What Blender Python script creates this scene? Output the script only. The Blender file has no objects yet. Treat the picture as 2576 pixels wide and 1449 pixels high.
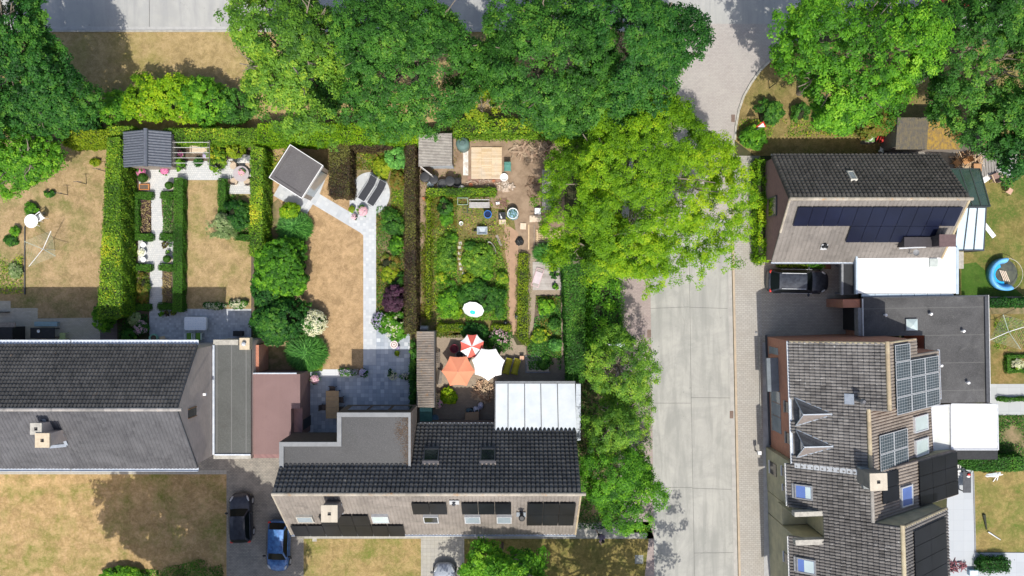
import bpy, math, random
import numpy as np
from mathutils import Vector, Matrix
from math import radians as R, pi, sin, cos, tan, sqrt
rng = np.random.default_rng(11); random.seed(11)
sc = bpy.context.scene
COL = sc.collection
# ---------- camera, sky, sun, exposure ----------
S = 33.0      # photo pixels (of a 2576 px wide picture) per metre on the ground
H = 58.0      # flying height of the camera
cam = bpy.data.cameras.new('camera'); camo = bpy.data.objects.new('camera', cam); COL.objects.link(camo)
camo.location = (0, 0, H); camo.rotation_euler = (0, 0, 0)
cam.sensor_width = 36; cam.lens = 36 * H / (2576 / S); cam.clip_start = .5; cam.clip_end = 2000
sc.camera = camo
SUN_EL = R(58.7)
w = bpy.data.worlds.new('World'); sc.world = w; w.use_nodes = True
nt = w.node_tree; bg = nt.nodes['Background']
sky = nt.nodes.new('ShaderNodeTexSky'); sky.sky_type = 'NISHITA'; sky.sun_disc = False
sky.sun_elevation = SUN_EL; sky.sun_rotation = pi - R(5); sky.air_density = .85; sky.dust_density = 2.5; sky.ozone_density = .4
nt.links.new(sky.outputs[0], bg.inputs[0]); bg.inputs[1].default_value = .15
sl = bpy.data.lights.new('sun', 'SUN'); so = bpy.data.objects.new('sun', sl); COL.objects.link(so)
sl.energy = 3.75; sl.angle = R(.55); sl.color = (1, .95, .86)
so.rotation_euler = (pi / 2 - SUN_EL, 0, R(5)); so.location = (0, -40, 70)
sc.view_settings.view_transform = 'Standard'; sc.view_settings.look = 'None'
sc.view_settings.exposure = .27; sc.view_settings.gamma = 1
sc.cycles.max_bounces = 6; sc.cycles.transparent_max_bounces = 8
sc.cycles.use_denoising = True

def W(px, py, z=0.0):
    k = (H - z) / H / S
    return Vector(((px - 1288) * k, (724.5 - py) * k, z))
def WX(px, z=0): return (px - 1288) * (H - z) / H / S
def WY(py, z=0): return (724.5 - py) * (H - z) / H / S

# ---------- materials ----------
def _mat(name):
    m = bpy.data.materials.new(name); m.use_nodes = True
    n = m.node_tree.nodes; l = m.node_tree.links
    return m, n, l, n['Principled BSDF']
def noise(n, l, scale, detail=5, rough=.6, vec=None, dist=0):
    t = n.new('ShaderNodeTexNoise'); t.inputs['Scale'].default_value = scale
    t.inputs['Detail'].default_value = detail; t.inputs['Roughness'].default_value = rough
    t.inputs['Distortion'].default_value = dist
    if vec is not None: l.new(vec, t.inputs['Vector'])
    return t.outputs[0]
def ramp(n, l, fac, stops):
    r = n.new('ShaderNodeValToRGB'); e = r.color_ramp.elements
    while len(e) > 1: e.remove(e[-1])
    e[0].position = stops[0][0]; c = stops[0][1]; e[0].color = (*c, 1) if len(c) == 3 else c
    for p, c in stops[1:]:
        k = e.new(p); k.color = (*c, 1) if len(c) == 3 else c
    l.new(fac, r.inputs[0]); return r.outputs[0]
def mix(n, l, fac, a, b, mode='MIX'):
    x = n.new('ShaderNodeMix'); x.data_type = 'RGBA'; x.blend_type = mode
    for s, v in ((x.inputs[0], fac), (x.inputs[6], a), (x.inputs[7], b)):
        if isinstance(v, (int, float)): s.default_value = v
        elif isinstance(v, tuple): s.default_value = (*v, 1)
        else: l.new(v, s)
    return x.outputs[2]
def mask(n, l, fac, lo, hi):
    m = n.new('ShaderNodeMapRange'); m.inputs[1].default_value = lo; m.inputs[2].default_value = hi
    l.new(fac, m.inputs[0]); return m.outputs[0]
def mul(n, l, a, b):
    m = n.new('ShaderNodeMath'); m.operation = 'MULTIPLY'
    for s, v in zip(m.inputs, (a, b)):
        if isinstance(v, (int, float)): s.default_value = v
        else: l.new(v, s)
    return m.outputs[0]
def objco(n):
    return n.new('ShaderNodeTexCoord').outputs['Object']
def bump(n, l, b, h, strength, dist=.02):
    k = n.new('ShaderNodeBump'); k.inputs['Strength'].default_value = strength; k.inputs['Distance'].default_value = dist
    l.new(h, k.inputs['Height']); l.new(k.outputs[0], b.inputs['Normal'])
CACHE = {}
def M(name, col, col2=None, sc_=4., rough=.7, metal=0., bmp=0., bs=30., lo=.38, hi=.62, spec=.4, coat=0.):
    """plain surface: two colours mixed by noise, fine bump"""
    if name in CACHE: return CACHE[name]
    m, n, l, b = _mat(name); co = objco(n)
    if col2 is None: col2 = tuple(c * .82 for c in col)
    f = mask(n, l, noise(n, l, sc_, 6, .65, co), lo, hi)
    l.new(mix(n, l, f, tuple(col), tuple(col2)), b.inputs['Base Color'])
    b.inputs['Roughness'].default_value = rough; b.inputs['Metallic'].default_value = metal
    b.inputs['Specular IOR Level'].default_value = spec; b.inputs['Coat Weight'].default_value = coat
    if bmp: bump(n, l, b, noise(n, l, bs, 4, .6, co), bmp)
    CACHE[name] = m; return m
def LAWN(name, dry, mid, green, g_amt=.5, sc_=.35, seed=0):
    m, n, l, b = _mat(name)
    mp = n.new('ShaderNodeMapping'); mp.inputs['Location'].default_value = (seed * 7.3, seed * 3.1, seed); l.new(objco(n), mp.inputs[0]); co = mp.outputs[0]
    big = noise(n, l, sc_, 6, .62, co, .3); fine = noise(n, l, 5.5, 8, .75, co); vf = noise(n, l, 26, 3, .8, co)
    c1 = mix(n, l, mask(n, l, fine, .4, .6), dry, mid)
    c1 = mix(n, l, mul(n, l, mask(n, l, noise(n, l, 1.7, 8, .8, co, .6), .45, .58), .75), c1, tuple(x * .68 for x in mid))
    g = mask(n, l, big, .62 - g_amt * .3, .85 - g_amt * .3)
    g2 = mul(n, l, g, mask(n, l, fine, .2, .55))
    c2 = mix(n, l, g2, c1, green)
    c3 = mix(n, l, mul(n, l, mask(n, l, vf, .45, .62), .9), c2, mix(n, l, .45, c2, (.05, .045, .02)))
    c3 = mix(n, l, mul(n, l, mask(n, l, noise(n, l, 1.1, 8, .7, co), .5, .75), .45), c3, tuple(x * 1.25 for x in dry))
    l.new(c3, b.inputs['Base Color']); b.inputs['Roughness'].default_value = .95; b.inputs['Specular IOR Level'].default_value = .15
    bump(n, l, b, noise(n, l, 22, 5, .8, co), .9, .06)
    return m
def PAVE(name, a, c, mort, w_=.22, h_=.11, ms=.008, rot=0, stain=(.1, .1, .1), st=.3, off=.5, bw=.0, rough=.85, sst=.5):
    m, n, l, b = _mat(name)
    mp = n.new('ShaderNodeMapping'); mp.inputs['Rotation'].default_value = (0, 0, rot); l.new(objco(n), mp.inputs[0]); co = mp.outputs[0]
    t = n.new('ShaderNodeTexBrick'); l.new(co, t.inputs['Vector'])
    t.inputs['Color1'].default_value = (*a, 1); t.inputs['Color2'].default_value = (*c, 1); t.inputs['Mortar'].default_value = (*mort, 1)
    t.inputs['Scale'].default_value = 1; t.inputs['Brick Width'].default_value = w_; t.inputs['Row Height'].default_value = h_
    t.inputs['Mortar Size'].default_value = ms; t.inputs['Mortar Smooth'].default_value = .3; t.offset = off; t.inputs['Bias'].default_value = bw
    s = mask(n, l, noise(n, l, sst, 7, .65, co), .42, .72)
    c1 = mix(n, l, mul(n, l, s, st), t.outputs[0], stain)
    c2 = mix(n, l, mul(n, l, mask(n, l, noise(n, l, 9, 6, .75, co), .4, .75), .35), c1, mix(n, l, .5, c1, (.03, .03, .03)))
    l.new(c2, b.inputs['Base Color']); b.inputs['Roughness'].default_value = rough
    bump(n, l, b, t.outputs[1], -.4, .01)
    return m
def SLATE(name, cols, sz=.6, mort=(.05, .055, .06), rot=0, ms=.006):
    """square flags of mixed tones: voronoi-free checker of random tones per flag"""
    m, n, l, b = _mat(name)
    mp = n.new('ShaderNodeMapping'); mp.inputs['Rotation'].default_value = (0, 0, rot); l.new(objco(n), mp.inputs[0]); co = mp.outputs[0]
    sn = n.new('ShaderNodeVectorMath'); sn.operation = 'SNAP'; sn.inputs[1].default_value = (sz, sz, 100); l.new(co, sn.inputs[0])
    wn = n.new('ShaderNodeTexWhiteNoise'); wn.noise_dimensions = '2D'; l.new(sn.outputs[0], wn.inputs['Vector'])
    k = len(cols) - 1
    tone = ramp(n, l, wn.outputs[0], [(i / k, c) for i, c in enumerate(cols)])
    t = n.new('ShaderNodeTexBrick'); l.new(co, t.inputs['Vector']); t.offset = 0
    t.inputs['Scale'].default_value = 1; t.inputs['Brick Width'].default_value = sz; t.inputs['Row Height'].default_value = sz
    t.inputs['Mortar Size'].default_value = ms; t.inputs['Mortar Smooth'].default_value = .2
    c1 = mix(n, l, t.outputs[1], tone, mort)
    c2 = mix(n, l, mul(n, l, mask(n, l, noise(n, l, 2.3, 7, .7, co), .4, .75), .3), c1, mix(n, l, .5, c1, (.5, .5, .5)))
    l.new(c2, b.inputs['Base Color']); b.inputs['Roughness'].default_value = .75
    return m
def LEAF(name, stops, trans=.35, rough=.55, tint=None):
    m, n, l, b = _mat(name)
    at = n.new('ShaderNodeAttribute'); at.attribute_name = 'tint'
    c = ramp(n, l, at.outputs['Fac'], stops)
    l.new(c, b.inputs['Base Color']); b.inputs['Roughness'].default_value = rough; b.inputs['Specular IOR Level'].default_value = .25
    tr = n.new('ShaderNodeBsdfTranslucent'); l.new(mix(n, l, 1., c, (1.25, 1.35, .55), 'MULTIPLY'), tr.inputs[0])
    ms = n.new('ShaderNodeMixShader'); ms.inputs[0].default_value = trans
    l.new(b.outputs[0], ms.inputs[1]); l.new(tr.outputs[0], ms.inputs[2]); l.new(ms.outputs[0], n['Material Output'].inputs[0])
    return m
def TILE(name, c0, c1, lich=(.5, .47, .4), lamt=.3, orange=0., rough=.7, streak=0.):
    m, n, l, b = _mat(name); co = objco(n)
    at = n.new('ShaderNodeAttribute'); at.attribute_name = 'tint'
    base = ramp(n, l, at.outputs['Fac'], [(0, c0), (1, c1)])
    f1 = mask(n, l, noise(n, l, 5, 5, .75, co), .58, .68)
    f2 = mask(n, l, noise(n, l, .5, 4, .6, co), .35, .7)
    base = mix(n, l, mul(n, l, mask(n, l, noise(n, l, .33, 6, .7, co, .8), .42, .66), .55), base, tuple(min(.6, x * 1.55) for x in c1))
    base = mix(n, l, mul(n, l, mask(n, l, noise(n, l, .8, 6, .7, co, 1.5), .56, .7), .5), base, tuple(x * .5 for x in c0))
    c = mix(n, l, mul(n, l, mul(n, l, f1, f2), lamt), base, lich)
    if orange:
        f3 = mask(n, l, noise(n, l, 2.2, 6, .75, co), .66 - orange * .1, .78 - orange * .1)
        c = mix(n, l, mul(n, l, f3, .7), c, (.42, .2, .05))
    c = mix(n, l, mul(n, l, mask(n, l, noise(n, l, 18, 3, .8, co), .4, .75), .35), c, mix(n, l, .5, c, (.02, .02, .02)))
    l.new(c, b.inputs['Base Color']); b.inputs['Roughness'].default_value = rough; b.inputs['Specular IOR Level'].default_value = .3
    return m
def PANEL(name, c, grid=False, gw=.0, line=(.4, .42, .45)):
    m, n, l, b = _mat(name); co = objco(n)
    f = mask(n, l, noise(n, l, .6, 3, .5, co), .3, .7)
    cc = mix(n, l, f, c, tuple(x * 1.7 for x in c))
    l.new(cc, b.inputs['Base Color']); b.inputs['Roughness'].default_value = .4; b.inputs['Specular IOR Level'].default_value = .25; b.inputs['Coat Weight'].default_value = .08
    b.inputs['Coat Roughness'].default_value = .1
    return m
def FLAT(name, a, c, stain, ss=.5, rough=.8, seam=0, seamax=0, seamc=(.2, .2, .2), lo=.45, hi=.6, st=.7, deb=0):
    """bitumen / membrane roof with stains and sheet seams"""
    m, n, l, b = _mat(name); co = objco(n)
    c1 = mix(n, l, mask(n, l, noise(n, l, ss, 7, .6, co, .6), .35, .68), a, c)
    c1 = mix(n, l, mul(n, l, mask(n, l, noise(n, l, ss * 1.7, 9, .7, co, 1.2), lo + .12, hi + .14), st), c1, stain)
    c1 = mix(n, l, mul(n, l, mask(n, l, noise(n, l, 25, 4, .8, co), .5, .8), .3), c1, mix(n, l, .5, c1, (.9, .9, .9)))
    if seam:
        sx = n.new('ShaderNodeSeparateXYZ'); l.new(co, sx.inputs[0])
        a1 = mul(n, l, sx.outputs[seamax], 1. / seam)
        fr = n.new('ShaderNodeMath'); fr.operation = 'FRACT'; l.new(a1, fr.inputs[0])
        lt = n.new('ShaderNodeMath'); lt.operation = 'LESS_THAN'; lt.inputs[1].default_value = .07 / seam; l.new(fr.outputs[0], lt.inputs[0])
        c1 = mix(n, l, mul(n, l, lt.outputs[0], .5), c1, seamc)
    l.new(c1, b.inputs['Base Color']); b.inputs['Roughness'].default_value = rough
    bump(n, l, b, noise(n, l, 30, 5, .7, co), .2, .01)
    return m
def GLASS(name, col, rough=.08, alpha=1., spec=.7):
    m, n, l, b = _mat(name); co = objco(n)
    l.new(mix(n, l, noise(n, l, 1.5, 3, .5, co), tuple(col), tuple(c * .7 for c in col)), b.inputs['Base Color'])
    b.inputs['Roughness'].default_value = rough; b.inputs['Specular IOR Level'].default_value = spec
    b.inputs['Coat Weight'].default_value = .4 if spec > .3 else .08; b.inputs['Coat Roughness'].default_value = .03
    b.inputs['Alpha'].default_value = alpha
    return m

# ---------- mesh builder ----------
class MB:
    def __init__(s): s.v = []; s.f = []; s.m = []; s.t = []
    def add(s, vs, fs, m=0, t=None):
        o = len(s.v); s.v += [tuple(x) for x in vs]
        t = random.random() if t is None else t
        for f in fs: s.f.append([i + o for i in f]); s.m.append(m); s.t.append(t)
        return s
    def box(s, x0, x1, y0, y1, z0, z1, m=0, t=None):
        if x0 > x1: x0, x1 = x1, x0
        if y0 > y1: y0, y1 = y1, y0
        v = [(x0, y0, z0), (x1, y0, z0), (x1, y1, z0), (x0, y1, z0), (x0, y0, z1), (x1, y0, z1), (x1, y1, z1), (x0, y1, z1)]
        return s.add(v, [(3, 2, 1, 0), (4, 5, 6, 7), (0, 1, 5, 4), (1, 2, 6, 5), (2, 3, 7, 6), (3, 0, 4, 7)], m, t)
    def obox(s, c, d, rz=0., rx=0., ry=0., m=0, t=None):
        """centred box with rotation"""
        k = Matrix.Rotation(rz, 4, 'Z') @ Matrix.Rotation(ry, 4, 'Y') @ Matrix.Rotation(rx, 4, 'X')
        c = Vector(c); v = []
        for z in (-.5, .5):
            for x, y in ((-.5, -.5), (.5, -.5), (.5, .5), (-.5, .5)):
                v.append(c + k @ Vector((x * d[0], y * d[1], z * d[2])))
        return s.add(v, [(3, 2, 1, 0), (4, 5, 6, 7), (0, 1, 5, 4), (1, 2, 6, 5), (2, 3, 7, 6), (3, 0, 4, 7)], m, t)
    def bar(s, a, b, w_, h_=None, m=0, t=None):
        """rectangular bar from a to b"""
        a = Vector(a); b = Vector(b); h_ = h_ or w_; d = (b - a).normalized()
        u = d.cross(Vector((0, 0, 1)))
        if u.length < .05: u = d.cross(Vector((0, 1, 0)))
        u.normalize(); q = u.cross(d).normalized()
        v = [p + u * (i * w_ / 2) + q * (j * h_ / 2) for p in (a, b) for i, j in ((-1, -1), (1, -1), (1, 1), (-1, 1))]
        return s.add(v, [(0, 1, 2, 3), (7, 6, 5, 4), (4, 5, 1, 0), (5, 6, 2, 1), (6, 7, 3, 2), (7, 4, 0, 3)], m, t)
    def tube(s, a, b, r0, r1=None, n=8, m=0, caps=True, t=None):
        a = Vector(a); b = Vector(b); r1 = r0 if r1 is None else r1; d = (b - a).normalized()
        u = d.cross(Vector((0, 0, 1)))
        if u.length < .05: u = d.cross(Vector((0, 1, 0)))
        u.normalize(); q = u.cross(d)
        v = [a + (u * cos(2 * pi * i / n) + q * sin(2 * pi * i / n)) * r0 for i in range(n)]
        v += [b + (u * cos(2 * pi * i / n) + q * sin(2 * pi * i / n)) * r1 for i in range(n)]
        f = [(i, (i + 1) % n, n + (i + 1) % n, n + i) for i in range(n)]
        if caps: f += [tuple(range(n))[::-1], tuple(range(n, 2 * n))]
        return s.add(v, f, m, t)
    def lathe(s, prof, n=20, c=(0, 0, 0), m=0, sx=1, sy=1, cap=True, t=None):
        v = []; f = []; k = len(prof)
        for r, z in prof:
            v += [(c[0] + r * sx * cos(2 * pi * i / n), c[1] + r * sy * sin(2 * pi * i / n), c[2] + z) for i in range(n)]
        for j in range(k - 1):
            f += [(j * n + i, j * n + (i + 1) % n, (j + 1) * n + (i + 1) % n, (j + 1) * n + i) for i in range(n)]
        if cap: f += [tuple(range(n))[::-1], tuple(range((k - 1) * n, k * n))]
        return s.add(v, f, m, t)
    def prism(s, pts, z0, z1, m=0, t=None, top=None):
        n = len(pts); a = sum(pts[i][0] * pts[(i + 1) % n][1] - pts[(i + 1) % n][0] * pts[i][1] for i in range(n))
        if a < 0: pts = pts[::-1]
        v = [(p[0], p[1], z0) for p in pts] + [(p[0], p[1], z1) for p in pts]
        s.add(v, [tuple(range(n))[::-1]] + [(i, (i + 1) % n, n + (i + 1) % n, n + i) for i in range(n)], m, t)
        return s.add([(p[0], p[1], z1) for p in pts], [tuple(range(n))], m if top is None else top, t)
    def slab(s, pts, th, m=0, t=None):
        """3-D polygon given thickness downwards along its normal"""
        P = [Vector(p) for p in pts]; nrm = (P[1] - P[0]).cross(P[2] - P[0]).normalized()
        if nrm.z < 0: P = P[::-1]; nrm = -nrm
        n = len(P); v = P + [p - nrm * th for p in P]
        return s.add(v, [tuple(range(n)), tuple(range(n, 2 * n))[::-1]] + [(i, n + i, n + (i + 1) % n, (i + 1) % n) for i in range(n)], m, t)
    def blob(s, c, r, n=14, k=8, m=0, low=-1., t=None, jit=0.):
        """ellipsoid (r may be a triple), cut at low"""
        if not hasattr(r, '__len__'): r = (r, r, r)
        prof = []
        a0 = math.asin(max(-1, low))
        v = []; f = []
        for j in range(k + 1):
            a = a0 + (pi / 2 - a0) * j / k
            for i in range(n):
                q = 1 + jit * (random.random() - .5)
                v.append((c[0] + r[0] * q * cos(a) * cos(2 * pi * i / n), c[1] + r[1] * q * cos(a) * sin(2 * pi * i / n), c[2] + r[2] * q * sin(a)))
        for j in range(k):
            f += [(j * n + i, j * n + (i + 1) % n, (j + 1) * n + (i + 1) % n, (j + 1) * n + i) for i in range(n)]
        return s.add(v, f + [tuple(range(n))[::-1]], m, t)
    def build(s, name, mats, parent=None, off=None, smooth=False, bevel=0., sub=0):
        if not isinstance(mats, (list, tuple)): mats = [mats]
        me = bpy.data.meshes.new(name)
        if off is None: off = Vector((0, 0, 0))
        off = Vector(off)
        me.from_pydata([tuple(Vector(p) - off) for p in s.v], [], s.f)
        for mm in mats: me.materials.append(mm)
        me.polygons.foreach_set('material_index', s.m)
        at = me.attributes.new('tint', 'FLOAT', 'FACE'); at.data.foreach_set('value', s.t)
        if smooth: me.polygons.foreach_set('use_smooth', [True] * len(s.f))
        me.update()
        o = bpy.data.objects.new(name, me); COL.objects.link(o)
        if parent is not None: o.parent = parent
        else: o.location = off
        if bevel:
            b = o.modifiers.new('bevel', 'BEVEL'); b.width = bevel; b.segments = 2; b.limit_method = 'ANGLE'
        if sub:
            b = o.modifiers.new('sub', 'SUBSURF'); b.levels = sub; b.render_levels = sub
        return o

def tag(o, label=None, cat=None, group=None, kind=None):
    if label: o['label'] = label
    if cat: o['category'] = cat
    if group: o['group'] = group
    if kind: o['kind'] = kind
    return o
def thing(name, label, cat, loc=(0, 0, 0), rz=0., group=None):
    o = bpy.data.objects.new(name, None); COL.objects.link(o); o.empty_display_size = .2
    o.location = loc; o.rotation_euler = (0, 0, rz); return tag(o, label, cat, group)
def copy_thing(src, loc, rz=0., label=None, scale=None):
    r = src.copy(); COL.objects.link(r); r.location = loc; r.rotation_euler = (0, 0, rz)
    if scale: r.scale = (scale,) * 3 if not hasattr(scale, '__len__') else scale
    if label: r['label'] = label
    for ch in list(src.children):
        c = ch.copy(); COL.objects.link(c); c.parent = r
        for g in list(ch.children):
            d = g.copy(); COL.objects.link(d); d.parent = c
    return r
def ground(name, pts, z, mat, extra=None):
    """flat sheet of the setting, corners given in photo pixels"""
    P = [W(x, y) for x, y in pts]; c = sum(P, Vector()) / len(P)
    b = MB(); a = [(p.x, p.y, z) for p in P]; n = len(a)
    ar = sum(a[i][0] * a[(i + 1) % n][1] - a[(i + 1) % n][0] * a[i][1] for i in range(n))
    if ar < 0: a = a[::-1]
    b.add(a, [tuple(range(n))])
    o = b.build(name, mat, None, (c.x, c.y, 0)); tag(o, kind='structure'); return o
def rect(x0, y0, x1, y1): return [(x0, y0), (x1, y0), (x1, y1), (x0, y1)]

# ---------- foliage ----------
def unit(v): return v / np.maximum(np.linalg.norm(v, axis=-1, keepdims=True), 1e-6)
def leaf_object(name, P, N, size, tint, mat, parent=None, off=(0, 0, 0), asp=.55, core=None, coremat=None, D=None):
    """many leaf-sized diamonds as one mesh; core: MB added to the same mesh"""
    P = np.asarray(P, float); n = len(P); N = unit(np.asarray(N, float))
    size = np.broadcast_to(np.asarray(size, float), (n,))[:, None]
    q = rng.normal(size=(n, 3)) if D is None else D
    T = unit(np.cross(N, q)) if D is None else unit(D - N * (D * N).sum(1, keepdims=True)); B = np.cross(N, T)
    V = np.stack([P - T * size, P + B * size * asp + N * size * .12, P + T * size, P - B * size * asp + N * size * .12], 1).reshape(-1, 3)
    V = V - np.asarray(off, float)
    cv = []; cf = []; ct = []; cm = []
    if core:
        cv = (np.asarray(core.v, float) - np.asarray(off, float)).tolist(); cf = core.f; ct = core.t
    me = bpy.data.meshes.new(name); nv = 4 * n + len(cv)
    me.vertices.add(nv)
    co = np.concatenate([V, np.asarray(cv, float).reshape(-1, 3)]) if len(cv) else V
    me.vertices.foreach_set('co', co.astype(np.float32).ravel())
    li = np.arange(4 * n); ls = np.arange(0, 4 * n, 4); tot = [4] * n
    if cf:
        li = np.concatenate([li, np.array([i + 4 * n for f in cf for i in f])])
        st = 4 * n; ls = list(ls)
        for f in cf: ls.append(st); st += len(f)
        ls = np.array(ls)
    me.loops.add(len(li)); me.loops.foreach_set('vertex_index', li.astype(np.int32))
    me.polygons.add(len(ls)); me.polygons.foreach_set('loop_start', ls.astype(np.int32))
    me.materials.append(mat)
    if cf:
        me.materials.append(coremat or MAT_CORE); me.polygons.foreach_set('material_index', np.array([0] * n + [1] * len(cf), dtype=np.int32))
    me.update(calc_edges=True)
    at = me.attributes.new('tint', 'FLOAT', 'FACE')
    at.data.foreach_set('value', np.concatenate([np.clip(tint, 0, 1), np.array(ct, float)]).astype(np.float32))
    o = bpy.data.objects.new(name, me); COL.objects.link(o)
    if parent is not None: o.parent = parent
    else: o.location = off
    return o
def lobes(d, seed, amp):
    r = np.random.default_rng(seed); s = np.zeros(len(d))
    for k in range(7):
        a = unit(r.normal(size=(1, 3)))[0] * r.uniform(1.5, 6); s += np.sin(d @ a + r.uniform(0, 6.28)) * amp / 2.2
    return 1 + s
def holes(p, seed, sc_):
    r = np.random.default_rng(seed + 99); s = np.zeros(len(p))
    for k in range(6):
        a = unit(r.normal(size=(1, 3)))[0] * sc_ * r.uniform(.7, 1.6); s += np.sin(p @ a + r.uniform(0, 6.28))
    return s / 2.4
def crown_leaves(C, rad, ntuft, nleaf, tr, seed=0, amp=.16, low=-.45, hole=.9, hs=1.6, inner=.5, up=.7, tv=.22, bumpy=.07):
    r = np.random.default_rng(seed)
    d = unit(r.normal(size=(ntuft * 3, 3))); d = d[d[:, 2] > low][:ntuft * 2]
    L = lobes(d, seed, amp)
    q = r.uniform(0, 1, len(d)); rr = np.where(q < .72, r.uniform(.86, 1.03, len(d)), r.uniform(inner, .9, len(d)))
    c = d * (L * rr)[:, None] * np.asarray(rad)
    hk = holes(c, seed, hs); keep = hk < hole; c = c[keep][:ntuft]; d = d[keep][:ntuft]; hk = hk[keep][:ntuft]
    c = c * (1 + bumpy * holes(c, seed + 7, 2.6))[:, None]
    m = len(c); tc = np.repeat(c, nleaf, 0); td = np.repeat(d, nleaf, 0)
    e = unit(r.normal(size=(m * nleaf, 3))); e[:, 2] = np.abs(e[:, 2]) * .9 - .25
    trr = np.repeat(r.uniform(.7, 1.25, m) * tr, nleaf)[:, None]
    P = tc + e * trr * np.array([1, 1, .55]) * r.uniform(.35, 1, (m * nleaf, 1))
    N = unit(e * .55 + td * .35 + np.array([0, 0, up]) + r.normal(size=e.shape) * .33)
    t = np.repeat(r.normal(.5, tv, m) - .12 * hk + .14 * holes(c, seed + 9, .8), nleaf) + r.normal(0, .13, m * nleaf)  # leaves beside crown gaps darken: a little shade put into the tint
    return P + np.asarray(C), N, t
def limb(mb, a, b, r0, r1, seg=5, wob=.12, n=6):
    a = Vector(a); b = Vector(b); p = a; L = (b - a).length
    for i in range(seg):
        k = (i + 1) / seg; q = a.lerp(b, k) + (Vector((random.uniform(-1, 1), random.uniform(-1, 1), random.uniform(-.4, .8))) * L * wob * .35 if i < seg - 1 else Vector())
        mb.tube(p, q, r0 + (r1 - r0) * i / seg, r0 + (r1 - r0) * k, n, caps=False); p = q
    return p
# ---------- material set ----------
MAT_CORE = M('hedge_inner_twigs', (.03, .042, .012), (.018, .02, .009), 6, .95)
BARK = M('bark', (.26, .22, .17), (.15, .125, .095), 8, .9, bmp=.5)
LF = dict(
 dark=LEAF('leaves_dark_green', [(0, (0.011, 0.051, 0.009)), (.45, (0.025, 0.115, 0.018)), (.8, (0.057, 0.195, 0.023)), (1, (0.102, 0.253, 0.030))]),
 mid=LEAF('leaves_mid_green', [(0, (0.021, 0.074, 0.012)), (.45, (0.046, 0.163, 0.020)), (.8, (0.096, 0.262, 0.030)), (1, (0.169, 0.338, 0.036))]),
 bright=LEAF('leaves_bright_green', [(0, (0.035, 0.127, 0.014)), (.45, (0.094, 0.280, 0.018)), (.8, (0.187, 0.433, 0.025)), (1, (0.293, 0.535, 0.037))], .4),
 lime=LEAF('leaves_yellow_green', [(0, (0.058, 0.149, 0.009)), (.4, (0.152, 0.324, 0.011)), (.75, (0.282, 0.474, 0.013)), (1, (0.445, 0.561, 0.023))], .42),
 olive=LEAF('leaves_olive_green', [(0, (0.034, 0.106, 0.014)), (.45, (0.098, 0.231, 0.022)), (.8, (0.184, 0.362, 0.032)), (1, (0.299, 0.450, 0.040))], .3),
 yel=LEAF('leaves_yellow', [(0, (0.061, 0.140, 0.010)), (.5, (0.230, 0.340, 0.015)), (1, (0.421, 0.480, 0.030))], .4),
 hedge=LEAF('leaves_hornbeam', [(0, (0.048, 0.127, 0.015)), (.5, (0.159, 0.318, 0.021)), (.85, (0.349, 0.493, 0.030)), (1, (0.635, 0.604, 0.045))], .35),
 box=LEAF('leaves_clipped_box', [(0, (0.022, 0.081, 0.008)), (.5, (0.054, 0.169, 0.014)), (1, (0.115, 0.270, 0.024))], .25),
 copper=LEAF('leaves_copper_beech', [(0, (0.027, 0.016, 0.016)), (.4, (0.075, 0.048, 0.027)), (.7, (0.108, 0.101, 0.030)), (1, (0.189, 0.203, 0.041))], .25),
 purple=LEAF('leaves_purple', [(0, (0.022, 0.009, 0.018)), (1, (0.112, 0.045, 0.083))], .2),
 grass=LEAF('blades_green', [(0, (0.031, 0.113, 0.023)), (.5, (0.077, 0.258, 0.046)), (1, (0.200, 0.483, 0.092))], .3),
 pale=LEAF('leaves_pale_variegated', [(0, (.12, .2, .06)), (.5, (.28, .38, .16)), (1, (.5, .55, .3))], .3),
 rust=LEAF('leaves_autumn_mix', [(0, (0.042, 0.114, 0.012)), (.5, (0.154, 0.209, 0.024)), (1, (0.280, 0.162, 0.040))], .3),
 pink=LEAF('petals_pink', [(0, (.62, .12, .36)), (1, (.85, .4, .62))], .3),
 rose=LEAF('petals_pale_rose', [(0, (.7, .35, .5)), (1, (.85, .68, .75))], .3),
 white=LEAF('petals_cream', [(0, (.55, .55, .35)), (1, (.85, .83, .7))], .3),
 lilac=LEAF('petals_lilac', [(0, (.4, .33, .6)), (1, (.65, .6, .8))], .3),
 straw=LEAF('blades_straw', [(0, (.2, .15, .06)), (1, (.45, .36, .18))], .2),
)
LAWN_NW = LAWN('verge_grass', (.52, .385, .20), (.42, .31, .14), (.26, .25, .06), .5, .22, 1)
LAWN_G1 = LAWN('dry_grass_west_garden', (.52, .37, .215), (.41, .30, .15), (.16, .19, .05), .55, .45, 2)
LAWN_G2 = LAWN('dry_grass_second_garden', (.53, .38, .21), (.42, .31, .15), (.18, .21, .045), .55, .4, 3)
LAWN_G3 = LAWN('dry_grass_third_garden', (.55, .38, .215), (.46, .31, .165), (.34, .25, .10), .2, .3, 4)
LAWN_F = LAWN('front_lawn_grass', (.59, .41, .22), (.44, .305, .135), (.17, .21, .035), .5, .5, 5)
LAWN_E = LAWN('east_lawn_grass', (.34, .26, .10), (.23, .20, .06), (.09, .15, .025), .8, .4, 6)
LAWN_GR = LAWN('watered_green_grass', (.10, .17, .03), (.06, .13, .02), (.05, .13, .015), .9, .6, 7)
DIRT = M('bare_earth', (.32, .235, .165), (.22, .155, .105), 1.3, .95, bmp=.6, bs=9)
DIRT2 = M('garden_soil', (.27, .20, .115), (.13, .125, .05), 1.6, .95, bmp=.8, bs=8)
BASE = M('ground_soil', (.07, .065, .03), (.04, .05, .02), .8, .95, bmp=.7, bs=5)
BEDSOIL = M('bed_soil', (.15, .11, .085), (.09, .075, .05), 3, .95, bmp=.8, bs=12)
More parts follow.
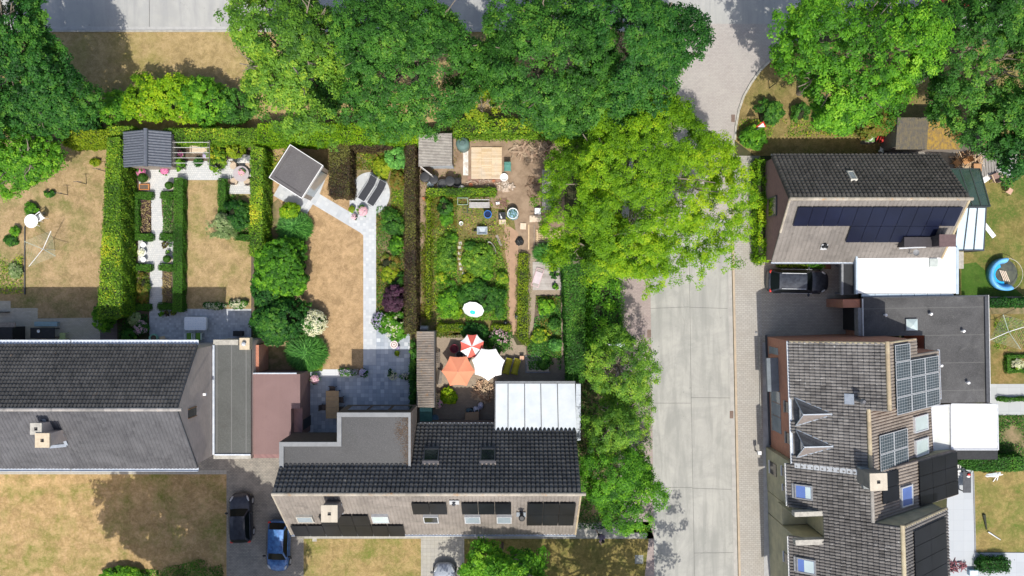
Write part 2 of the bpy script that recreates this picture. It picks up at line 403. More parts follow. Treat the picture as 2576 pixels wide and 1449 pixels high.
def CONC(name, a, c, dark):
    m, n, l, b = _mat(name); co = objco(n)
    c1 = mix(n, l, mask(n, l, noise(n, l, .28, 8, .7, co, .8), .4, .6), a, c)
    mp = n.new('ShaderNodeMapping'); mp.inputs['Scale'].default_value = (2.2, .25, 1); l.new(co, mp.inputs[0])
    c1 = mix(n, l, mul(n, l, mask(n, l, noise(n, l, .8, 6, .6, mp.outputs[0], .4), .45, .65), .6), c1, dark)
    c1 = mix(n, l, mul(n, l, mask(n, l, noise(n, l, 14, 6, .8, co), .5, .75), .3), c1, dark)
    c1 = mix(n, l, mul(n, l, mask(n, l, noise(n, l, 1.6, 8, .75, co, 1.5), .62, .72), .25), c1, (.62, .62, .58))
    v = n.new('ShaderNodeTexVoronoi'); v.feature = 'DISTANCE_TO_EDGE'; v.inputs['Scale'].default_value = .16
    wv = mix(n, l, .16, co, mix(n, l, 1., noise(n, l, 1.2, 5, .7, co), (8., 8., 8.), 'MULTIPLY')); l.new(wv, v.inputs['Vector'])
    cr = mask(n, l, v.outputs['Distance'], .006, .0)
    c1 = mix(n, l, mul(n, l, cr, mul(n, l, mask(n, l, noise(n, l, .25, 3, .5, co), .5, .6), .3)), c1, (.15, .15, .14))
    c1 = mix(n, l, mul(n, l, mask(n, l, noise(n, l, 3.2, 3, .5, co), .70, .74), .5), c1, (.17, .17, .165))
    c1 = mix(n, l, mul(n, l, mask(n, l, noise(n, l, .55, 7, .7, co, 1.), .5, .62), .4), c1, tuple(x * 1.12 for x in dark))
    l.new(c1, b.inputs['Base Color']); b.inputs['Roughness'].default_value = .85
    bump(n, l, b, noise(n, l, 40, 4, .7, co), .15, .01)
    return m
ROAD = CONC('road_concrete', (0.392, 0.387, 0.356), (0.312, 0.312, 0.290), (0.229, 0.233, 0.216))
ROADN = CONC('street_concrete', (0.396, 0.396, 0.377), (0.359, 0.359, 0.340), (0.276, 0.281, 0.281))
PV_JUNC = PAVE('junction_pavers', (.41, .375, .35), (.36, .33, .31), (.27, .25, .235), .22, .11, .008, stain=(.48, .46, .42), st=.4)
PV_RED = PAVE('parking_strip_pavers', (.36, .29, .27), (.29, .235, .225), (.22, .18, .17), .22, .11, .009, stain=(.42, .37, .33), st=.5)
PV_WALK = PAVE('sidewalk_pavers', (.40, .38, .345), (.345, .33, .30), (.25, .235, .215), .30, .15, .014, rot=0, stain=(.30, .27, .23), st=.55)
PV_DRV = PAVE('driveway_pavers_east', (0.480, 0.438, 0.372), (0.384, 0.354, 0.306), (0.204, 0.186, 0.156), .22, .11, .012, stain=(0.240, 0.228, 0.216), st=.5)
PV_WEST = PAVE('driveway_pavers_west', (.30, .275, .235), (.22, .205, .18), (.12, .115, .10), .22, .11, .014, stain=(.45, .41, .35), st=.45, sst=.9)
PV_PATIO1 = PAVE('patio_pavers_west_garden', (0.550, 0.500, 0.416), (0.434, 0.400, 0.333), (0.283, 0.259, 0.217), .2, .1, .01, stain=(0.451, 0.416, 0.267), st=.5)
PV_WHITE = PAVE('pale_cobbles', (.60, .60, .58), (.50, .515, .515), (.40, .41, .41), .16, .16, .014, stain=(.42, .44, .46), st=.5, sst=4, off=.5)
PV_HOUSE = PAVE('house_strip_pavers', (.40, .385, .34), (.34, .33, .30), (.24, .235, .21), .3, .3, .012, stain=(.33, .31, .25), st=.5, off=0)
PV_MESS = PAVE('old_terrace_pavers', (.36, .29, .215), (.29, .235, .175), (.21, .17, .13), .2, .1, .01, stain=(.24, .19, .14), st=.5)
SL_LIGHT = SLATE('pale_blue_flags', [(.40, .43, .46), (.47, .50, .53), (.44, .465, .49), (.53, .555, .57), (.42, .445, .475)], .22, (.40, .42, .44))
SL_DIAG = SLATE('pale_blue_flags_turned', [(.38, .41, .44), (.46, .49, .52), (.43, .455, .48), (.52, .545, .56)], .3, (.40, .42, .44), rot=R(30))
SL_DARK = SLATE('dark_blue_flags', [(0.262, 0.302, 0.362), (0.383, 0.432, 0.493), (0.322, 0.362, 0.422), (0.544, 0.583, 0.623), (0.302, 0.343, 0.402), (0.443, 0.483, 0.544)], .3, (0.222, 0.241, 0.282))
SL_G2 = SLATE('patio_cobbles_grey', [(0.473, 0.498, 0.531), (0.371, 0.396, 0.430), (0.524, 0.549, 0.574), (0.423, 0.448, 0.481), (0.321, 0.338, 0.371)], .18, (0.355, 0.371, 0.389))
SL_TERR = SLATE('pale_terrace_slabs', [(.56, .58, .60), (.60, .62, .64), (.58, .60, .62)], 1.0, (.48, .50, .52), ms=.012)
BRICK_R = PAVE('red_brick', (.31, .13, .085), (.23, .095, .065), (.20, .15, .12), .21, .065, .008, stain=(.18, .09, .06), st=.3)
def wallbrick(name, a, c, mort):
    """brick pattern laid on vertical walls: uses the face direction to pick the plane"""
    m, n, l, b = _mat(name); tc = n.new('ShaderNodeTexCoord'); sx = n.new('ShaderNodeSeparateXYZ'); l.new(tc.outputs['Object'], sx.inputs[0])
    ad = n.new('ShaderNodeMath'); ad.operation = 'ADD'; l.new(sx.outputs[0], ad.inputs[0]); l.new(sx.outputs[1], ad.inputs[1])
    cb = n.new('ShaderNodeCombineXYZ'); l.new(ad.outputs[0], cb.inputs[0]); l.new(sx.outputs[2], cb.inputs[1])
    t = n.new('ShaderNodeTexBrick'); l.new(cb.outputs[0], t.inputs['Vector'])
    t.inputs['Color1'].default_value = (*a, 1); t.inputs['Color2'].default_value = (*c, 1); t.inputs['Mortar'].default_value = (*mort, 1)
    t.inputs['Scale'].default_value = 1; t.inputs['Brick Width'].default_value = .22; t.inputs['Row Height'].default_value = .075; t.inputs['Mortar Size'].default_value = .008
    c2 = mix(n, l, mul(n, l, mask(n, l, noise(n, l, 1.1, 6, .7, tc.outputs['Object']), .4, .7), .3), t.outputs[0], tuple(x * .5 for x in a))
    l.new(c2, b.inputs['Base Color']); b.inputs['Roughness'].default_value = .9
    return m
WB_RED = wallbrick('brick_wall_red', (0.540, 0.225, 0.135), (0.405, 0.165, 0.105), (0.420, 0.300, 0.240))
WB_BRN = wallbrick('brick_wall_brown', (.24, .18, .15), (.17, .13, .115), (.2, .18, .16))
WB_PLUM = wallbrick('brick_wall_plum', (0.312, 0.182, 0.169), (0.234, 0.130, 0.130), (0.260, 0.195, 0.182))
WB_BEI = wallbrick('brick_wall_beige', (.66, .54, .46), (.55, .45, .38), (.5, .45, .4))
REND = M('rendered_wall', (0.450, 0.419, 0.281), (0.338, 0.325, 0.231), 1.2, .9, bmp=.2)
RENDG = M('gable_render', (.30, .27, .225), (.22, .205, .18), 1.5, .9, bmp=.2)
ALU = M('brushed_aluminium', (.62, .64, .66), (.52, .54, .57), 6, .45, .3)
WHITE = M('white_painted_metal', (.80, .80, .79), (.72, .73, .73), 5, .5)
WPLAS = M('white_plastic', (.85, .85, .85), (.78, .79, .80), 6, .4)
ZINC = M('zinc_flashing', (.38, .42, .47), (.30, .335, .38), 4, .5, .4)
GUT = M('grey_gutter', (.58, .62, .68), (.45, .50, .57), 3, .5, .2)
BLK = M('black_metal', (.025, .027, .03), (.015, .016, .018), 6, .5)
DGREY = M('anthracite', (.07, .075, .085), (.05, .054, .062), 6, .5)
GREY = M('mid_grey', (.26, .27, .28), (.20, .205, .215), 5, .7)
BLKPL = M('black_plastic', (0.023, 0.024, 0.027), (0.013, 0.014, 0.016), 8, .45)
TIM = M('light_timber', (.66, .50, .32), (.56, .41, .25), 7, .75, bmp=.2)
TIMP = M('pale_timber', (.72, .60, .47), (.62, .50, .38), 7, .75)
WOOD = M('brown_timber', (.33, .19, .09), (.22, .125, .06), 7, .75, bmp=.3)
TEAK = M('teak_boards', (.50, .33, .17), (.42, .27, .135), 6, .6)
GWOOD = M('weathered_timber', (.33, .29, .25), (.22, .19, .165), 7, .85, bmp=.4)
TERRA = M('terracotta', (.50, .20, .10), (.40, .15, .08), 6, .85)
SANDST = M('sandstone_pot', (.56, .47, .34), (.47, .39, .28), 6, .85)
CCAP = M('concrete_coping', (.45, .43, .38), (.33, .315, .28), 4, .9, bmp=.3)
TOPI = CONC('chimney_cap_concrete', (.56, .50, .40), (.47, .42, .34), (.33, .29, .23))
CARD = M('cardboard', (.45, .30, .18), (.40, .26, .155), 3, .85)
YELF = M('mustard_fabric', (.46, .42, .03), (.38, .34, .03), 5, .8)
RED = M('red_plastic', (.62, .04, .03), (.45, .03, .025), 5, .45)
LTB = M('pale_blue_paint', (.28, .42, .46), (.23, .35, .39), 5, .6)
TEAL = M('green_plastic', (.10, .27, .23), (.07, .2, .17), 4, .5)
BLUEP = M('blue_plastic', (.04, .19, .55), (.03, .13, .42), 5, .4)
MINT = M('mint_glaze', (.28, .55, .40), (.22, .45, .33), 5, .4)
GREENF = M('green_cushion', (.18, .36, .05), (.14, .28, .04), 5, .8)
GL_DARK = GLASS('dark_glass', (.012, .016, .022))
GL_CAR = GLASS('car_glass', (.008, .012, .012), .3, 1., .08)
GL_SKY = GLASS('skylight_glass', (.30, .36, .40), .12)
GL_LT = GLASS('pale_blind_glass', (.55, .66, .66), .2)
GL_BLUE = GLASS('blue_blind_glass', (.12, .2, .5), .15)
GL_GRN = GLASS('conservatory_green_glass', (.045, .085, .065), .15, .8)
OPAL = M('opal_roof_sheet', (.76, .80, .83), (.62, .67, .71), 1.3, .4, lo=.3, hi=.75)
OPALB = M('pale_blue_roof_sheet', (.52, .68, .80), (.62, .74, .82), .5, .3)
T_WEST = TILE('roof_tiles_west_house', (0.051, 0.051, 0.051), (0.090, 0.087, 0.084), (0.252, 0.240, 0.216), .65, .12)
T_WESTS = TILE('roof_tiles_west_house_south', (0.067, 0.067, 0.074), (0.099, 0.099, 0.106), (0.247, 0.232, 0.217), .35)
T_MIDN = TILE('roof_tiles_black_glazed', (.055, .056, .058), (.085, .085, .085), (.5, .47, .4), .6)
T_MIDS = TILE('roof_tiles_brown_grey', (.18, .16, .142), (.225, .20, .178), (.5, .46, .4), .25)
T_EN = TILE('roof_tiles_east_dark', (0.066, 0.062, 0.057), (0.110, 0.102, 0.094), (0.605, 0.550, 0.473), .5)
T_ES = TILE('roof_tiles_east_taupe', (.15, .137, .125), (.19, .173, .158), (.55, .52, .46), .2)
T_A = TILE('roof_tiles_mottled', (.075, .07, .068), (.20, .19, .18), (.6, .6, .58), .9)
T_AR = TILE('roof_tiles_mottled_brown', (.19, .16, .135), (.27, .235, .20), (.5, .45, .38), .4)
T_B = TILE('roof_tiles_grey_brown', (.075, .07, .066), (.165, .155, .145), (.7, .7, .68), .6)
RIDGE = TILE('ridge_tiles_lichened', (0.259, 0.230, 0.187), (0.360, 0.324, 0.266), (0.504, 0.490, 0.446), .8, .9)
RIDGEY = TILE('ridge_tiles_ochre', (.33, .26, .17), (.45, .36, .24), (.6, .5, .35), .6, .8)
SHEDT = M('slate_blue_sheet', (.125, .14, .17), (.09, .10, .125), 6, .5)
CORR = M('weathered_corrugated_sheet', (.38, .36, .33), (.27, .25, .23), 3, .9, bmp=.3)
CORRD = M('dark_corrugated_sheet', (.12, .115, .11), (.20, .17, .11), 5, .9)
CORRY = M('lichened_corrugated_sheet', (.22, .16, .09), (.45, .30, .06), 5, .9)
BIT_W = FLAT('flat_roof_grey_green', (0.067, 0.071, 0.067), (0.088, 0.093, 0.088), (0.048, 0.039, 0.033), .35, seam=1.05, seamax=0)
BIT_M = FLAT('flat_roof_grey_film', (0.030, 0.032, 0.035), (0.043, 0.044, 0.048), (0.023, 0.023, 0.023), .3, .55, st=.5)
BIT_R = FLAT('flat_roof_plum_felt', (0.204, 0.126, 0.120), (0.174, 0.105, 0.099), (0.132, 0.078, 0.072), .4, seam=1.0, seamax=0, seamc=(0.216, 0.138, 0.126), st=.3)
BIT_K = FLAT('flat_roof_black_felt', (.045, .045, .046), (.085, .085, .086), (.16, .16, .15), .5, .85, seam=2.0, seamax=1, seamc=(.14, .14, .135), st=.45)
BIT_S = FLAT('garden_room_roof_rubber', (0.084, 0.078, 0.081), (0.102, 0.096, 0.096), (0.066, 0.057, 0.051), .5, .6, st=.4)
WROOF = FLAT('white_coated_roof', (.86, .86, .86), (.80, .80, .79), (.5, .49, .45), .5, .6, st=.6)
PAN_B = PANEL('solar_black', (.008, .009, .012)); PAN_BL = PANEL('solar_blue_black', (0.004, 0.006, 0.018))
PAN_G = PANEL('solar_grey_cells', (.035, .05, .06))
# ---------- building helpers ----------
class Bld:
    def __init__(s, name, label, cat, loc, rz=0., group=None):
        s.L = Vector((loc[0], loc[1], 0)); s.rz = rz
        s.e = thing(name, label, cat, s.L, rz, group)
        s.Ri = Matrix.Rotation(-rz, 3, 'Z')
    def p(s, px, py, z=0.): return s.Ri @ (W(px, py, z) - s.L)
    def l(s, v): return s.Ri @ (Vector(v) - s.L)
class Plane:
    """roof plane in a building's own axes: O lower left corner, U along the eave, V up the slope"""
    def __init__(s, b, O, U, V):
        s.b = b; s.O = Vector(O); s.U = Vector(U).normalized(); V = Vector(V); V = V - s.U * V.dot(s.U); s.V = V.normalized()
        s.N = s.U.cross(s.V)
        if s.N.z < 0: s.N = -s.N
    def pt(s, u, v, h=0.): return s.O + s.U * u + s.V * v + s.N * h
    def uv(s, px, py, h=0.):
        c = s.b.l((0, 0, H)); d = s.b.l(W(px, py)) - c; o = s.O + s.N * h
        q = c + d * ((o - c).dot(s.N) / d.dot(s.N)) - o
        return q.dot(s.U), q.dot(s.V)
def pbox(mb, pl, u0, u1, v0, v1, h0, h1, m=0, t=None):
    if u0 > u1: u0, u1 = u1, u0
    if v0 > v1: v0, v1 = v1, v0
    v = [pl.pt(u, vv, h) for h in (h0, h1) for u, vv in ((u0, v0), (u1, v0), (u1, v1), (u0, v1))]
    f = [(3, 2, 1, 0), (4, 5, 6, 7), (0, 1, 5, 4), (1, 2, 6, 5), (2, 3, 7, 6), (3, 0, 4, 7)]
    if pl.U.cross(pl.V).dot(pl.N) < 0: f = [x[::-1] for x in f]
    return mb.add(v, f, m, t)
def tiles(b, pl, w_, h_, mat, tw=.30, tl=.33, clip=None, name='roof', slabs=None, u0=0., v0=0., rel=1.15):
    nc = max(1, round(w_ / tw)); nr = max(1, round(h_ / tl)); tw = w_ / nc; tl = h_ / nr
    I, J = np.meshgrid(np.arange(nc), np.arange(nr)); I = I.ravel(); J = J.ravel()
    if clip is not None:
        k = clip(u0 + (I + .5) * tw, v0 + (J + .5) * tl); I = I[k]; J = J[k]
    n = len(I); U = np.array(pl.U); V = np.array(pl.V); N = np.array(pl.N); O = np.array(pl.O)
    ss = np.array([0, .2, .5, .78, 1.]); hh = np.array([-.012, .05, .062, .048, -.012]) * rel; K = len(ss)
    jit = rng.normal(0, .004, n)
    u = u0 + (I[:, None] + ss[None]) * tw
    vb = v0 + (J * tl)[:, None] - .02; vt = v0 + ((J + 1) * tl)[:, None]
    def P(u, v, h): return O + u[..., None] * U + v[..., None] * V + h[..., None] * N
    bot = P(u, vb + 0 * u, hh[None] + .065 * rel + jit[:, None] + 0 * u); top = P(u, vt + 0 * u, hh[None] + .008 + jit[:, None] + 0 * u)
    lip = P(u, vb + 0 * u, hh[None] - .0 + 0 * u + jit[:, None])
    vs = np.concatenate([bot, top, lip], 1)  # n,3K,3
    fl = []
    for q in range(K - 1):
        fl.append([q, q + 1, K + q + 1, K + q]); fl.append([2 * K + q, 2 * K + q + 1, q + 1, q])
    fl = np.array(fl)
    if np.cross(U, V) @ N < 0: fl = fl[:, ::-1]
    F = (fl[None] + (np.arange(n) * 3 * K)[:, None, None]).reshape(-1, 4)
    tt = np.clip(rng.normal(.45, .22, n) + .12 * np.sin(I * 1.7 + J * .9), 0, 1); T = np.repeat(tt, len(fl))
    mb = MB(); mb.v = [tuple(x) for x in vs.reshape(-1, 3)]; mb.f = F.tolist(); mb.m = [0] * len(F); mb.t = T.tolist()
    for a in (slabs or [(u0, u0 + w_, v0, v0 + h_)]): pbox(mb, pl, a[0], a[1], a[2], a[3], -.12, -.005, 0, .05)
    return mb.build(name, mat, b.e)
def ridge(b, a, c, mat, r=.11, step=.38, name='ridge_cap'):
    mb = MB(); a = Vector(a); c = Vector(c); L = (c - a).length; n = max(1, round(L / step))
    for i in range(n):
        p = a.lerp(c, i / n); q = a.lerp(c, (i + 1) / n + .015); k = random.random()
        mb.tube(p, q, r * 1.08, r * .95, 10, t=k)
    return mb.build(name, mat, b.e, smooth=False)
def extr(mb, prof, a0, a1, axis='x', m=0):
    """extrude a profile (s,z) along x or y"""
    n = len(prof)
    v = [((a, s_, z) if axis == 'x' else (s_, a, z)) for a in (a0, a1) for s_, z in prof]
    return mb.add(v, [tuple(range(n)), tuple(range(n, 2 * n))[::-1]] + [(i, n + i, n + (i + 1) % n, (i + 1) % n) for i in range(n)], m)
def gutter(b, a, c, mat, w_=.14, h_=.11, name='gutter'):
    """open box gutter between two points"""
    a = Vector(a); c = Vector(c); mb = MB(); d = (c - a).normalized(); q = d.cross(Vector((0, 0, 1)))
    for s_ in (-1, 1): mb.bar(a + q * s_ * w_ / 2, c + q * s_ * w_ / 2, .025, h_)
    mb.bar(a - Vector((0, 0, h_ / 2)), c - Vector((0, 0, h_ / 2)), w_, .02)
    return mb.build(name, mat, b.e)
def roof_window(b, pl, u0, u1, v0, v1, fm=ALU, gm=GL_SKY, fw=.07, hh=.26, name='roof_window', split=None):
    if u0 > u1: u0, u1 = u1, u0
    if v0 > v1: v0, v1 = v1, v0
    mb = MB()
    for a in ((u0, u0 + fw, v0, v1), (u1 - fw, u1, v0, v1), (u0 + fw, u1 - fw, v0, v0 + fw), (u0 + fw, u1 - fw, v1 - fw, v1)):
        pbox(mb, pl, *a, 0., hh)
    pbox(mb, pl, u0 + .005, u1 - .005, v0 - .22, v0 - .002, .14, .16)   # lead apron below
    f = mb.build(name, fm, b.e)
    g = MB(); pbox(g, pl, u0 + fw, u1 - fw, v0 + fw, v1 - fw, .0, hh - .03); g.build('pane', gm, f)
    if split:
        g = MB(); s_ = split[0]
        if split[2] == 'u': pbox(g, pl, u0 + fw + (u1 - u0 - 2 * fw) * s_, u1 - fw - .01, v0 + fw + .01, v1 - fw - .01, hh - .028, hh - .018)
        g.build('roller_blind', split[1], f)
    return f
def solar(b, pl, u, v, w_, h_, nu, nv, mat, frame=None, gap=.03, skip=(), cells=None, lift=.19):
    """nu x nv solar panels, each one a part"""
    for j in range(nv):
        for i in range(nu):
            if (i, j) in skip: continue
            a = u + i * (w_ + gap); c = v + j * (h_ + gap); mb = MB()
            pbox(mb, pl, a, a + w_, c, c + h_, lift, lift + .035)
            for q in (.2, .8): pbox(mb, pl, a + w_ * q - .03, a + w_ * q + .03, c + .05, c + h_ - .05, .1, lift - .003)
            o = mb.build('solar_panel', mat, b.e)
            if frame:
                mb = MB(); t = .045
                for r_ in ((a, a + w_, c, c + t), (a, a + w_, c + h_ - t, c + h_), (a, a + t, c + t, c + h_ - t), (a + w_ - t, a + w_, c + t, c + h_ - t)):
                    pbox(mb, pl, *r_, lift + .036, lift + .055)
                mb.build('frame', frame, o)
            if cells:
                mb = MB(); nx, ny = cells
                for k in range(1, nx): pbox(mb, pl, a + w_ * k / nx - .008, a + w_ * k / nx + .008, c + .05, c + h_ - .05, lift + .036, lift + .038)
                for k in range(1, ny): pbox(mb, pl, a + .05, a + w_ - .05, c + h_ * k / ny - .008, c + h_ * k / ny + .008, lift + .039, lift + .041)
                mb.build('cell_lines', ALU, o)
def chimney(b, x, y, z0, z1, sx, sy, bm, capm=TOPI, name='chimney', flue=True, ov=.06):
    mb = MB(); mb.box(x - sx / 2, x + sx / 2, y - sy / 2, y + sy / 2, z0, z1)
    o = mb.build(name, bm, b.e)
    mb = MB(); r = .11
    X0, X1, Y0, Y1 = x - sx / 2 - ov, x + sx / 2 + ov, y - sy / 2 - ov, y + sy / 2 + ov
    mb.box(X0, X1, Y0, y - r, z1 + .002, z1 + .12); mb.box(X0, X1, y + r, Y1, z1 + .002, z1 + .12)
    mb.box(X0, x - r, y - r, y + r, z1 + .002, z1 + .12); mb.box(x + r, X1, y - r, y + r, z1 + .002, z1 + .12)
    mb.build('chimney_cap', capm, o)
    mb = MB(); mb.box(x - r + .01, x + r - .01, y - r + .01, y + r - .01, z1 + .003, z1 + .01); mb.build('flue_opening', BLK, o)
    return o
def vent(b, p, up, h=.35, r=.07, m=WPLAS, hood=True, name='vent_pipe'):
    mb = MB(); p = Vector(p); up = Vector(up)
    mb.tube(p - up * .05, p + up * h, r, r, 12)
    if hood: mb.tube(p + up * (h + .01), p + up * (h + .1), r * 1.7, r * 1.1, 12)
    o = mb.build(name, m, b.e); return o

# ================= west house =================
b = Bld('terraced_house', 'long dark tiled house with beige brick gable at the left edge of the photo', 'house', (-26, -8))
ze, zr = 6.0, 9.2; XG = -21.5; XL = -44
yn, yr, ys = WY(868, ze), WY(1030, zr), WY(1177, ze)
mb = MB(); Lx, Ly = b.L.x, b.L.y
extr(mb, [(yn - .25 - Ly, 0), (ys + .25 - Ly, 0), (ys + .25 - Ly, ze - .15), (yr - Ly, zr - .17), (yn - .25 - Ly, ze - .15)], XL - Lx, XG - .04 - Lx); mb.build('wall', WB_BEI, b.e)
pn = Plane(b, (XG - Lx, yn - Ly, ze), (-1, 0, 0), (0, yr - yn, zr - ze)); Ln = sqrt((yr - yn) ** 2 + (zr - ze) ** 2)
tiles(b, pn, XG - XL, Ln - .02, T_WEST, .24, .30)
ps = Plane(b, (XL - Lx, ys - Ly, ze), (1, 0, 0), (0, yr - ys, zr - ze)); Ls = sqrt((yr - ys) ** 2 + (zr - ze) ** 2)
tiles(b, ps, XG - XL, Ls - .02, T_WESTS, .24, .30, rel=.6)
ridge(b, (XL - Lx, yr - Ly, zr + .02), (XG - Lx, yr - Ly, zr + .02), TILE('ridge_west', (.16, .155, .15), (.33, .31, .29), (.5, .46, .4), .9, .5), .12, .42)
mb = MB(); mb.tube((XG + .02 - Lx, yn - Ly, ze + .05), (XG + .02 - Lx, yr - Ly, zr + .05), .04); mb.tube((XG + .02 - Lx, ys - Ly, ze + .05), (XG + .02 - Lx, yr - Ly, zr + .05), .04); mb.build('verge_trim', DGREY, b.e)
xj = WX(176, ze) - Lx
for a, c in ((XL - Lx, xj - .03), (xj + .03, XG + .03 - Lx)):
    gutter(b, (a, yn + .19 - Ly, ze - .06), (c, yn + .19 - Ly, ze - .06), GUT, .30, .12)
    gutter(b, (a, ys - .12 - Ly, ze - .06), (c, ys - .12 - Ly, ze - .06), GUT, .22, .12)
mb = MB(); mb.box(XG - .03 - Lx, XG + .02 - Lx, WY(1040, 7.2) - .28 - Ly, WY(1040, 7.2) + .28 - Ly, 6.2, 7.4); q = mb.build('window', GL_DARK, b.e)
mb = MB()
for y0 in (-.33, .28): mb.box(XG - .02 - Lx, XG + .04 - Lx, WY(1040, 7.2) + y0 - Ly, WY(1040, 7.2) + y0 + .05 - Ly, 6.15, 7.45)
mb.build('frame', WOOD, q)
mb = MB(); mb.obox((XG + .1 - Lx, WY(992, 5) - Ly, 5), (.2, .16, .2)); mb.build('wall_lamp', WPLAS, b.e)
# two chimneys and their lead flashings
for px, py, zt, s_, c_ in ((90, 1079, 9.6, .62, CCAP), (106, 1108, 9.7, .8, SANDST)):
    q = W(px, py, zt) - b.L; chimney(b, q.x, q.y, 6.6, zt - .12, s_, s_, WB_BEI, c_, flue=True)
mb = MB()
for (x0, y0), (x1, y1) in (((158, 1088), (170, 1116)), ((112, 1050), (128, 1085))):
    u0, v0 = ps.uv(x0, y0); u1, v1 = ps.uv(x1, y1); mb.bar(ps.pt(u0, v0, .14), ps.pt(u1, v1, .14), .22, .03)
u0, v0 = ps.uv(128, 1120); u1, v1 = ps.uv(170, 1116); mb.bar(ps.pt(u0, v0, .15), ps.pt(u1, v1, .15), .2, .03)
mb.build('lead_flashing', ZINC, b.e)

# ================= flat garages =================
b = Bld('flat_garage', 'grey flat roofed garage against the beige gable of the left house', 'garage', (-20.2, -8))
Lx, Ly = b.L.x, b.L.y; x0, x1 = XG + .03, WX(631, 3.3); y0, y1 = WY(1143, 3.3), WY(868, 3.3)
mb = MB(); mb.box(x0 - Lx, x1 - Lx, y0 - .35 - Ly, y1 + .3 - Ly, 0, 3.1); mb.build('wall', WB_BEI, b.e)
mb = MB(); mb.box(x0 - Lx, x1 - Lx, y0 - Ly, y1 - Ly, 3.103, 3.3); mb.build('roof', BIT_W, b.e)
mb = MB(); mb.box(x0 - .02 - Lx, x0 + .12 - Lx, y0 - Ly, y1 - Ly, 3.303, 3.42); mb.box(x0 + .13 - Lx, x1 - Lx, y0 - .06 - Ly, y0 + .04 - Ly, 3.303, 3.40); mb.build('edge_trim', GUT, b.e)
mb = MB(); mb.box(x0 - Lx, x1 - Lx, y0 - .34 - Ly, y0 - .003 - Ly, 3.103, 3.28); mb.build('coping', CCAP, b.e); mb = MB(); mb.box(x0 - Lx, x1 - .9 - Lx, y1 + .003 - Ly, y1 + .38 - Ly, 3.103, 3.32); mb.build('coping', CCAP, b.e)
q = W(615, 865, 3.9) - b.L; mb = MB(); mb.box(q.x - .36, q.x + .36, q.y - .42, q.y + .42, 3.3, 3.9); cc = mb.build('chimney', SANDST, b.e)
mb = MB(); mb.tube((q.x, q.y, 3.9), (q.x, q.y, 4.12), .11, n=14); mb.tube((q.x, q.y, 4.13), (q.x, q.y, 4.2), .15, .06, n=14); mb.build('flue_pipe', ALU, cc)
b = Bld('brick_wall', 'short brick garden wall beside the grey garage roof, behind the feathery grass', 'wall', (-18.5, -5.6))
mb = MB(); x0 = WX(634, 2.2); mb.box(x0 - b.L.x, x0 + .5 - b.L.x, WY(937, 2.2) - b.L.y + .01, WY(868, 2.2) - b.L.y, 0, 2.2); mb.build('wall', WB_RED, b.e)
mb = MB(); mb.box(x0 - .04 - b.L.x, x0 + .1 - b.L.x, WY(937, 2.2) - b.L.y + .01, WY(868, 2.2) - b.L.y, 2.203, 2.27); mb.build('coping', CCAP, b.e)
b = Bld('plum_garage', 'plum coloured flat roofed garage with brown side wall by the slate patio', 'garage', (-17, -8.8))
Lx, Ly = b.L.x, b.L.y; z = 2.8; x0, x1 = WX(632, z) + .02, WX(755, z); y0, y1 = WY(1143, z), WY(941, z)
ym = WY(1028, z); xm = WX(732, z)
mb = MB(); mb.prism([(x0 - Lx, y0 - Ly - .3), (xm - Lx, y0 - Ly - .3), (xm - Lx, ym - Ly), (x1 - Lx, ym - Ly), (x1 - Lx, y1 - Ly), (x0 - Lx, y1 - Ly)], 0, z - .15); mb.build('wall', WB_PLUM, b.e)
mb = MB(); mb.prism([(x0 - Lx, y0 - Ly), (xm - Lx, y0 - Ly), (xm - Lx, ym - Ly), (x1 - Lx, ym - Ly), (x1 - Lx, y1 - Ly), (x0 - Lx, y1 - Ly)], z - .147, z); mb.build('roof', BIT_R, b.e)
mb = MB(); mb.tube((x0 - Lx, y1 + .06 - Ly, z), (x1 - .25 - Lx, y1 + .06 - Ly, z), .06); mb.build('gutter', GUT, b.e)
mb = MB(); mb.box(xm + .01 - Lx, x1 - Lx, y0 + 1.2 - Ly, ym - .01 - Ly, 0, 2.2); mb.build('side_porch', WB_PLUM, b.e)
mb = MB(); mb.box(x1 + .002 - Lx, x1 + .05 - Lx, WY(1075, 1) - Ly, WY(1050, 1) - Ly, .02, 2.0); mb.build('door', BLK, b.e)

# ================= middle house =================
b = Bld('solar_house', 'dark tiled house with flat roofed extension and solar panels along its front slope', 'house', (-6, -13.5))
Lx, Ly = b.L.x, b.L.y; zr, zs, zn = 7.8, 3.4, 3.4
XL, XR = WX(684, zr), WX(1462, zr); yr, ys, yn = WY(1243, zr), WY(1343, zs), WY(1069, zn)
mb = MB(); extr(mb, [(yn - .15 - Ly, 0), (ys + .2 - Ly, 0), (ys + .2 - Ly, zs - .15), (yr - Ly, zr - .18), (yn - .15 - Ly, zn - .15)], WX(1034, 6.15) + .01 - Lx, XR - .1 - Lx); extr(mb, [(-12.45 - Ly, 0), (ys + .2 - Ly, 0), (ys + .2 - Ly, zs - .15), (yr - Ly, zr - .18), (-12.45 - Ly, 6.2)], XL + .1 - Lx, WX(1034, 6.15) - Lx); mb.build('wall', WB_BRN, b.e)
fz = 6.15; fx0, fx1, fxm = WX(704, fz), WX(1034, fz), WX(849, fz); fy0, fym = WY(1037, fz), WY(1111, fz)
pn = Plane(b, (XR - Lx, yn - Ly, zn), (-1, 0, 0), (0, yr - yn, zr - zn)); Ln = sqrt((yr - yn) ** 2 + (zr - zn) ** 2)
uc = XR - fx1; vc = Ln * (fz - zn - .02) / (zr - zn)
wide = XR - XL
cu = XR - WX(1245, 3.4); cv = pn.uv(1300, 1091)[1]
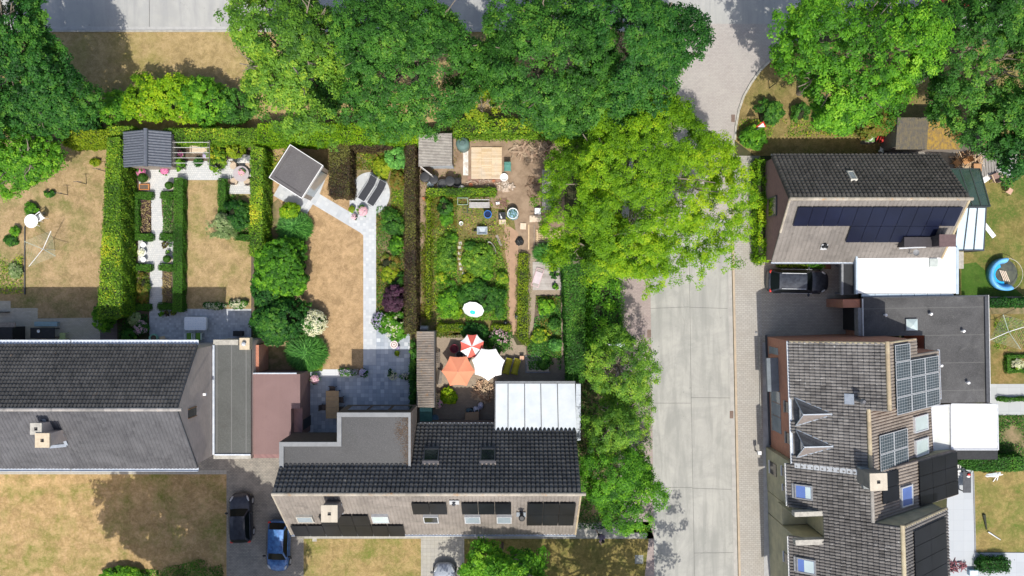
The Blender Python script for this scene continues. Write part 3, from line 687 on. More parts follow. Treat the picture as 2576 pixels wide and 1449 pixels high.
tiles(b, pn, wide, Ln - .02, T_MIDN, .30, .33, rel=1.7, clip=lambda u, v: ~((u > uc) & (v < vc)) , slabs=[(0, uc, 0, Ln), (uc, wide, vc, Ln)])
ps = Plane(b, (XL - Lx, ys - Ly, zs), (1, 0, 0), (0, yr - ys, zr - zs)); Ls = sqrt((yr - ys) ** 2 + (zr - zs) ** 2)
tiles(b, ps, wide, Ls - .02, T_MIDS, .25, .33, rel=.5)
ridge(b, (XL - Lx, yr - Ly, zr + .03), (XR - Lx, yr - Ly, zr + .03), RIDGE, .12, .40)
for X in (XL + .02, XR - .02):
    ridge(b, (X - Lx, ys - Ly, zs + .04), (X - Lx, yr - Ly, zr + .04), RIDGEY if X > 0 else RIDGE, .07, .34, 'verge_tiles')
gutter(b, (uc * 0 + fx1 + .2 - Lx, yn + .1 - Ly, zn - .02), (WX(1245, 3.4) - Lx, yn + .1 - Ly, zn - .02), GUT, .1, .08)
gutter(b, (XL - Lx, ys - .1 - Ly, zs - .05), (XR - Lx, ys - .1 - Ly, zs - .05), GUT, .12, .1)
# flat roofed upper storey
mb = MB(); P = [(fx0, WY(1186, 6.3)), (fx1, WY(1186, 6.3)), (fx1, fy0), (fxm, fy0), (fxm, fym), (fx0, fym)]; P = [(x - Lx, y - Ly) for x, y in P]
mb.prism(P, 2.8, fz - .1); mb.build('clad_storey', M('dark_cladding', (.085, .07, .06), (.06, .05, .045), 3, .8), b.e)
mb = MB(); Q = [(fx0 + .02, WY(1186, 6.3)), (fx1 - .02, WY(1186, 6.3)), (fx1 - .02, fy0 - .02), (fxm + .02, fy0 - .02), (fxm + .02, fym - .02), (fx0 + .02, fym - .02)]
mb.prism([(x - Lx, y - Ly) for x, y in Q], fz - .097, fz); mb.build('flat_roof', BIT_M, b.e)
mb = MB(); e = .3
def rim(x0, x1, y0, y1): mb.box(x0 - Lx, x1 - Lx, y0 - Ly, y1 - Ly, fz + .003, fz + .16)
yb = WY(1182, 6.3)
rim(fx0, fx0 + e, yb, fym - e); rim(fx0, fxm, fym - e + .002, fym); rim(fxm + .002, fxm + e, fym - e + .002, fy0 - e); rim(fxm + .002, fx1, fy0 - e + .002, fy0); rim(fx1 - .16, fx1, yb, fy0 - e)
mb.build('roof_upstand', FLAT('upstand_felt', (.16, .17, .18), (.21, .22, .23), (.12, .12, .12), 1., .5), b.e)
mb = MB()   # ground floor set back under the upper storey
mb.box(fx0 + .3 - Lx, fx1 - .2 - Lx, yn - 1.6 - Ly, fym - .8 - Ly, 0, 2.797); mb.build('ground_floor', WB_BRN, b.e)
for i in range(3):
    mb = MB(); xx = fxm + .5 + i * 1.5; mb.box(xx - Lx, xx + 1.3 - Lx, fy0 + .002 - Ly, fy0 + .03 - Ly, 3.6, 5.3); q = mb.build('window', GL_DARK, b.e)
for k in range(9):
    mb = MB(); zz = 2.9 + k * .34; mb.box(fx1 + .002 - Lx, fx1 + .02 - Lx, WY(1180, 6) - Ly, fy0 - Ly, zz, zz + .3); mb.build('cladding_board', GWOOD if k % 2 else M('cladding_b', (.17, .13, .11), (.12, .095, .08), 3, .8), b.e)
# debris swept by the wind against the upstand
mb = MB(); fp = []; 
n = 900; xs = fx1 - .2 - np.abs(rng.normal(0, .22, n)); ysd = rng.uniform(yb + .05, fy0 - .35, n)
xs[600:] = rng.normal(fx1 - .75, .18, 300); ysd[600:] = rng.normal(fy0 - 1.3, .35, 300)
P_ = np.stack([xs, ysd, np.full(n, fz + .012)], 1); leaf_object('leaf_litter', P_, np.tile([0, 0, 1.], (n, 1)) + rng.normal(0, .2, (n, 3)), .035, rng.uniform(0, .6, n), LEAF('litter', [(0, (.05, .035, .025)), (1, (.2, .13, .08))], 0), b.e, off=(Lx, Ly, 0))
# chimney
q = W(828, 1293, 8.5) - b.L; chimney(b, q.x, q.y, 4.5, 8.35, .95, 1.0, M('chimney_slates', (.25, .22, .20), (.2, .175, .16), 4, .85))
u0, v0 = ps.uv(858, 1262); u1, v1 = ps.uv(862, 1288); mb = MB(); mb.bar(ps.pt(u0, v0, .15), ps.pt(u1, v1, .15), .14, .03); mb.build('lead_flashing', ZINC, b.e)
# solar panels on the south slope
def uvw(pl, x0, y0, x1, y1):
    a = pl.uv(x0, y0, .1); c = pl.uv(x1, y1, .1); return min(a[0], c[0]), min(a[1], c[1]), abs(a[0] - c[0]), abs(a[1] - c[1])
u, v, a, c = uvw(ps, 742, 1343, 1014, 1320); v = .08; ph = ps.uv(900, 1319, .1)[1] - v
solar(b, ps, u, v, (a - 6 * .03) / 7, ph, 7, 1, PAN_B)
u2 = u + 2 * ((a - 6 * .03) / 7 + .03); ph2 = ps.uv(900, 1294, .1)[1] - v - ph - .03
solar(b, ps, u2, v + ph + .03, (a - 6 * .03) / 7, ph2, 3, 1, PAN_B)
for x0, x1, n in ((1040, 1122, 2), (1163, 1286, 3)):
    u, v, a, c = uvw(ps, x0, 1290, x1, 1263); solar(b, ps, u, v, (a - .03 * (n - 1)) / n, c, n, 1, PAN_B)
u, v, a, c = uvw(ps, 1325, 1318, 1449, 1263); solar(b, ps, u, v, (a - .06) / 3, (c - .03) / 2, 3, 2, PAN_B)
for x0, x1, y0, y1, gm, fm in ((751, 785, 1296, 1310, GL_SKY, M('cream_frame', (.5, .48, .43), None, 5)), (939, 976, 1295, 1311, GL_LT, ALU), (1067, 1102, 1296, 1311, GL_DARK, ALU), (1170, 1208, 1296, 1312, GL_SKY, ALU), (1250, 1287, 1296, 1312, GL_SKY, ALU)):
    u, v, a, c = uvw(ps, x0, y1, x1, y0); roof_window(b, ps, u, u + a, v, v + c, fm, gm, .06)
for x0, x1 in ((1068, 1103), (1209, 1246)):
    u, v, a, c = uvw(pn, x0, 1131, x1, 1162); roof_window(b, pn, u, u + a, v, v + c, DGREY, GL_DARK, .07)
    mb = MB(); pbox(mb, pn, u - .05, u + a + .05, v + c + .002, v + c + .22, .1, .2); mb.build('window_flashing', M('pale_flashing', (.36, .31, .28), None, 5), b.e)
u, v = ps.uv(1312, 1290); vent(b, ps.pt(u, v), (0, 0, 1), 1.2, .13, BLK)
mb = MB(); pbox(mb, ps, u - .35, u + .3, v - .3, v + .35, .13, .15); mb.build('flue_flashing', ZINC, b.e)
u, v = ps.uv(1142, 1258); vent(b, ps.pt(u, v), ps.N, .3, .08, DGREY)
mb = MB(); pbox(mb, ps, u - .3, u + .35, v - .35, v + .2, .13, .15); mb.build('flue_flashing', ALU, b.e)

# conservatory roof at the back of the middle house
b = Bld('conservatory', 'white panelled conservatory roof at the rear of the solar panelled house', 'conservatory', (1.8, -9))
Lx, Ly = b.L.x, b.L.y; z0, z1 = 2.7, 3.9; x0, x1 = WX(1247, 2.7), WX(1447, 2.7); y0, y1 = WY(964, z0), WY(1089, z1)
pc = Plane(b, (x1 - Lx, y0 - Ly, z0), (-1, 0, 0), (0, y1 - y0, z1 - z0)); Lc = sqrt((y1 - y0) ** 2 + (z1 - z0) ** 2); wc = x1 - x0
us = [0] + [x1 - WX(p, 3.3) for p in (1403, 1361, 1320, 1278)][0:] + [wc]; us[1] = x1 - WX(1403, 3.2)
for i in range(5):
    mb = MB(); pbox(mb, pc, us[i] + .02, us[i + 1] - .02, .05, Lc - .05, 0, .035); mb.build('roof_panel', OPAL, b.e)
mb = MB()
for u in us[1:-1]: pbox(mb, pc, u - .025, u + .025, .04, Lc - .04, .036, .075)
mb.build('glazing_bars', DGREY, b.e)
mb = MB(); pbox(mb, pc, -.02, wc + .02, -.14, .04, -.05, .06); pbox(mb, pc, -.02, wc + .02, Lc - .05, Lc + .03, .0, .08); pbox(mb, pc, wc - .02, wc + .05, -.14, Lc, -.05, .09); mb.build('edge_profile', GREY, b.e)
mb = MB()
for i in range(5): mb.box(x1 + .02 - Lx, x1 + .36 - Lx, y0 + .0 - i * .82 - Ly, y0 - .8 - i * .82 - Ly, 3.05, 3.12)
mb.build('wall_coping', ZINC, b.e)
mb = MB(); mb.box(x1 + .04 - Lx, x1 + .34 - Lx, y0 - 4.05 - Ly, y0 - Ly, 0, 3.047); mb.build('side_wall', WB_BRN, b.e)
for i in range(4):
    mb = MB(); a = x0 + .1 + i * (wc - .2) / 4; mb.box(a - Lx, a + (wc - .2) / 4 - .06 - Lx, y0 - .2 - Ly, y0 - .14 - Ly, .05, 2.55); mb.build('glazed_door', GL_DARK, b.e)
mb = MB(); mb.box(x0 + .02 - Lx, x0 + .08 - Lx, y1 - Ly, y0 - .1 - Ly, 0, 2.6); mb.build('glazed_side', GL_DARK, b.e)
# ================= detached east house =================
b = Bld('east_house', 'detached house with a black tiled north slope and blue black solar panels', 'house', (25, 6))
Lx, Ly = b.L.x, b.L.y; zr, ze = 6.3, 2.7
XL, XR = WX(1986, zr), WX(2440, zr); yr, yn, ys = WY(500, zr), WY(393, ze), WY(658, ze)
mb = MB(); extr(mb, [(yn - .15 - Ly, 0), (ys + .15 - Ly, 0), (ys + .15 - Ly, ze - .13), (yr - Ly, zr - .16), (yn - .15 - Ly, ze - .13)], XL + .08 - Lx, XR - .08 - Lx); mb.build('wall', WB_PLUM, b.e)
pn = Plane(b, (XR - Lx, yn - Ly, ze), (-1, 0, 0), (0, yr - yn, zr - ze)); Ln = sqrt((yr - yn) ** 2 + (zr - ze) ** 2); wd = XR - XL
tiles(b, pn, wd, Ln - .02, T_EN, .30, .33, rel=1.8)
ps = Plane(b, (XL - Lx, ys - Ly, ze), (1, 0, 0), (0, yr - ys, zr - ze)); Ls = sqrt((yr - ys) ** 2 + (zr - ze) ** 2)
tiles(b, ps, wd, Ls - .02, T_ES, .30, .33, rel=.5)
ridge(b, (XL - Lx, yr - Ly, zr + .03), (XR - Lx, yr - Ly, zr + .03), RIDGE, .13, .4)
ridge(b, (XR - .03 - Lx, ys - Ly, ze + .04), (XR - .03 - Lx, yr - Ly, zr + .04), RIDGEY, .09, .34, 'verge_tiles')
ridge(b, (XL + .03 - Lx, ys + 2 - Ly, ze + 1.77), (XL + .03 - Lx, yr - Ly, zr + .04), RIDGE, .08, .34, 'verge_tiles')
gutter(b, (XL - Lx, yn + .1 - Ly, ze - .05), (XR - Lx, yn + .1 - Ly, ze - .05), GUT, .1, .08)
gutter(b, (XL - Lx, ys - .1 - Ly, ze - .05), (WX(2150, ze) - Lx, ys - .1 - Ly, ze - .05), GUT, .1, .08)
mb = MB(); y_ = WY(518, 3.2); mb.box(XL + .02 - Lx, XL + .078 - Lx, y_ - .65 - Ly, y_ + .65 - Ly, 2.0, 3.6); q = mb.build('window', GL_DARK, b.e)
mb = MB()
for a in (-.72, .64): mb.box(XL - .02 - Lx, XL + .075 - Lx, y_ + a - Ly, y_ + a + .08 - Ly, 1.95, 3.65)
mb.box(XL - .02 - Lx, XL + .075 - Lx, y_ - .63 - Ly, y_ + .63 - Ly, 3.603, 3.68); mb.build('frame', DGREY, q)
a0 = ps.uv(2007, 519, .1); a1 = ps.uv(1994, 566, .1); a2 = ps.uv(2421, 519, .1); pw = (a2[0] - a0[0] - .3) / 11; ph = a0[1] - a1[1]
solar(b, ps, (a0[0] + a1[0]) / 2, a1[1], pw, ph, 11, 1, PAN_BL)
a3 = ps.uv(2140, 570, .1); a4 = ps.uv(2124, 610, .1)
solar(b, ps, (a3[0] + a4[0]) / 2, a1[1] - .03 - (a3[1] - a4[1]), pw, a3[1] - a4[1], 6, 1, PAN_BL)
u, v, a, c = uvw(pn, 2128, 435, 2156, 456); roof_window(b, pn, u, u + a, v, v + c, M('pale_window_frame', (.62, .61, .56), None, 4), GL_SKY, .08, .3)
u, v = ps.uv(2073, 617); mb = MB(); pbox(mb, ps, u - .25, u + .2, v - .3, v + .2, .13, .15); mb.build('flue_flashing', ALU, b.e)
for dx, dy in ((0, .2), (.12, 0), (-.12, .02)): vent(b, ps.pt(u + dx, v + dy), ps.N, .2, .07, BLK, True)
# chimney breast clad in slate, on the south eave
q = W(2385, 606, 5.6) - b.L; mb = MB(); mb.box(q.x - .55, q.x + .5, q.y - .35, q.y + .4, 1.2, 5.5); cc = mb.build('chimney', M('slate_cladding', (.09, .075, .07), (.06, .05, .05), 5, .8), b.e)
mb = MB(); mb.box(q.x - .6, q.x + .55, q.y - .4, q.y + .45, 5.503, 5.6); mb.build('chimney_cap', M('plum_cap', (.13, .085, .085), None, 5), cc)
mb = MB(); mb.box(q.x - 2.5, q.x - .56, q.y - .35, q.y + .33, 2.6, 4.6); mb.build('dormer', M('slate_dormer', (.05, .045, .05), None, 5), b.e)
mb = MB(); mb.bar((q.x - 2.7, q.y - .45, 4.3), (q.x - .9, q.y - .36, 4.45), .09, .04); mb.build('antenna', ALU, b.e)
mb = MB(); s_ = q + Vector((-1.5, -.75, -1.2)); mb.tube((s_.x, s_.y, 3.2), (s_.x, s_.y, 4.2), .03); mb.lathe([(.02, 0), (.15, .03), (.22, .1)], 14, (s_.x, s_.y, 4.2), cap=False); mb.build('satellite_dish', GREY, b.e)

b = Bld('white_flat_annex', 'bright white flat roofed annex between the east house and the black flat roof', 'annex', (27, .7))
Lx, Ly = b.L.x, b.L.y; z = 3.0; P = [(2157, 738), (2404, 738), (2404, 620), (2386, 620), (2372, 648), (2157, 650)]
P = [WW - b.L for WW in (W(x, y, z) for x, y in P)]
mb = MB(); mb.prism([(p.x, p.y) for p in P], z - .15, z); mb.build('roof', WROOF, b.e)
mb = MB(); mb.box(WX(2157, z) + .1 - Lx, WX(2404, z) - .1 - Lx, WY(738, z) + .1 - Ly, WY(648, z) - .3 - Ly, 0, z - .153); mb.build('wall', WB_PLUM, b.e)
mb = MB(); mb.box(WX(2404, z) + .003 - Lx, WX(2411, z) - Lx, WY(740, z) - Ly, WY(622, z) - Ly, z - .25, z + .05)
for i in range(7): mb.box(WX(2168 + i * 33, z) - Lx, WX(2168 + i * 33 + 32, z) - Lx, WY(746, z) - Ly, WY(739, z) - Ly, z - .12, z + .04)
mb.box(WX(2152, z) - Lx, WX(2157, z) - .003 - Lx, WY(740, z) - Ly, WY(640, z) - Ly, z - .25, z + .06); mb.build('edge_trim', M('blue_grey_trim', (.45, .53, .60), (.38, .46, .53), 3, .5), b.e)
q = W(2347, 661, z) - b.L; mb = MB(); mb.box(q.x - .3, q.x + .3, q.y - .3, q.y + .3, z + .003, z + .12); mb.build('roof_light', M('frosted_light', (.45, .5, .48), None, 5), b.e)
mb = MB(); mb.box(WX(2118, 2.6) - Lx, WX(2154, 2.6) - Lx, WY(742, 2.6) - Ly, WY(664, 2.6) - Ly, 2.45, 2.6); mb.build('carport_dark_gap', BLK, b.e)  # black sheet stands for the shade in the carport opening
mb = MB(); mb.box(WX(2116, 2.6) - Lx, WX(2121, 2.6) - Lx, WY(742, 2.6) - Ly, WY(662, 2.6) - Ly, 2.35, 2.66); mb.build('porch_edge', GREY, b.e)
for py in (668, 738):
    mb = MB(); q = W(2122, py, 1.5) - b.L; mb.box(q.x, q.x + .12, q.y - .06, q.y + .06, 0, 2.44); mb.build('porch_post', GREY, b.e)

# glazed lean-tos on the garden side
def lean(name, label, quad, zs, gm, fm, nb, off, hipost=True):
    b = Bld(name, label, 'conservatory', off)
    P = [b.l(W(x, y, z)) for (x, y), z in zip(quad, zs)]
    mb = MB(); mb.slab(P, .03); mb.build('roof_glazing', gm, b.e)
    mb = MB(); h = Vector((0, 0, .03))
    for i in range(nb + 1):
        t = i / nb; mb.bar(P[0].lerp(P[1], t) + h, P[3].lerp(P[2], t) + h, .07, .07)
    mb.bar(P[0] + h, P[1] + h, .09, .09); mb.bar(P[3] + h, P[2] + h, .09, .09); mb.build('glazing_bars', fm, b.e)
    mb = MB()
    for i in range(4):
        t = i / 3; q = P[1].lerp(P[2], t) if hipost else P[0].lerp(P[3], t); mb.box(q.x - .04, q.x + .04, q.y - .04, q.y + .04, 0, q.z - .04)
    mb.build('posts', fm, b.e); return b
lean('glass_veranda', 'green tinted glass veranda with black bars behind the east house', [(2388, 425), (2464, 425), (2490, 519), (2425, 519)], (3.0, 2.5, 2.5, 3.0), GL_GRN, M('dark_green_bar', (.03, .045, .045), None, 5), 3, (30, 7))
lean('opal_veranda', 'pale blue opal sheet veranda roof next to the green glass one', [(2415, 522), (2480, 522), (2474, 630), (2398, 630)], (2.9, 2.35, 2.35, 2.9), OPALB, DGREY, 3, (30, 4))

# ================= row of three houses, lower right (turned by 2 degrees) =================
b = Bld('brick_row_house', 'red brick fronted house with two triangular dormers and framed solar panels', 'house', (19.0819, -3.6549), R(2))
ZE = 5.6; s = .75; cz = lambda x: ZE + s * x
xr1, xr2 = 4.92, 3.93; z1, z2 = cz(xr1), cz(xr2); yA, yM, yB = 0., -4.35, -8.45
hyp = lambda x: x * sqrt(1 + s * s)
plA = Plane(b, (0, 0, ZE), (0, -1, 0), (1, 0, s))
def clipA(u, v):
    x = v / sqrt(1 + s * s); k = (x < xr1) & ~((u > 4.35) & (x > xr2))
    for yc in (-4.83, -7.0): k &= ~((np.abs(u + yc) < .78 * (1 - x / 2.1)) & (x > .1))
    return k
tiles(b, plA, 8.45, hyp(xr1), T_A, .21, .34, clip=clipA, slabs=[(0, 4.35, 0, hyp(xr1)), (4.35, 8.45, 0, hyp(xr2))])
w1 = 10.45 - xr1
plr = Plane(b, (10.45, yM, z1 - s * w1), (0, 1, 0), (-1, 0, s))
tiles(b, plr, 4.35, hyp(w1), T_AR, .21, .34, rel=.8, clip=lambda u, v: ~((u > 3.3) & (v < hyp(10.45 - 7.88))), slabs=[(0, 3.3, 0, hyp(w1)), (3.3, 4.35, hyp(2.57), hyp(w1))])
w2 = 10.6 - xr2
pl2 = Plane(b, (10.6, yB, z2 - s * w2), (0, 1, 0), (-1, 0, s))
def yb2(v): return 0
tiles(b, pl2, 4.10, hyp(w2), T_AR, .21, .34, clip=None)
ridge(b, (xr1, yM, z1 + .03), (xr1, 0, z1 + .03), RIDGEY, .14, .36); ridge(b, (xr2, yB, z2 + .03), (xr2, yM - .05, z2 + .03), RIDGEY, .13, .36)
ridge(b, (xr1, -.05, z1 + .02), (7.88, -.05, z1 + .02 - s * (7.88 - xr1)), RIDGEY, .08, .33, 'verge_tiles'); ridge(b, (0, -.05, ZE + .04), (xr1, -.05, z1 + .04), RIDGEY, .08, .33, 'verge_tiles')
gutter(b, (-.08, 0, ZE - .03), (-.08, yB, ZE - .03), GUT, .17, .1)
gutter(b, (7.95, 0, cz(xr1) - s * (7.9 - xr1) - .1), (7.95, -1.0, cz(xr1) - s * (7.9 - xr1) - .1), GUT, .14, .1); gutter(b, (10.52, -1.0, z1 - s * w1 - .06), (10.52, yM - .1, z1 - s * w1 - .06), GUT, .16, .1)
mb = MB()   # walls: west part, tall rear part, low rear part
extr(mb, [(.3, 0), (7.8, 0), (7.8, z1 - s * (7.8 - xr1) - .18), (xr1, z1 - .18), (.3, cz(.3) - .18)], -.06, -1.04, 'y')
extr(mb, [(.3, 0), (10.3, 0), (10.3, z1 - s * (10.3 - xr1) - .18), (xr1, z1 - .18), (.3, cz(.3) - .18)], -1.045, yM, 'y')
extr(mb, [(.3, 0), (10.5, 0), (10.5, z2 - s * (10.5 - xr2) - .18), (xr2, z2 - .18), (.3, cz(.3) - .18)], yM - .005, yB, 'y')
mb.build('wall', WB_RED, b.e)
# solar panels with pale frames: 1 + 3 x 3 and 2 x 2
a = plr.uv(2249, 868, .1); c = plr.uv(2362, 1016, .1)
pu = 1.0; tot = abs(a[0] - c[0]); pv = abs(a[1] - c[1])
uu = min(plr.uv(2255, 1021, .1)[0], c[0]); cw = (abs(a[0] - uu) - .09) / 4; ch = (abs(a[1] - c[1]) - .06) / 3
PANM = PAN_G
solar(b, plr, uu, min(a[1], c[1]) + .12, cw, ch, 4, 3, PANM, ALU, .03, skip=((3, 0), (3, 1)), cells=(6, 6))
a = pl2.uv(2208, 1096, .1); c = pl2.uv(2281, 1168, .1)
solar(b, pl2, min(a[0], c[0]), min(a[1], c[1]), (abs(a[0] - c[0]) - .03) / 2, (abs(a[1] - c[1]) - .03) / 2, 2, 2, PANM, ALU, .03, cells=(6, 6))
for x0, y0, x1, y1 in ((2296, 1049, 2331, 1080), (2299, 1108, 2332, 1140)):
    a = pl2.uv(x0, y0, .1); c = pl2.uv(x1, y1, .1); roof_window(b, pl2, a[0], c[0], a[1], c[1], ALU, GL_LT, .09)
# flue with pipe lying to the right, plus lead patch
u, v = plA.uv(2152, 1004); mb = MB(); pbox(mb, plA, u - .35, u + .35, v - .65, v - .05, .14, .16); mb.build('flue_flashing', ZINC, b.e)
q = plA.pt(u, v); mb = MB(); mb.tube(q, q + Vector((.0, .0, 1.1)), .12, n=12); mb.tube(q + Vector((0, 0, 1.12)), q + Vector((0, 0, 1.25)), .2, .1, 12); mb.build('flue_pipe', M('flue_metal', (.18, .18, .19), None, 6, .4, .5), b.e)
# dormers
for yc in (-4.83, -7.0):
    hw = .82; A = Vector((.3, yc, 7.1)); Lf = Vector((.34, yc + hw, cz(.34) + .05)); Rt = Vector((.34, yc - hw, cz(.34) + .05)); T = Vector((2.12, yc, cz(2.12) + .05))
    mb = MB(); mb.add([Lf, Rt, A, T], [(1, 0, 2), (0, 1, 3)]); fc = mb.build('dormer_front', M('blue_grey_board', (.10, .12, .14), (.08, .095, .11), 4, .7), b.e)
    mb = MB(); mb.obox(A * .45 + (Lf + Rt) * .275 + Vector((-.02, 0, 0)), (.05, .75, .5)); mb.build('dormer_window', GL_DARK, fc)
    for sgn, E in ((1, Lf), (-1, Rt)):
        mb = MB(); N_ = (A - E).cross(T - E).normalized(); N_ = N_ if N_.z > 0 else -N_
        e2 = E + (E - T).normalized() * .12 + Vector((-.1, .06 * sgn, -.02)); a2 = A + Vector((-.12, 0, .02))
        rows = 7
        for k in range(rows):
            t0, t1 = k / rows, (k + 1) / rows
            p = [e2.lerp(a2, t0), e2.lerp(a2, t1), T.lerp(a2, t1), T.lerp(a2, t0)]
            mb.add([p[0] + N_ * .05, p[1] + N_ * .02, p[2] + N_ * .02, p[3] + N_ * .05], [(0, 1, 2, 3) if sgn > 0 else (3, 2, 1, 0)])
        mb.add([e2 - N_ * .03, a2 - N_ * .03, T - N_ * .03], [(0, 1, 2), (2, 1, 0)])
        mb.build('dormer_roof', T_A if sgn > 0 else M('pale_dormer_tiles', (.22, .19, .175), (.16, .14, .13), 5, .8), b.e)
        mb = MB(); mb.bar(e2 + N_ * .06, T + N_ * .06, .07, .04); mb.bar(e2 + N_ * .06, a2 + N_ * .06, .06, .05); mb.build('dormer_trim', ZINC, b.e)
    mb = MB(); mb.bar(A + Vector((-.1, 0, .04)), T, .08, .05); mb.build('dormer_ridge', ZINC, b.e)
# front windows, door canopy
for y0, y1, zz0, zz1, nm in ((-.75, -1.25, .9, 2.5, 'window'), (-3.95, -4.8, .9, 2.6, 'window'), (-4.85, -5.8, .9, 2.6, 'window'), (-5.85, -7.0, .9, 2.6, 'window'), (-4.45, -5.2, 3.6, 5.0, 'window'), (-6.65, -7.4, 3.6, 5.0, 'window')):
    mb = MB(); mb.box(.255, .297, y0, y1, zz0, zz1); w0 = mb.build(nm, GL_SKY if zz1 < 3 else GL_DARK, b.e)
    mb = MB(); mb.box(.18, .298, y0 + .05, y1 - .05, zz0 - .08, zz0 - .003); mb.build('sill', CCAP, w0)
mb = MB(); mb.box(-.55, .298, -1.45, -3.9, 2.2, 2.45); mb.build('door_canopy', M('canopy_zinc', (.17, .2, .23), (.13, .155, .18), 2, .6), b.e)
mb = MB(); mb.box(.2, .298, .05, -8.3, .0, .25); mb.build('plinth', DGREY, b.e)
# party parapet
mb = MB()
for k in range(11): x0 = .02 + k * .335; mb.obox((x0 + .165, yB - .08, cz(x0 + .165) + .12), (.38, .34, .05), rz=0, ry=-math.atan(s))
mb.build('parapet_coping', M('pale_coping', (.44, .46, .48), (.36, .38, .4), 3, .7), b.e)

b = Bld('rendered_row_house', 'beige rendered house with a blue blind skylight and black solar panels', 'house', (19.0819, -3.6549), R(2))
xe = -.35; xrB = 3.95; zB = cz(xrB); y0B, y1B = -8.47, -11.72
plB = Plane(b, (xe, y0B, cz(xe)), (0, -1, 0), (1, 0, s))
tiles(b, plB, 3.25, hyp(xrB - xe), T_B, .21, .34, clip=lambda u, v: ~((u > 3.0) & (v < hyp(2.0))), slabs=[(0, 3.0, 0, hyp(xrB - xe)), (3.0, 3.25, hyp(2.0), hyp(xrB - xe))])
xq, zq = 12.55, 3.1; dB = Vector((xrB - xq, 0, zB - zq))
plBr = Plane(b, (xq, y1B, zq), (0, 1, 0), dB)
tiles(b, plBr, 3.25, dB.length - .02, T_AR, .21, .34)
ridge(b, (xrB, y1B, zB + .03), (xrB, y0B - .05, zB + .03), M('mortar_ridge', (.34, .32, .29), (.27, .255, .23), 5, .85), .12, .36)
mb = MB(); extr(mb, [(xe + .3, 0), (xq - .3, 0), (xq - .3, zq - .05), (xrB, zB - .18), (xe + .3, cz(xe + .3) - .18)], y0B - .005, y1B - .0, 'y'); mb.build('wall', REND, b.e)
gutter(b, (xe - .08, y0B, cz(xe) - .04), (xe - .08, y1B + .3, cz(xe) - .04), WHITE, .12, .1)
a = plB.uv(2000, 1216, .1); c = plB.uv(2046, 1259, .1)
roof_window(b, plB, a[0], c[0], a[1], c[1], GREY, GL_BLUE, .09, split=None)
mb = MB(); pbox(mb, plB, a[0] + .12, c[0] - .12, (a[1] + c[1]) / 2 + .12, max(a[1], c[1]) - .12, .232, .245); mb.build('roller_blind', GL_LT, b.e)
a = plBr.uv(2294, 1172, .1); c = plBr.uv(2396, 1290, .1)
pwB = (abs(a[0] - c[0]) - .06 - .15) / 3; phB = (abs(a[1] - c[1]) - .06) / 3
solar(b, plBr, .12, .05, (3.05 - .06) / 3, phB, 3, 3, PAN_B)
a = plBr.uv(2215, 1185, .1); c = plBr.uv(2259, 1267, .1); solar(b, plBr, 1.05, min(a[1], c[1]), .98, abs(a[1] - c[1]), 2, 1, PAN_B)
a = plBr.uv(2263, 1226, .1); c = plBr.uv(2292, 1268, .1); roof_window(b, plBr, a[0], c[0], a[1], c[1], ALU, GL_BLUE, .08)
q = b.p(2211, 1213, 10.1); chimney(b, q.x, q.y, 6.8, 9.95, .98, .98, RENDG, TOPI)
mb = MB(); q2 = b.p(2183, 1198, 8.6); mb.prism([(q2.x - .5, q2.y + .6), (q2.x + .4, q2.y + .5), (q2.x + .5, q2.y - .9), (q2.x - .3, q2.y - .8)], 8.2, 8.62); mb.build('lead_flashing', M('lead_patch', (.26, .28, .28), (.2, .22, .22), 3, .7), b.e)
for y0, y1, za, zb in ((-9.1, -9.75, 3.5, 4.8), (-10.4, -10.8, 3.6, 4.5), (-9.3, -10.2, .9, 2.3)):
    mb = MB(); mb.box(xe + .255, xe + .297, y0, y1, za, zb); w0 = mb.build('window', GL_DARK, b.e); mb = MB(); mb.box(xe + .2, xe + .298, y0 + .04, y1 - .04, za - .07, za - .003); mb.build('sill', WHITE, w0)

b = Bld('loggia_row_house', 'beige house with a sunken roof terrace and lichen flecked tiles, bottom right', 'house', (19.0819, -3.6549), R(2))
xrC = 5.33; zC = cz(xrC); y0C, y1C = -11.74, -20.
plC = Plane(b, (xe, y0C, cz(xe)), (0, -1, 0), (1, 0, s)); LC = hyp(xrC - xe)
tiles(b, plC, y0C - y1C, LC, T_B, .21, .34, clip=lambda u, v: ~((u < 1.75) & (v < hyp(2.0))), slabs=[(0, 1.75, hyp(2.0), LC), (1.75, y0C - y1C, 0, LC)])
xc = 10.2; plCr = Plane(b, (xc, y1C, zC - s * (xc - xrC)), (0, 1, 0), (-1, 0, s))
tiles(b, plCr, y0C - y1C, hyp(xc - xrC), T_B, .21, .34)
ridge(b, (xrC, y1C, zC + .03), (xrC, y0C, zC + .03), RIDGEY, .14, .36)
ridge(b, (xrC, y0C - .06, zC + .02), (xc, y0C - .06, zC - s * (xc - xrC) + .02), RIDGEY, .1, .33, 'verge_tiles')
mb = MB()
extr(mb, [(1.9, 0), (xc - .3, 0), (xc - .3, zC - s * (xc - .3 - xrC) - .18), (xrC, zC - .18), (1.9, cz(1.9) - .18)], y0C, y0C - 1.75, 'y')
extr(mb, [(xe + .3, 0), (xc - .3, 0), (xc - .3, zC - s * (xc - .3 - xrC) - .18), (xrC, zC - .18), (xe + .3, cz(xe + .3) - .18)], y0C - 1.755, y1C, 'y')
mb.box(xe + .32, 1.895, y0C - .05, y0C - 1.7, 0, 3.1)
mb.build('wall', REND, b.e)
mb = MB(); mb.box(xe - .1, 2.05, y0C + .30, y0C - .02, 6.2, 6.75); mb.box(1.7, 2.05, y0C - .022, y0C - 1.6, 6.2, 6.78); mb.box(xe - .1, 2.05, y0C - 1.602, y0C - 1.95, 6.2, 6.74); mb.build('terrace_parapet', CCAP, b.e)
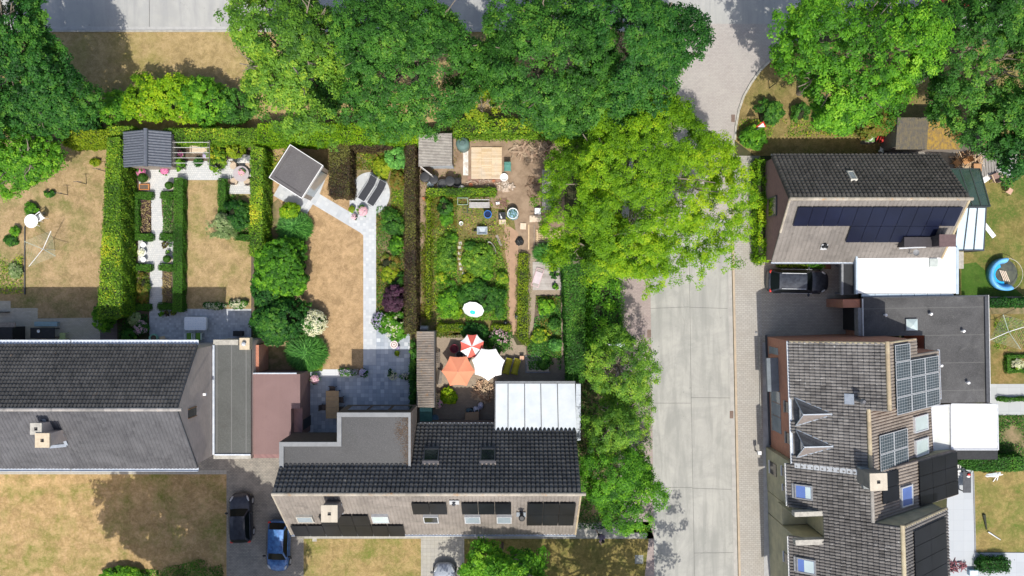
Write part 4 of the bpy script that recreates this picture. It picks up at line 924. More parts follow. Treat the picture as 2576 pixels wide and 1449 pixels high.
mb = MB(); mb.box(xe, 1.68, y0C - .025, y0C - .06, 3.1, 6.18); mb.box(1.68, 1.72, y0C - .07, y0C - 1.58, 3.1, 6.18); mb.build('terrace_wall', REND, b.e)
gutter(b, (xe - .08, y0C - 1.8, cz(xe) - .04), (xe - .08, y1C, cz(xe) - .04), WHITE, .12, .1)
a = plC.uv(2005, 1400, .1); c = plC.uv(2054, 1447, .1); roof_window(b, plC, a[0], c[0], a[1], c[1], GREY, GL_BLUE, .09)
mb = MB(); pbox(mb, plC, a[0] + .12, c[0] - .12, min(a[1], c[1]) + .5, max(a[1], c[1]) - .12, .232, .245); mb.build('roller_blind', GL_LT, b.e)
a = plCr.uv(2287, 1330, .1); c = plCr.uv(2371, 1449, .1); phC = 1.0
solar(b, plCr, y0C - y1C - .45 - 4 * 1.03, .55, 1.0, (abs(a[1] - plCr.uv(2368, 1330, .1)[1]) - .03) / 2, 4, 2, PAN_B)
for y0 in (-15.3, -17.5):
    mb = MB(); mb.box(xe + .255, xe + .297, y0, y0 - .7, 3.3, 4.7); w0 = mb.build('window', GL_DARK, b.e); mb = MB(); mb.box(xe + .2, xe + .298, y0 + .04, y0 - .74, 3.23, 3.297); mb.build('sill', WHITE, w0)

# black flat roof with garage doors
b = Bld('black_flat_garage', 'large black felt flat roof with white vents and a square roof light', 'garage', (19.0819, -3.6549), R(1))
z = 3.1; P = [b.p(2168, 746, z), b.p(2484, 742, z), b.p(2490, 1012, z), b.p(2300, 1020, z), b.p(2180, 852, z)]
x0, x1 = P[0].x, P[1].x; yt = P[1].y; yb_ = P[2].y
mb = MB(); mb.prism([(x0, .05), (x0, yt), (x1, yt), (x1, yb_), (10.7, yb_), (10.7, .05)][::1], z - .12, z); mb.build('roof', BIT_K, b.e)
mb = MB(); mb.box(x0 + .15, x1 - .15, .06, yt - .12, 0, z - .123); mb.box(10.8, x1 - .15, yb_ + .1, .055, 0, z - .123); mb.build('wall', WB_RED, b.e)
mb = MB(); mb.box(x1 - .28, x1 - .02, yb_, yt - .1, z + .003, z + .14); mb.box(x0 + .02, x1 - .02, yt - .1, yt, z + .003, z + .12); mb.build('upstand', DGREY, b.e)
mb = MB(); mb.box(x1 - .019, x1 + .02, yb_, yt, z - .3, z + .15); mb.box(x0 - .02, x0 + .06, .1, yt - .11, z + .003, z + .1); mb.box(x1 + .03, x1 + .28, yb_ + .1, yt - 1.1, 1.9, 2.3); mb.build('edge_trim', M('pale_trim', (.62, .63, .63), None, 5), b.e)
for px, py in ((2229, 793), (2343, 790), (2425, 833), (2369, 920), (2437, 963)):
    q = b.p(px, py, z + .3); vent(b, (q.x, q.y, z), (0, 0, 1), .28, .07, WPLAS)
q = b.p(2294, 817, z + .15); mb = MB(); mb.box(q.x - .42, q.x + .42, q.y - .42, q.y + .42, z + .003, z + .16); rl = mb.build('roof_light', GREY, b.e)
mb = MB(); mb.add([(q.x - .4, q.y - .4, z + .163), (q.x + .4, q.y - .4, z + .163), (q.x + .4, q.y + .4, z + .163), (q.x - .4, q.y + .4, z + .163), (q.x, q.y, z + .36)], [(0, 1, 4), (1, 2, 4), (2, 3, 4), (3, 0, 4)]); mb.build('dome', GL_LT, rl)
mb = MB(); q = b.p(2123, 752, z); mb.box(q.x, x0 - .03, yt - .75, yt - .15, 0, 2.9); mb.build('brick_pier', WB_RED, b.e)
mb = MB(); mb.box(x0 - .3, x0 - .03, .1, yt - .76, 2.5, z + .02); mb.build('door_lintel', GREY, b.e)
mb = MB(); mb.box(x0 - .05, x0 + .14, .4, yt - .8, .02, 2.49); mb.build('garage_door', BLK, b.e)

b = Bld('awning_pair', 'pale retracted terrace awnings with grey edges east of the brick row house', 'awning', (30, -10))
for pts, zz, nm in (([(2342, 1022), (2388, 1018), (2392, 1152), (2350, 1160)], (3.1, 2.8, 2.8, 3.1), 'awning_sheet'), ([(2392, 1016), (2508, 1017), (2510, 1131), (2393, 1131)], (2.9, 2.5, 2.5, 2.9), 'canopy_sheet')):
    P = [b.l(W(x, y, z)) for (x, y), z in zip(pts, zz)]; mb = MB(); mb.slab(P, .04); o = mb.build(nm, M('awning_cloth', (.60, .62, .59), (.55, .57, .55), 1, .8) if nm[0] == 'a' else WPLAS, b.e)
    mb = MB(); h = Vector((0, 0, .03))
    for i in range(4): mb.bar(P[i] + h, P[(i + 1) % 4] + h, .09, .08)
    mb.build('frame', ALU, o)
mb = MB()
for px, py in ((2508, 1020), (2508, 1128), (2395, 1128)):
    q = b.l(W(px, py, 2.45)); mb.box(q.x - .05, q.x + .05, q.y - .05, q.y + .05, 0, 2.4)
mb.build('posts', ALU, b.e)
mb = MB(); q0 = b.l(W(2393, 1134, 2.3)); q1 = b.l(W(2510, 1156, 2.3)); mb.box(q0.x, q1.x, q1.y, q0.y, 2.2, 2.3); mb.build('dark_canopy', BLK, b.e)

# garden room with rotated rubber roof
z = 2.6; cor = [W(x, y, z) for x, y in ((730, 363), (813, 416), (758, 499), (677, 447))]; c = sum(cor, Vector()) / 4; ang = math.atan2(cor[1].y - cor[0].y, cor[1].x - cor[0].x)
b = Bld('garden_room', 'square garden room turned on the plot, dark rubber roof with white rim', 'garden room', (c.x, c.y), ang)
wx = (cor[1] - cor[0]).length / 2; wy = (cor[3] - cor[0]).length / 2
mb = MB(); mb.box(-wx + .1, wx - .1, -wy + .1, wy - .1, 0, z - .25); mb.build('wall', GWOOD, b.e)
mb = MB(); mb.box(-wx + .05, wx - .05, -wy + .05, wy - .05, z - .247, z - .1); mb.build('roof', BIT_S, b.e)
mb = MB()
for a in ((-wx, wx, -wy, -wy + .045), (-wx, wx, wy - .045, wy), (-wx, -wx + .045, -wy + .046, wy - .046), (wx - .045, wx, -wy + .046, wy - .046)): mb.box(*a, z - .28, z + .02)
mb.build('roof_rim', WHITE, b.e)
mb = MB()
for a in ((-wx + .046, wx - .046, -wy + .046, -wy + .28), (-wx + .046, wx - .046, wy - .28, wy - .046), (-wx + .046, -wx + .28, -wy + .281, wy - .281), (wx - .28, wx - .046, -wy + .281, wy - .281)): mb.box(*a, z - .098, z - .04)
mb.build('folded_edge', BIT_S, b.e)
mb = MB(); mb.box(wx - .099, wx - .05, -1.0, 1.0, .05, 2.2); mb.build('glass_door', GL_SKY, b.e)
# grey sheet summer house + pergola
z0, z1 = 2.1, 2.9
b = Bld('garden_shed', 'slate blue sheet roofed summer house beside the pergola', 'shed', (WX(368, 2), WY(376, 2)))
xa, xb, xm = WX(311, z0), WX(431, z0), WX(367, z1); ya, yb_ = WY(421, z0), WY(331, z0); Lx, Ly = b.L.x, b.L.y
mb = MB(); extr(mb, [(xa + .2 - Lx, 0), (xb - .2 - Lx, 0), (xb - .2 - Lx, z0 - .02), (xm - Lx, z1 - .08), (xa + .2 - Lx, z0 - .02)], ya + .15 - Ly, yb_ - .15 - Ly, 'y'); mb.build('wall', GWOOD, b.e)
for side, xe_ in ((0, xa), (1, xb)):
    mb = MB(); n = 14 if side == 0 else 13; L = yb_ - ya
    for i in range(n):
        y0 = ya + L * i / n - Ly; y1 = ya + L * (i + 1) / n - Ly; e0 = Vector((xe_ - Lx, 0, z0)); e1 = Vector((xm - Lx, 0, z1)); Nn = Vector((-(z1 - z0), 0, e1.x - e0.x)).normalized(); Nn = Nn if Nn.z > 0 else -Nn
        pr = [(0, .0), (.25, .05), (.5, .07), (.75, .05), (1, .0)]
        for (s0, h0), (s1, h1) in zip(pr, pr[1:]):
            a = [(e, y0 + (y1 - y0) * sv, hh) for e in (e0, e1) for sv, hh in ((s0, h0), (s1, h1))]
            V4 = [Vector((e.x, y_, e.z)) + Nn * hh for e, y_, hh in a]; mb.add(V4, [(0, 1, 3, 2) if side else (2, 3, 1, 0)], t=.5)
    mb.slab([Vector((xe_ - Lx, ya - Ly, z0)), Vector((xe_ - Lx, yb_ - Ly, z0)), Vector((xm - Lx, yb_ - Ly, z1)), Vector((xm - Lx, ya - Ly, z1))], .05)
    mb.build('roof', SHEDT, b.e)
mb = MB(); mb.tube((xm - Lx, ya - .05 - Ly, z1 + .03), (xm - Lx, yb_ + .05 - Ly, z1 + .03), .16, n=10); mb.build('ridge_cap', SHEDT, b.e)
mb = MB(); mb.box(xb - Lx + .03, xb - Lx + .16, ya - Ly + .2, yb_ - Ly - .2, z0 - .12, z0 - .02); mb.build('gutter', BLKPL, b.e)
b = Bld('pergola', 'light metal wire pergola with thin horizontal bars beside the summer house', 'pergola', (WX(480, 2), WY(385, 2)))
for i, py in enumerate((356, 376, 395, 413, 433)):
    py = 358 + i * 13; a, c = b.l(W(434, py, 2.2)), b.l(W(528, py, 2.2)); mb = MB(); mb.tube(a, c, .022, n=6); mb.build('bar', M('pale_bar', (.55, .55, .52), None, 5), b.e)
mb = MB()
for px in (436, 527):
    a, c = b.l(W(px, 354, 2.2)), b.l(W(px, 414, 2.2)); mb.bar(a, c, .05); mb.bar(a + Vector((.12 if px < 500 else -.12, 0, 0)), c + Vector((.12 if px < 500 else -.12, 0, 0)), .03)
    for t in range(9):
        q = a.lerp(c, t / 8); mb.bar(q, q + Vector((.12 if px < 500 else -.12, 0, 0)), .025)
    for q in (a, c): mb.box(q.x - .03, q.x + .03, q.y - .03, q.y + .03, 0, 2.17)
mb.build('side_frame', M('dark_bar', (.12, .11, .1), None, 5), b.e)
# corrugated roofs
def corr(name, label, cat, px0, px1, py0, py1, zl, zh, mats, axis, pitch=.09, walls=GWOOD):
    b = Bld(name, label, cat, (WX((px0 + px1) / 2, 1), WY((py0 + py1) / 2, 1))); Lx, Ly = b.L.x, b.L.y
    x0, x1 = WX(px0, zl) - Lx, WX(px1, zl) - Lx; y0, y1 = WY(py1, zl) - Ly, WY(py0, zl) - Ly
    segs = mats if isinstance(mats, list) else [(0, 1, mats)]
    for t0, t1, mt in segs:
        mb = MB(); L = (x1 - x0) if axis == 'x' else (y1 - y0); n = int(L * (t1 - t0) / pitch)
        V_ = []
        for i in range(n * 4 + 1):
            a = t0 * L + i / (n * 4) * L * (t1 - t0); hgt = .03 * sin(i * pi / 2)
            for s_ in (0, 1):
                zz = zl + (zh - zl) * s_ + hgt
                V_.append((x0 + a, y0 + (y1 - y0) * s_, zz) if axis == 'x' else (x0 + (x1 - x0) * s_, y0 + a, zz))
        mb.add(V_, [((2 * i, 2 * i + 2, 2 * i + 3, 2 * i + 1) if axis == 'x' else (2 * i + 1, 2 * i + 3, 2 * i + 2, 2 * i)) for i in range(n * 4)])
        o = mb.build('roof', mt, b.e); md = o.modifiers.new('s', 'SOLIDIFY'); md.thickness = .02
    mb = MB(); mb.box(x0 + .08, x1 - .08, y0 + .25, y1 - .08, 0, min(zl, zh) - .06); mb.build('wall', walls, b.e)
    return b, (x0, x1, y0, y1)
b, (x0, x1, y0, y1) = corr('corrugated_shed', 'grey corrugated roof shed with an open white door', 'shed', 1053, 1138, 338, 419, 2.1, 2.5, CORR, 'y', .11)
mb = MB(); mb.box(x0 + .75, x1 - .03, y0 + .17, y0 + .249, .0, 2.0); mb.build('front_board', M('pale_blue_board', (.42, .45, .48), (.34, .37, .4), 3, .8), b.e)
mb = MB(); mb.obox((x0 + .5, y0 - .25, 1.0), (.05, 1.15, 1.9), rz=R(52)); mb.build('door', M('old_white_door', (.62, .6, .58), (.5, .48, .46), 3, .8), b.e)
corr('long_corrugated_shed', 'long dark corrugated shed roof with an ochre lichened middle section under the trees', 'shed', 2253, 2470, 298, 376, 2.4, 2.7, [(0, .36, CORRD), (.36, .75, CORRY), (.75, 1, CORRD)], 'x', .12)
# ================= ground, roads, lawns =================
mb = MB(); mb.add([(-300, -300, 0), (300, -300, 0), (300, 300, 0), (-300, 300, 0)], [(0, 1, 2, 3)]); tag(mb.build('ground', BASE), kind='structure')
Z = lambda k: .004 * k
ground('north_street', rect(-900, -700, 3400, 70), Z(1), ROADN)
ground('street_gutter', rect(-900, 67, 1740, 77), Z(2), M('gutter_concrete', (.42, .42, .41), (.36, .36, .35), 3, .85))
def kerb(name, pts, w_=.12, h_=.1, mat=CCAP):
    mb = MB()
    for a, c in zip(pts, pts[1:]):
        p, q = W(*a), W(*c); mb.bar((p.x, p.y, h_ / 2 + .01), (q.x, q.y, h_ / 2 + .01), w_, h_)
    tag(mb.build(name, mat), kind='structure')
kerb('kerb', [(-900, 79), (1738, 79)])
ground('verge', rect(-600, 81, 1690, 345), Z(1), LAWN_NW)
ground('north_east_lawn', [(1990, 110), (1932, 158), (1908, 182), (1888, 210), (1868, 245), (1856, 280), (1848, 322), (1846, 352), (1900, 392), (3000, 392), (3000, 90)], Z(2), LAWN('north_east_grass', (.36, .27, .12), (.27, .21, .08), (.16, .18, .04), .5, .4, 8))
ground('junction', [(1690, 60), (2010, 60), (2010, 100), (1990, 110), (1932, 156), (1908, 180), (1888, 208), (1868, 243), (1856, 278), (1848, 322), (1846, 560), (1560, 560), (1600, 300)], Z(3), PV_JUNC)
kerb('curved_kerb', [(1990, 112), (1960, 132), (1934, 156), (1910, 180), (1890, 208), (1870, 243), (1858, 278), (1850, 322), (1848, 352)], .16)
ground('road', [(1634, 552), (1829, 552), (1846, 1449), (1850, 1900), (1655, 1900), (1646, 1449)], Z(4), ROAD)
mb = MB(); JC = M('joint_dark', (.13, .13, .125), None, 4, .9)
def joint(a, c, w_=.024, z=Z(5)):
    p, q = W(*a), W(*c); mb.bar((p.x, p.y, z), (q.x, q.y, z), w_, .003)
joint((1733, 552), (1737, 900)); joint((1737, 900), (1747, 1449)); joint((1747, 1449), (1750, 1900))
for a in (((1636, 776), (1733, 772)), ((1734, 773), (1830, 776)), ((1640, 1014), (1738, 1014)), ((1738, 1000), (1836, 1001)), ((1642, 1226), (1741, 1226)), ((1741, 1228), (1840, 1231)), ((1746, 1391), (1845, 1390))): joint(*a)
joint((1634, 552), (1829, 552), .05)
for x in (376, 1000, 1480): joint((x, -100), (x, 68), .03)
tag(mb.build('road_joints', JC), kind='structure')
ground('parking_strip', [(1540, 552), (1634, 552), (1646, 1449), (1646, 1600), (1600, 1600), (1628, 1340), (1560, 1340)], Z(3), PV_RED)
ground('road_gutter', [(1829, 552), (1838, 552), (1856, 1449), (1856, 1900), (1850, 1900), (1846, 1449)], Z(5), M('gutter_slabs', (.40, .385, .36), (.33, .32, .30), 2, .85))
kerb('road_kerb', [(1842, 400), (1842, 552), (1860, 1449), (1862, 1800)], .16, .07, M('tan_kerb', (.46, .37, .27), (.38, .31, .235), 2, .9))
ground('sidewalk', [(1842, 392), (1912, 392), (1918, 862), (1925, 1900), (1858, 1900), (1858, 1449)], Z(4), PV_WALK)
ground('east_driveway', [(1912, 660), (2160, 660), (2160, 862), (1918, 862)], Z(5), PV_DRV)
ground('front_strip', [(1918, 862), (1990, 862), (1995, 1900), (1925, 1900)], Z(5), M('front_asphalt', (.40, .40, .40), (.33, .33, .335), 2, .9, bmp=.4))
ground('east_front_paving', rect(1900, 640, 1918, 672), Z(6), PV_WALK)
# west gardens
ground('west_lawn', rect(-500, 355, 300, 800), Z(2), LAWN_G1)
ground('west_patio', [(-400, 757), (27, 757), (27, 775), (95, 775), (95, 801), (252, 799), (252, 900), (-400, 900)], Z(3), PV_PATIO1)
ground('west_border', rect(252, 800, 295, 900), Z(3), PAVE('dark_border_pavers', (.16, .13, .12), (.12, .10, .10), (.08, .07, .065)))
ground('second_garden_bed', rect(300, 345, 640, 800), Z(1), BEDSOIL)
ground('second_lawn', rect(459, 452, 632, 778), Z(3), LAWN_G2)
ground('pale_path', [(350, 418), (455, 418), (455, 405), (520, 405), (560, 418), (575, 400), (632, 395), (632, 488), (566, 488), (566, 453), (440, 453), (440, 478), (405, 483), (408, 540), (412, 560), (410, 590), (436, 606), (436, 664), (408, 668), (410, 780), (376, 780), (378, 666), (348, 665), (348, 605), (382, 605), (380, 500), (384, 483), (350, 478)], Z(4), PV_WHITE)
ground('grey_patio', [(376, 777), (632, 777), (632, 905), (340, 905), (340, 860), (376, 860)], Z(5), SL_G2)
ground('third_garden_bed', rect(668, 360, 1052, 930), Z(1), DIRT2)
ground('third_lawn', rect(765, 470, 916, 930), Z(2), LAWN_G3)
ground('third_lawn_edge', [(680, 372), (830, 372), (830, 500), (940, 560), (940, 600), (770, 600), (700, 500), (672, 520)], Z(3), LAWN_G3)
ground('diagonal_path', [(800, 405), (826, 432), (804, 488), (918, 556), (918, 592), (787, 514), (772, 539), (688, 492), (712, 450)], Z(4), SL_DIAG)
cx, cy = 931, 487
ground('round_terrace', [(cx + 50 * cos(a * pi / 16), cy + 54 * sin(a * pi / 16)) for a in range(32)], Z(5), SL_LIGHT)
ground('straight_path', [(880, 500), (946, 530), (946, 832), (914, 832), (914, 592), (878, 560)], Z(6), SL_LIGHT)
ground('slate_patio', [(914, 829), (1031, 829), (1031, 1090), (700, 1090), (700, 950), (805, 932), (850, 949), (914, 930)], Z(4), SL_DARK)
ground('pale_slab_strip', [(914, 700), (946, 700), (946, 918), (914, 918)], Z(5), SL_LIGHT)
ground('pale_step', [(812, 929), (880, 929), (880, 949), (803, 949)], Z(6), SL_TERR)
ground('messy_yard', [(1052, 335), (1420, 335), (1420, 640), (1310, 660), (1310, 830), (1052, 830)], Z(2), DIRT)
ground('messy_lawn', [(1090, 498), (1290, 530), (1300, 600), (1310, 830), (1060, 850), (1060, 640)], Z(3), LAWN('weedy_grass', (.33, .235, .12), (.25, .20, .08), (.12, .16, .03), .7, .8, 9))
ground('dirt_path', [(1270, 560), (1304, 585), (1303, 760), (1301, 842), (1280, 842), (1280, 700), (1266, 600)], Z(4), M('path_dirt', (.40, .26, .175), (.32, .21, .14), 1.5, .95, bmp=.5, bs=9))
ground('messy_terrace', [(1052, 835), (1285, 838), (1300, 868), (1330, 868), (1345, 700), (1418, 700), (1430, 1075), (1052, 1075)], Z(3), PV_MESS)
ground('messy_path', [(1328, 640), (1350, 640), (1340, 840), (1320, 880), (1320, 840), (1300, 840), (1303, 760)], Z(4), PV_MESS)
ground('planting_bed', [(1348, 742), (1412, 742), (1412, 900), (1325, 900), (1322, 868), (1342, 830)], Z(5), BEDSOIL)
ground('hedge_soil', [(1420, 600), (1580, 600), (1640, 1320), (1440, 1320)], Z(1), DIRT2)
ground('cement_strip', rect(1165, 373, 1178, 441), Z(5), M('spilled_cement', (.72, .71, .69), (.45, .40, .35), 2.5, .9))
mb = MB()
for i in range(26):
    for j in range(2): p = W(1178 + i * 3.3, 447 + j * 8); mb.obox((p.x, p.y, .02 + .002 * random.random()), (.09, .2, .03))
tag(mb.build('brick_edging', M('edging_bricks', (.36, .22, .17), (.3, .19, .15), 4, .9)), 'row of loose reddish bricks along the lower edge of the timber deck', 'bricks')
# front gardens and driveways
ground('house_strip', rect(-500, 1183, 575, 1193), Z(3), PV_HOUSE)
ground('front_lawn', rect(-600, 1192, 570, 2000), Z(2), LAWN_F)
ground('west_driveway', rect(570, 1140, 765, 2000), Z(4), PV_WEST)
ground('garage_path', rect(480, 865, 600, 1192), Z(2), PV_WEST)
ground('front_path', [(765, 1330), (1632, 1312), (1646, 1355), (765, 1356)], Z(3), PV_HOUSE)
ground('middle_front_lawn', rect(764, 1355, 1059, 2000), Z(5), LAWN('middle_front_grass', (.50, .365, .18), (.38, .28, .115), (.16, .20, .035), .6, .5, 10))
ground('drain_slab', rect(786, 1350, 797, 1362), Z(6), CCAP)
ground('centre_driveway', rect(1059, 1352, 1168, 2000), Z(4), PV_HOUSE)
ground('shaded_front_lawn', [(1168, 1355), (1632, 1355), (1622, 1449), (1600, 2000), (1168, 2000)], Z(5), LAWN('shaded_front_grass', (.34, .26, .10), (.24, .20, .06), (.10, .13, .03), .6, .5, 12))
ground('manhole', rect(1597, 1396, 1618, 1418), Z(6), M('manhole_concrete', (.28, .29, .27), (.22, .225, .21), 4, .9))
# east gardens
ground('east_lawn', [(2400, 380), (3000, 380), (3000, 742), (2400, 742)], Z(3), LAWN_E)
ground('green_patch', [(2418, 665), (2455, 660), (2478, 680), (2520, 700), (2576, 745), (2418, 745)], Z(4), LAWN_GR)
ground('shed_yard', rect(2210, 376, 2560, 440), Z(4), M('yard_concrete', (.27, .255, .235), (.20, .19, .17), 1.5, .9, bmp=.4))
ground('slab_step', rect(2411, 633, 2424, 676), Z(5), CCAP)
ground('garden_soil_east', rect(2480, 745, 3000, 1190), Z(2), DIRT2)
ground('dryer_lawn', rect(2493, 790, 3000, 968), Z(3), LAWN('dryer_grass', (.36, .25, .11), (.27, .20, .07), (.12, .16, .03), .7, .5, 14))
ground('east_path', rect(2490, 966, 3000, 1044), Z(5), SLATE('east_path_flags', [(.36, .38, .38), (.40, .42, .42)], .9, (.26, .27, .27)))
ground('lower_east_terrace', [(2385, 1150), (2448, 1150), (2452, 1390), (3000, 1392), (3000, 1700), (2370, 1700)], Z(4), SLATE('terrace_flags', [(.38, .41, .44), (.41, .44, .47), (.39, .42, .45)], .8, (.3, .32, .35)))
ground('lower_east_lawn', [(2449, 1185), (3000, 1175), (3000, 1388), (2453, 1388)], Z(5), LAWN('lower_east_grass', (.42, .31, .13), (.32, .25, .09), (.12, .18, .03), .72, .5, 15))
kerb('terrace_edge', [(2448, 1190), (2453, 1390)], .08, .06, GREY)
# drains in the road
mb = MB()
for px, py in ((1633, 839), (1840, 1043), (1844, 298)):
    p = W(px, py); t = thing('storm_drain', {1633: 'iron storm drain at the left edge of the concrete road', 1840: 'iron storm drain at the right kerb beside the mottled house', 1844: 'iron storm drain in the curve of the junction kerb'}[px], 'drain', (p.x, p.y, .022), group='storm drains')
    m2 = MB(); m2.box(-.13, .13, -.28, .28, 0, .01); m2.build('frame', M('rust_iron', (.16, .09, .06), (.1, .06, .045), 8, .8), t)
    m2 = MB()
    for k in range(6): m2.box(-.1, .1, -.25 + k * .088, -.21 + k * .088, .011, .02)
    m2.build('grate', M('iron_grey', (.28, .22, .19), None, 8, .8), t)

# ================= vegetation =================
def tree(name, label, px, py, z, rx, ry, rz, mat, seed, ntuft=560, nleaf=40, tr=.46, ls=.115, cat='tree', limbs=17, group=None, ground_px=False, trunk_r=.22, **kw):
    c = W(px, py, 0 if ground_px else z); c.z = z; k = 1. / S if ground_px else (H - z) / H / S
    rad = (rx * k, ry * k, rz); random.seed(seed)
    t = thing(name, label, cat, (c.x, c.y, 0), 0, group)
    P, N, tt = crown_leaves((0, 0, z), rad, ntuft, nleaf, tr, seed, **kw)
    n = len(P); P[:, 2] = np.maximum(P[:, 2], .1)
    leaf_object('crown', P, N, ls * rng.uniform(.65, 1.3, n), tt, mat, t)
    mb = MB(); b0 = Vector((random.uniform(-.2, .2), random.uniform(-.2, .2), z - rz * .35))
    limb(mb, (0, 0, 0), b0, trunk_r, trunk_r * .7, 4, .06, 9)
    for i in range(limbs):
        a = i * 2.4 + random.random(); f = random.uniform(.55, .9); e = Vector((cos(a) * rad[0] * f, sin(a) * rad[1] * f, z + rz * random.uniform(.1, .7)))
        p = limb(mb, b0, e, trunk_r * .5, .03, 5, .14)
        for _ in range(2):
            d = Vector((random.uniform(-1, 1), random.uniform(-1, 1), random.uniform(0, .7))) * rad[0] * .28; m_ = b0.lerp(e, random.uniform(.5, .85)); limb(mb, m_, m_ + d, .05, .015, 3, .2, 5)
    mb.build('trunk', BARK, t); return t
G = 'trees along the north street'
tree('broadleaf_tree', 'tall dark green tree filling the upper left corner, shading the street', 8, 120, 8, 150, 175, 4.6, LF['dark'], 1, 1500, 46, tr=.38, ls=.085, amp=.2, hole=.8, hs=1.4, group=G)
tree('broadleaf_tree', 'dark tree below the corner tree, left of the dry verge', 105, 262, 5.5, 118, 88, 3.4, LF['dark'], 2, 800, 44, tr=.36, ls=.085, amp=.25, group=G)
tree('broadleaf_tree', 'yellow green tree overhanging the left garden with the round white table', 30, 395, 4.2, 108, 108, 2.6, LF['bright'], 3, 760, 42, tr=.34, ls=.085, amp=.3, hole=.6, group=G)
tree('broadleaf_tree', 'yellow green tree above the rotated garden room', 735, 142, 8, 146, 170, 4.6, LF['olive'], 4, 1200, 42, tr=.4, ls=.088, amp=.25, hole=.6, hs=1.3, group=G)
tree('broadleaf_tree', 'wide mid green tree above the copper beech hedge', 1030, 150, 8.2, 200, 176, 4.6, LF['mid'], 5, 2000, 44, tr=.36, ls=.078, amp=.14, hole=.75, hs=1.6, group=G)
tree('broadleaf_tree', 'dark green tree above the corrugated shed and timber deck', 1368, 150, 8.4, 152, 178, 4.4, LF['mid'], 6, 1500, 44, tr=.38, ls=.08, amp=.18, hole=.8, hs=1.5, group=G)
tree('broadleaf_tree', 'dark green tree left of the junction pavers', 1610, 130, 8.6, 140, 160, 4.6, LF['dark'], 7, 1500, 44, tr=.38, ls=.08, amp=.2, hole=.8, hs=1.5, group=G)
tree('broadleaf_tree', 'smaller dark tree wedged between the bright locust and the big street trees', 1470, 275, 7, 130, 95, 3.6, LF['mid'], 8, 900, 44, tr=.36, ls=.08, amp=.2, group=G)
tree('locust_tree', 'large feathery yellow green tree overhanging the road', 1606, 445, 7.2, 230, 220, 3.4, LF['lime'], 9, 3600, 54, tr=.34, ls=.058, amp=.15, hole=.68, hs=1.9, inner=.35, limbs=22, tv=.15)
tree('locust_tree', 'feathery yellow green tree at the hedge, below the large overhanging one', 1525, 640, 5.6, 120, 85, 2.4, LF['lime'], 10, 900, 46, tr=.38, ls=.068, amp=.3, hole=.5, inner=.35, limbs=10, tv=.25)
tree('maple_tree', 'bright green tree right of the junction', 2135, 150, 8.6, 180, 172, 4.2, LF['bright'], 11, 1300, 42, tr=.42, ls=.092, amp=.24, hole=.65, hs=1.4, group=G)
tree('broadleaf_tree', 'dark green tree in the upper right corner', 2455, 128, 8.6, 150, 158, 4.6, LF['mid'], 12, 1400, 44, tr=.38, ls=.082, amp=.22, hole=.75, hs=1.5, group=G)
tree('broadleaf_tree', 'mid green tree covering the right end of the long corrugated shed', 2565, 300, 6.5, 92, 80, 3.2, LF['mid'], 13, 800, 44, tr=.36, ls=.08, amp=.25, hole=.8, group=G)
tree('broadleaf_tree', 'dark tree at the right edge above the yard with leaning chairs', 2580, 345, 6, 70, 100, 3.2, LF['dark'], 14, 240, 38, amp=.25, group=G)
tree('small_yellow_tree', 'small yellow leaved tree peeking between the two street trees', 1205, 262, 3.4, 36, 36, 1.1, LF['yel'], 15, 70, 34, tr=.3, ls=.08, limbs=5, trunk_r=.08)
tree('front_garden_tree', 'bright green tree in front of the solar panelled house, over the silver car', 1262, 1428, 5, 112, 72, 2.2, LF['bright'], 16, 420, 38, tr=.36, ls=.09, amp=.3, hole=.5, limbs=9, trunk_r=.12)
tree('willowy_tree', 'arching olive green tree with visible stems beside the road, upper of three', 1556, 925, 4.6, 68, 80, 2.3, LF['olive'], 17, 420, 44, tr=.33, ls=.06, amp=.35, hole=.35, inner=.3, limbs=16, trunk_r=.1, group='roadside trees by the conservatory')
tree('willowy_tree', 'arching green tree with bare stems beside the road, middle of three', 1558, 1060, 4.8, 76, 86, 2.4, LF['olive'], 18, 560, 44, tr=.33, ls=.062, amp=.35, hole=.45, inner=.3, limbs=18, trunk_r=.11, group='roadside trees by the conservatory')
tree('willowy_tree', 'fuller yellowish roadside tree, lowest of three, beside the house end', 1560, 1218, 4.8, 82, 90, 2.6, LF['bright'], 19, 640, 44, tr=.36, ls=.068, amp=.25, hole=.6, inner=.4, limbs=10, trunk_r=.12, group='roadside trees by the conservatory')
for i, (px, py, z, r, mm, sd, hl) in enumerate(((560, 1560, 11, 172, LF['dark'], 31, 1.2), (640, 1500, 9, 80, LF['mid'], 35, .25), (1500, 1570, 8.5, 150, LF['mid'], 32, .35), (1270, 1575, 8, 110, LF['mid'], 34, .3), (690, 1590, 8, 90, LF['mid'], 33, .2))):
    tree('street_tree', ['dark tree just south of the large front lawn', 'smaller tree at the lower right corner of the large front lawn', 'tree just south of the shaded front lawn by the road', 'tree just south of the silver car', 'sparse tree just south of the west driveway'][i], px, py, z, r, r, 3.2, mm, sd, 2200 if hl > 1 else 500, 34, tr=.5, ls=.17 if hl > 1 else .12, ground_px=True, hole=min(hl, .95), amp=.42 if hl > 1 else .3)

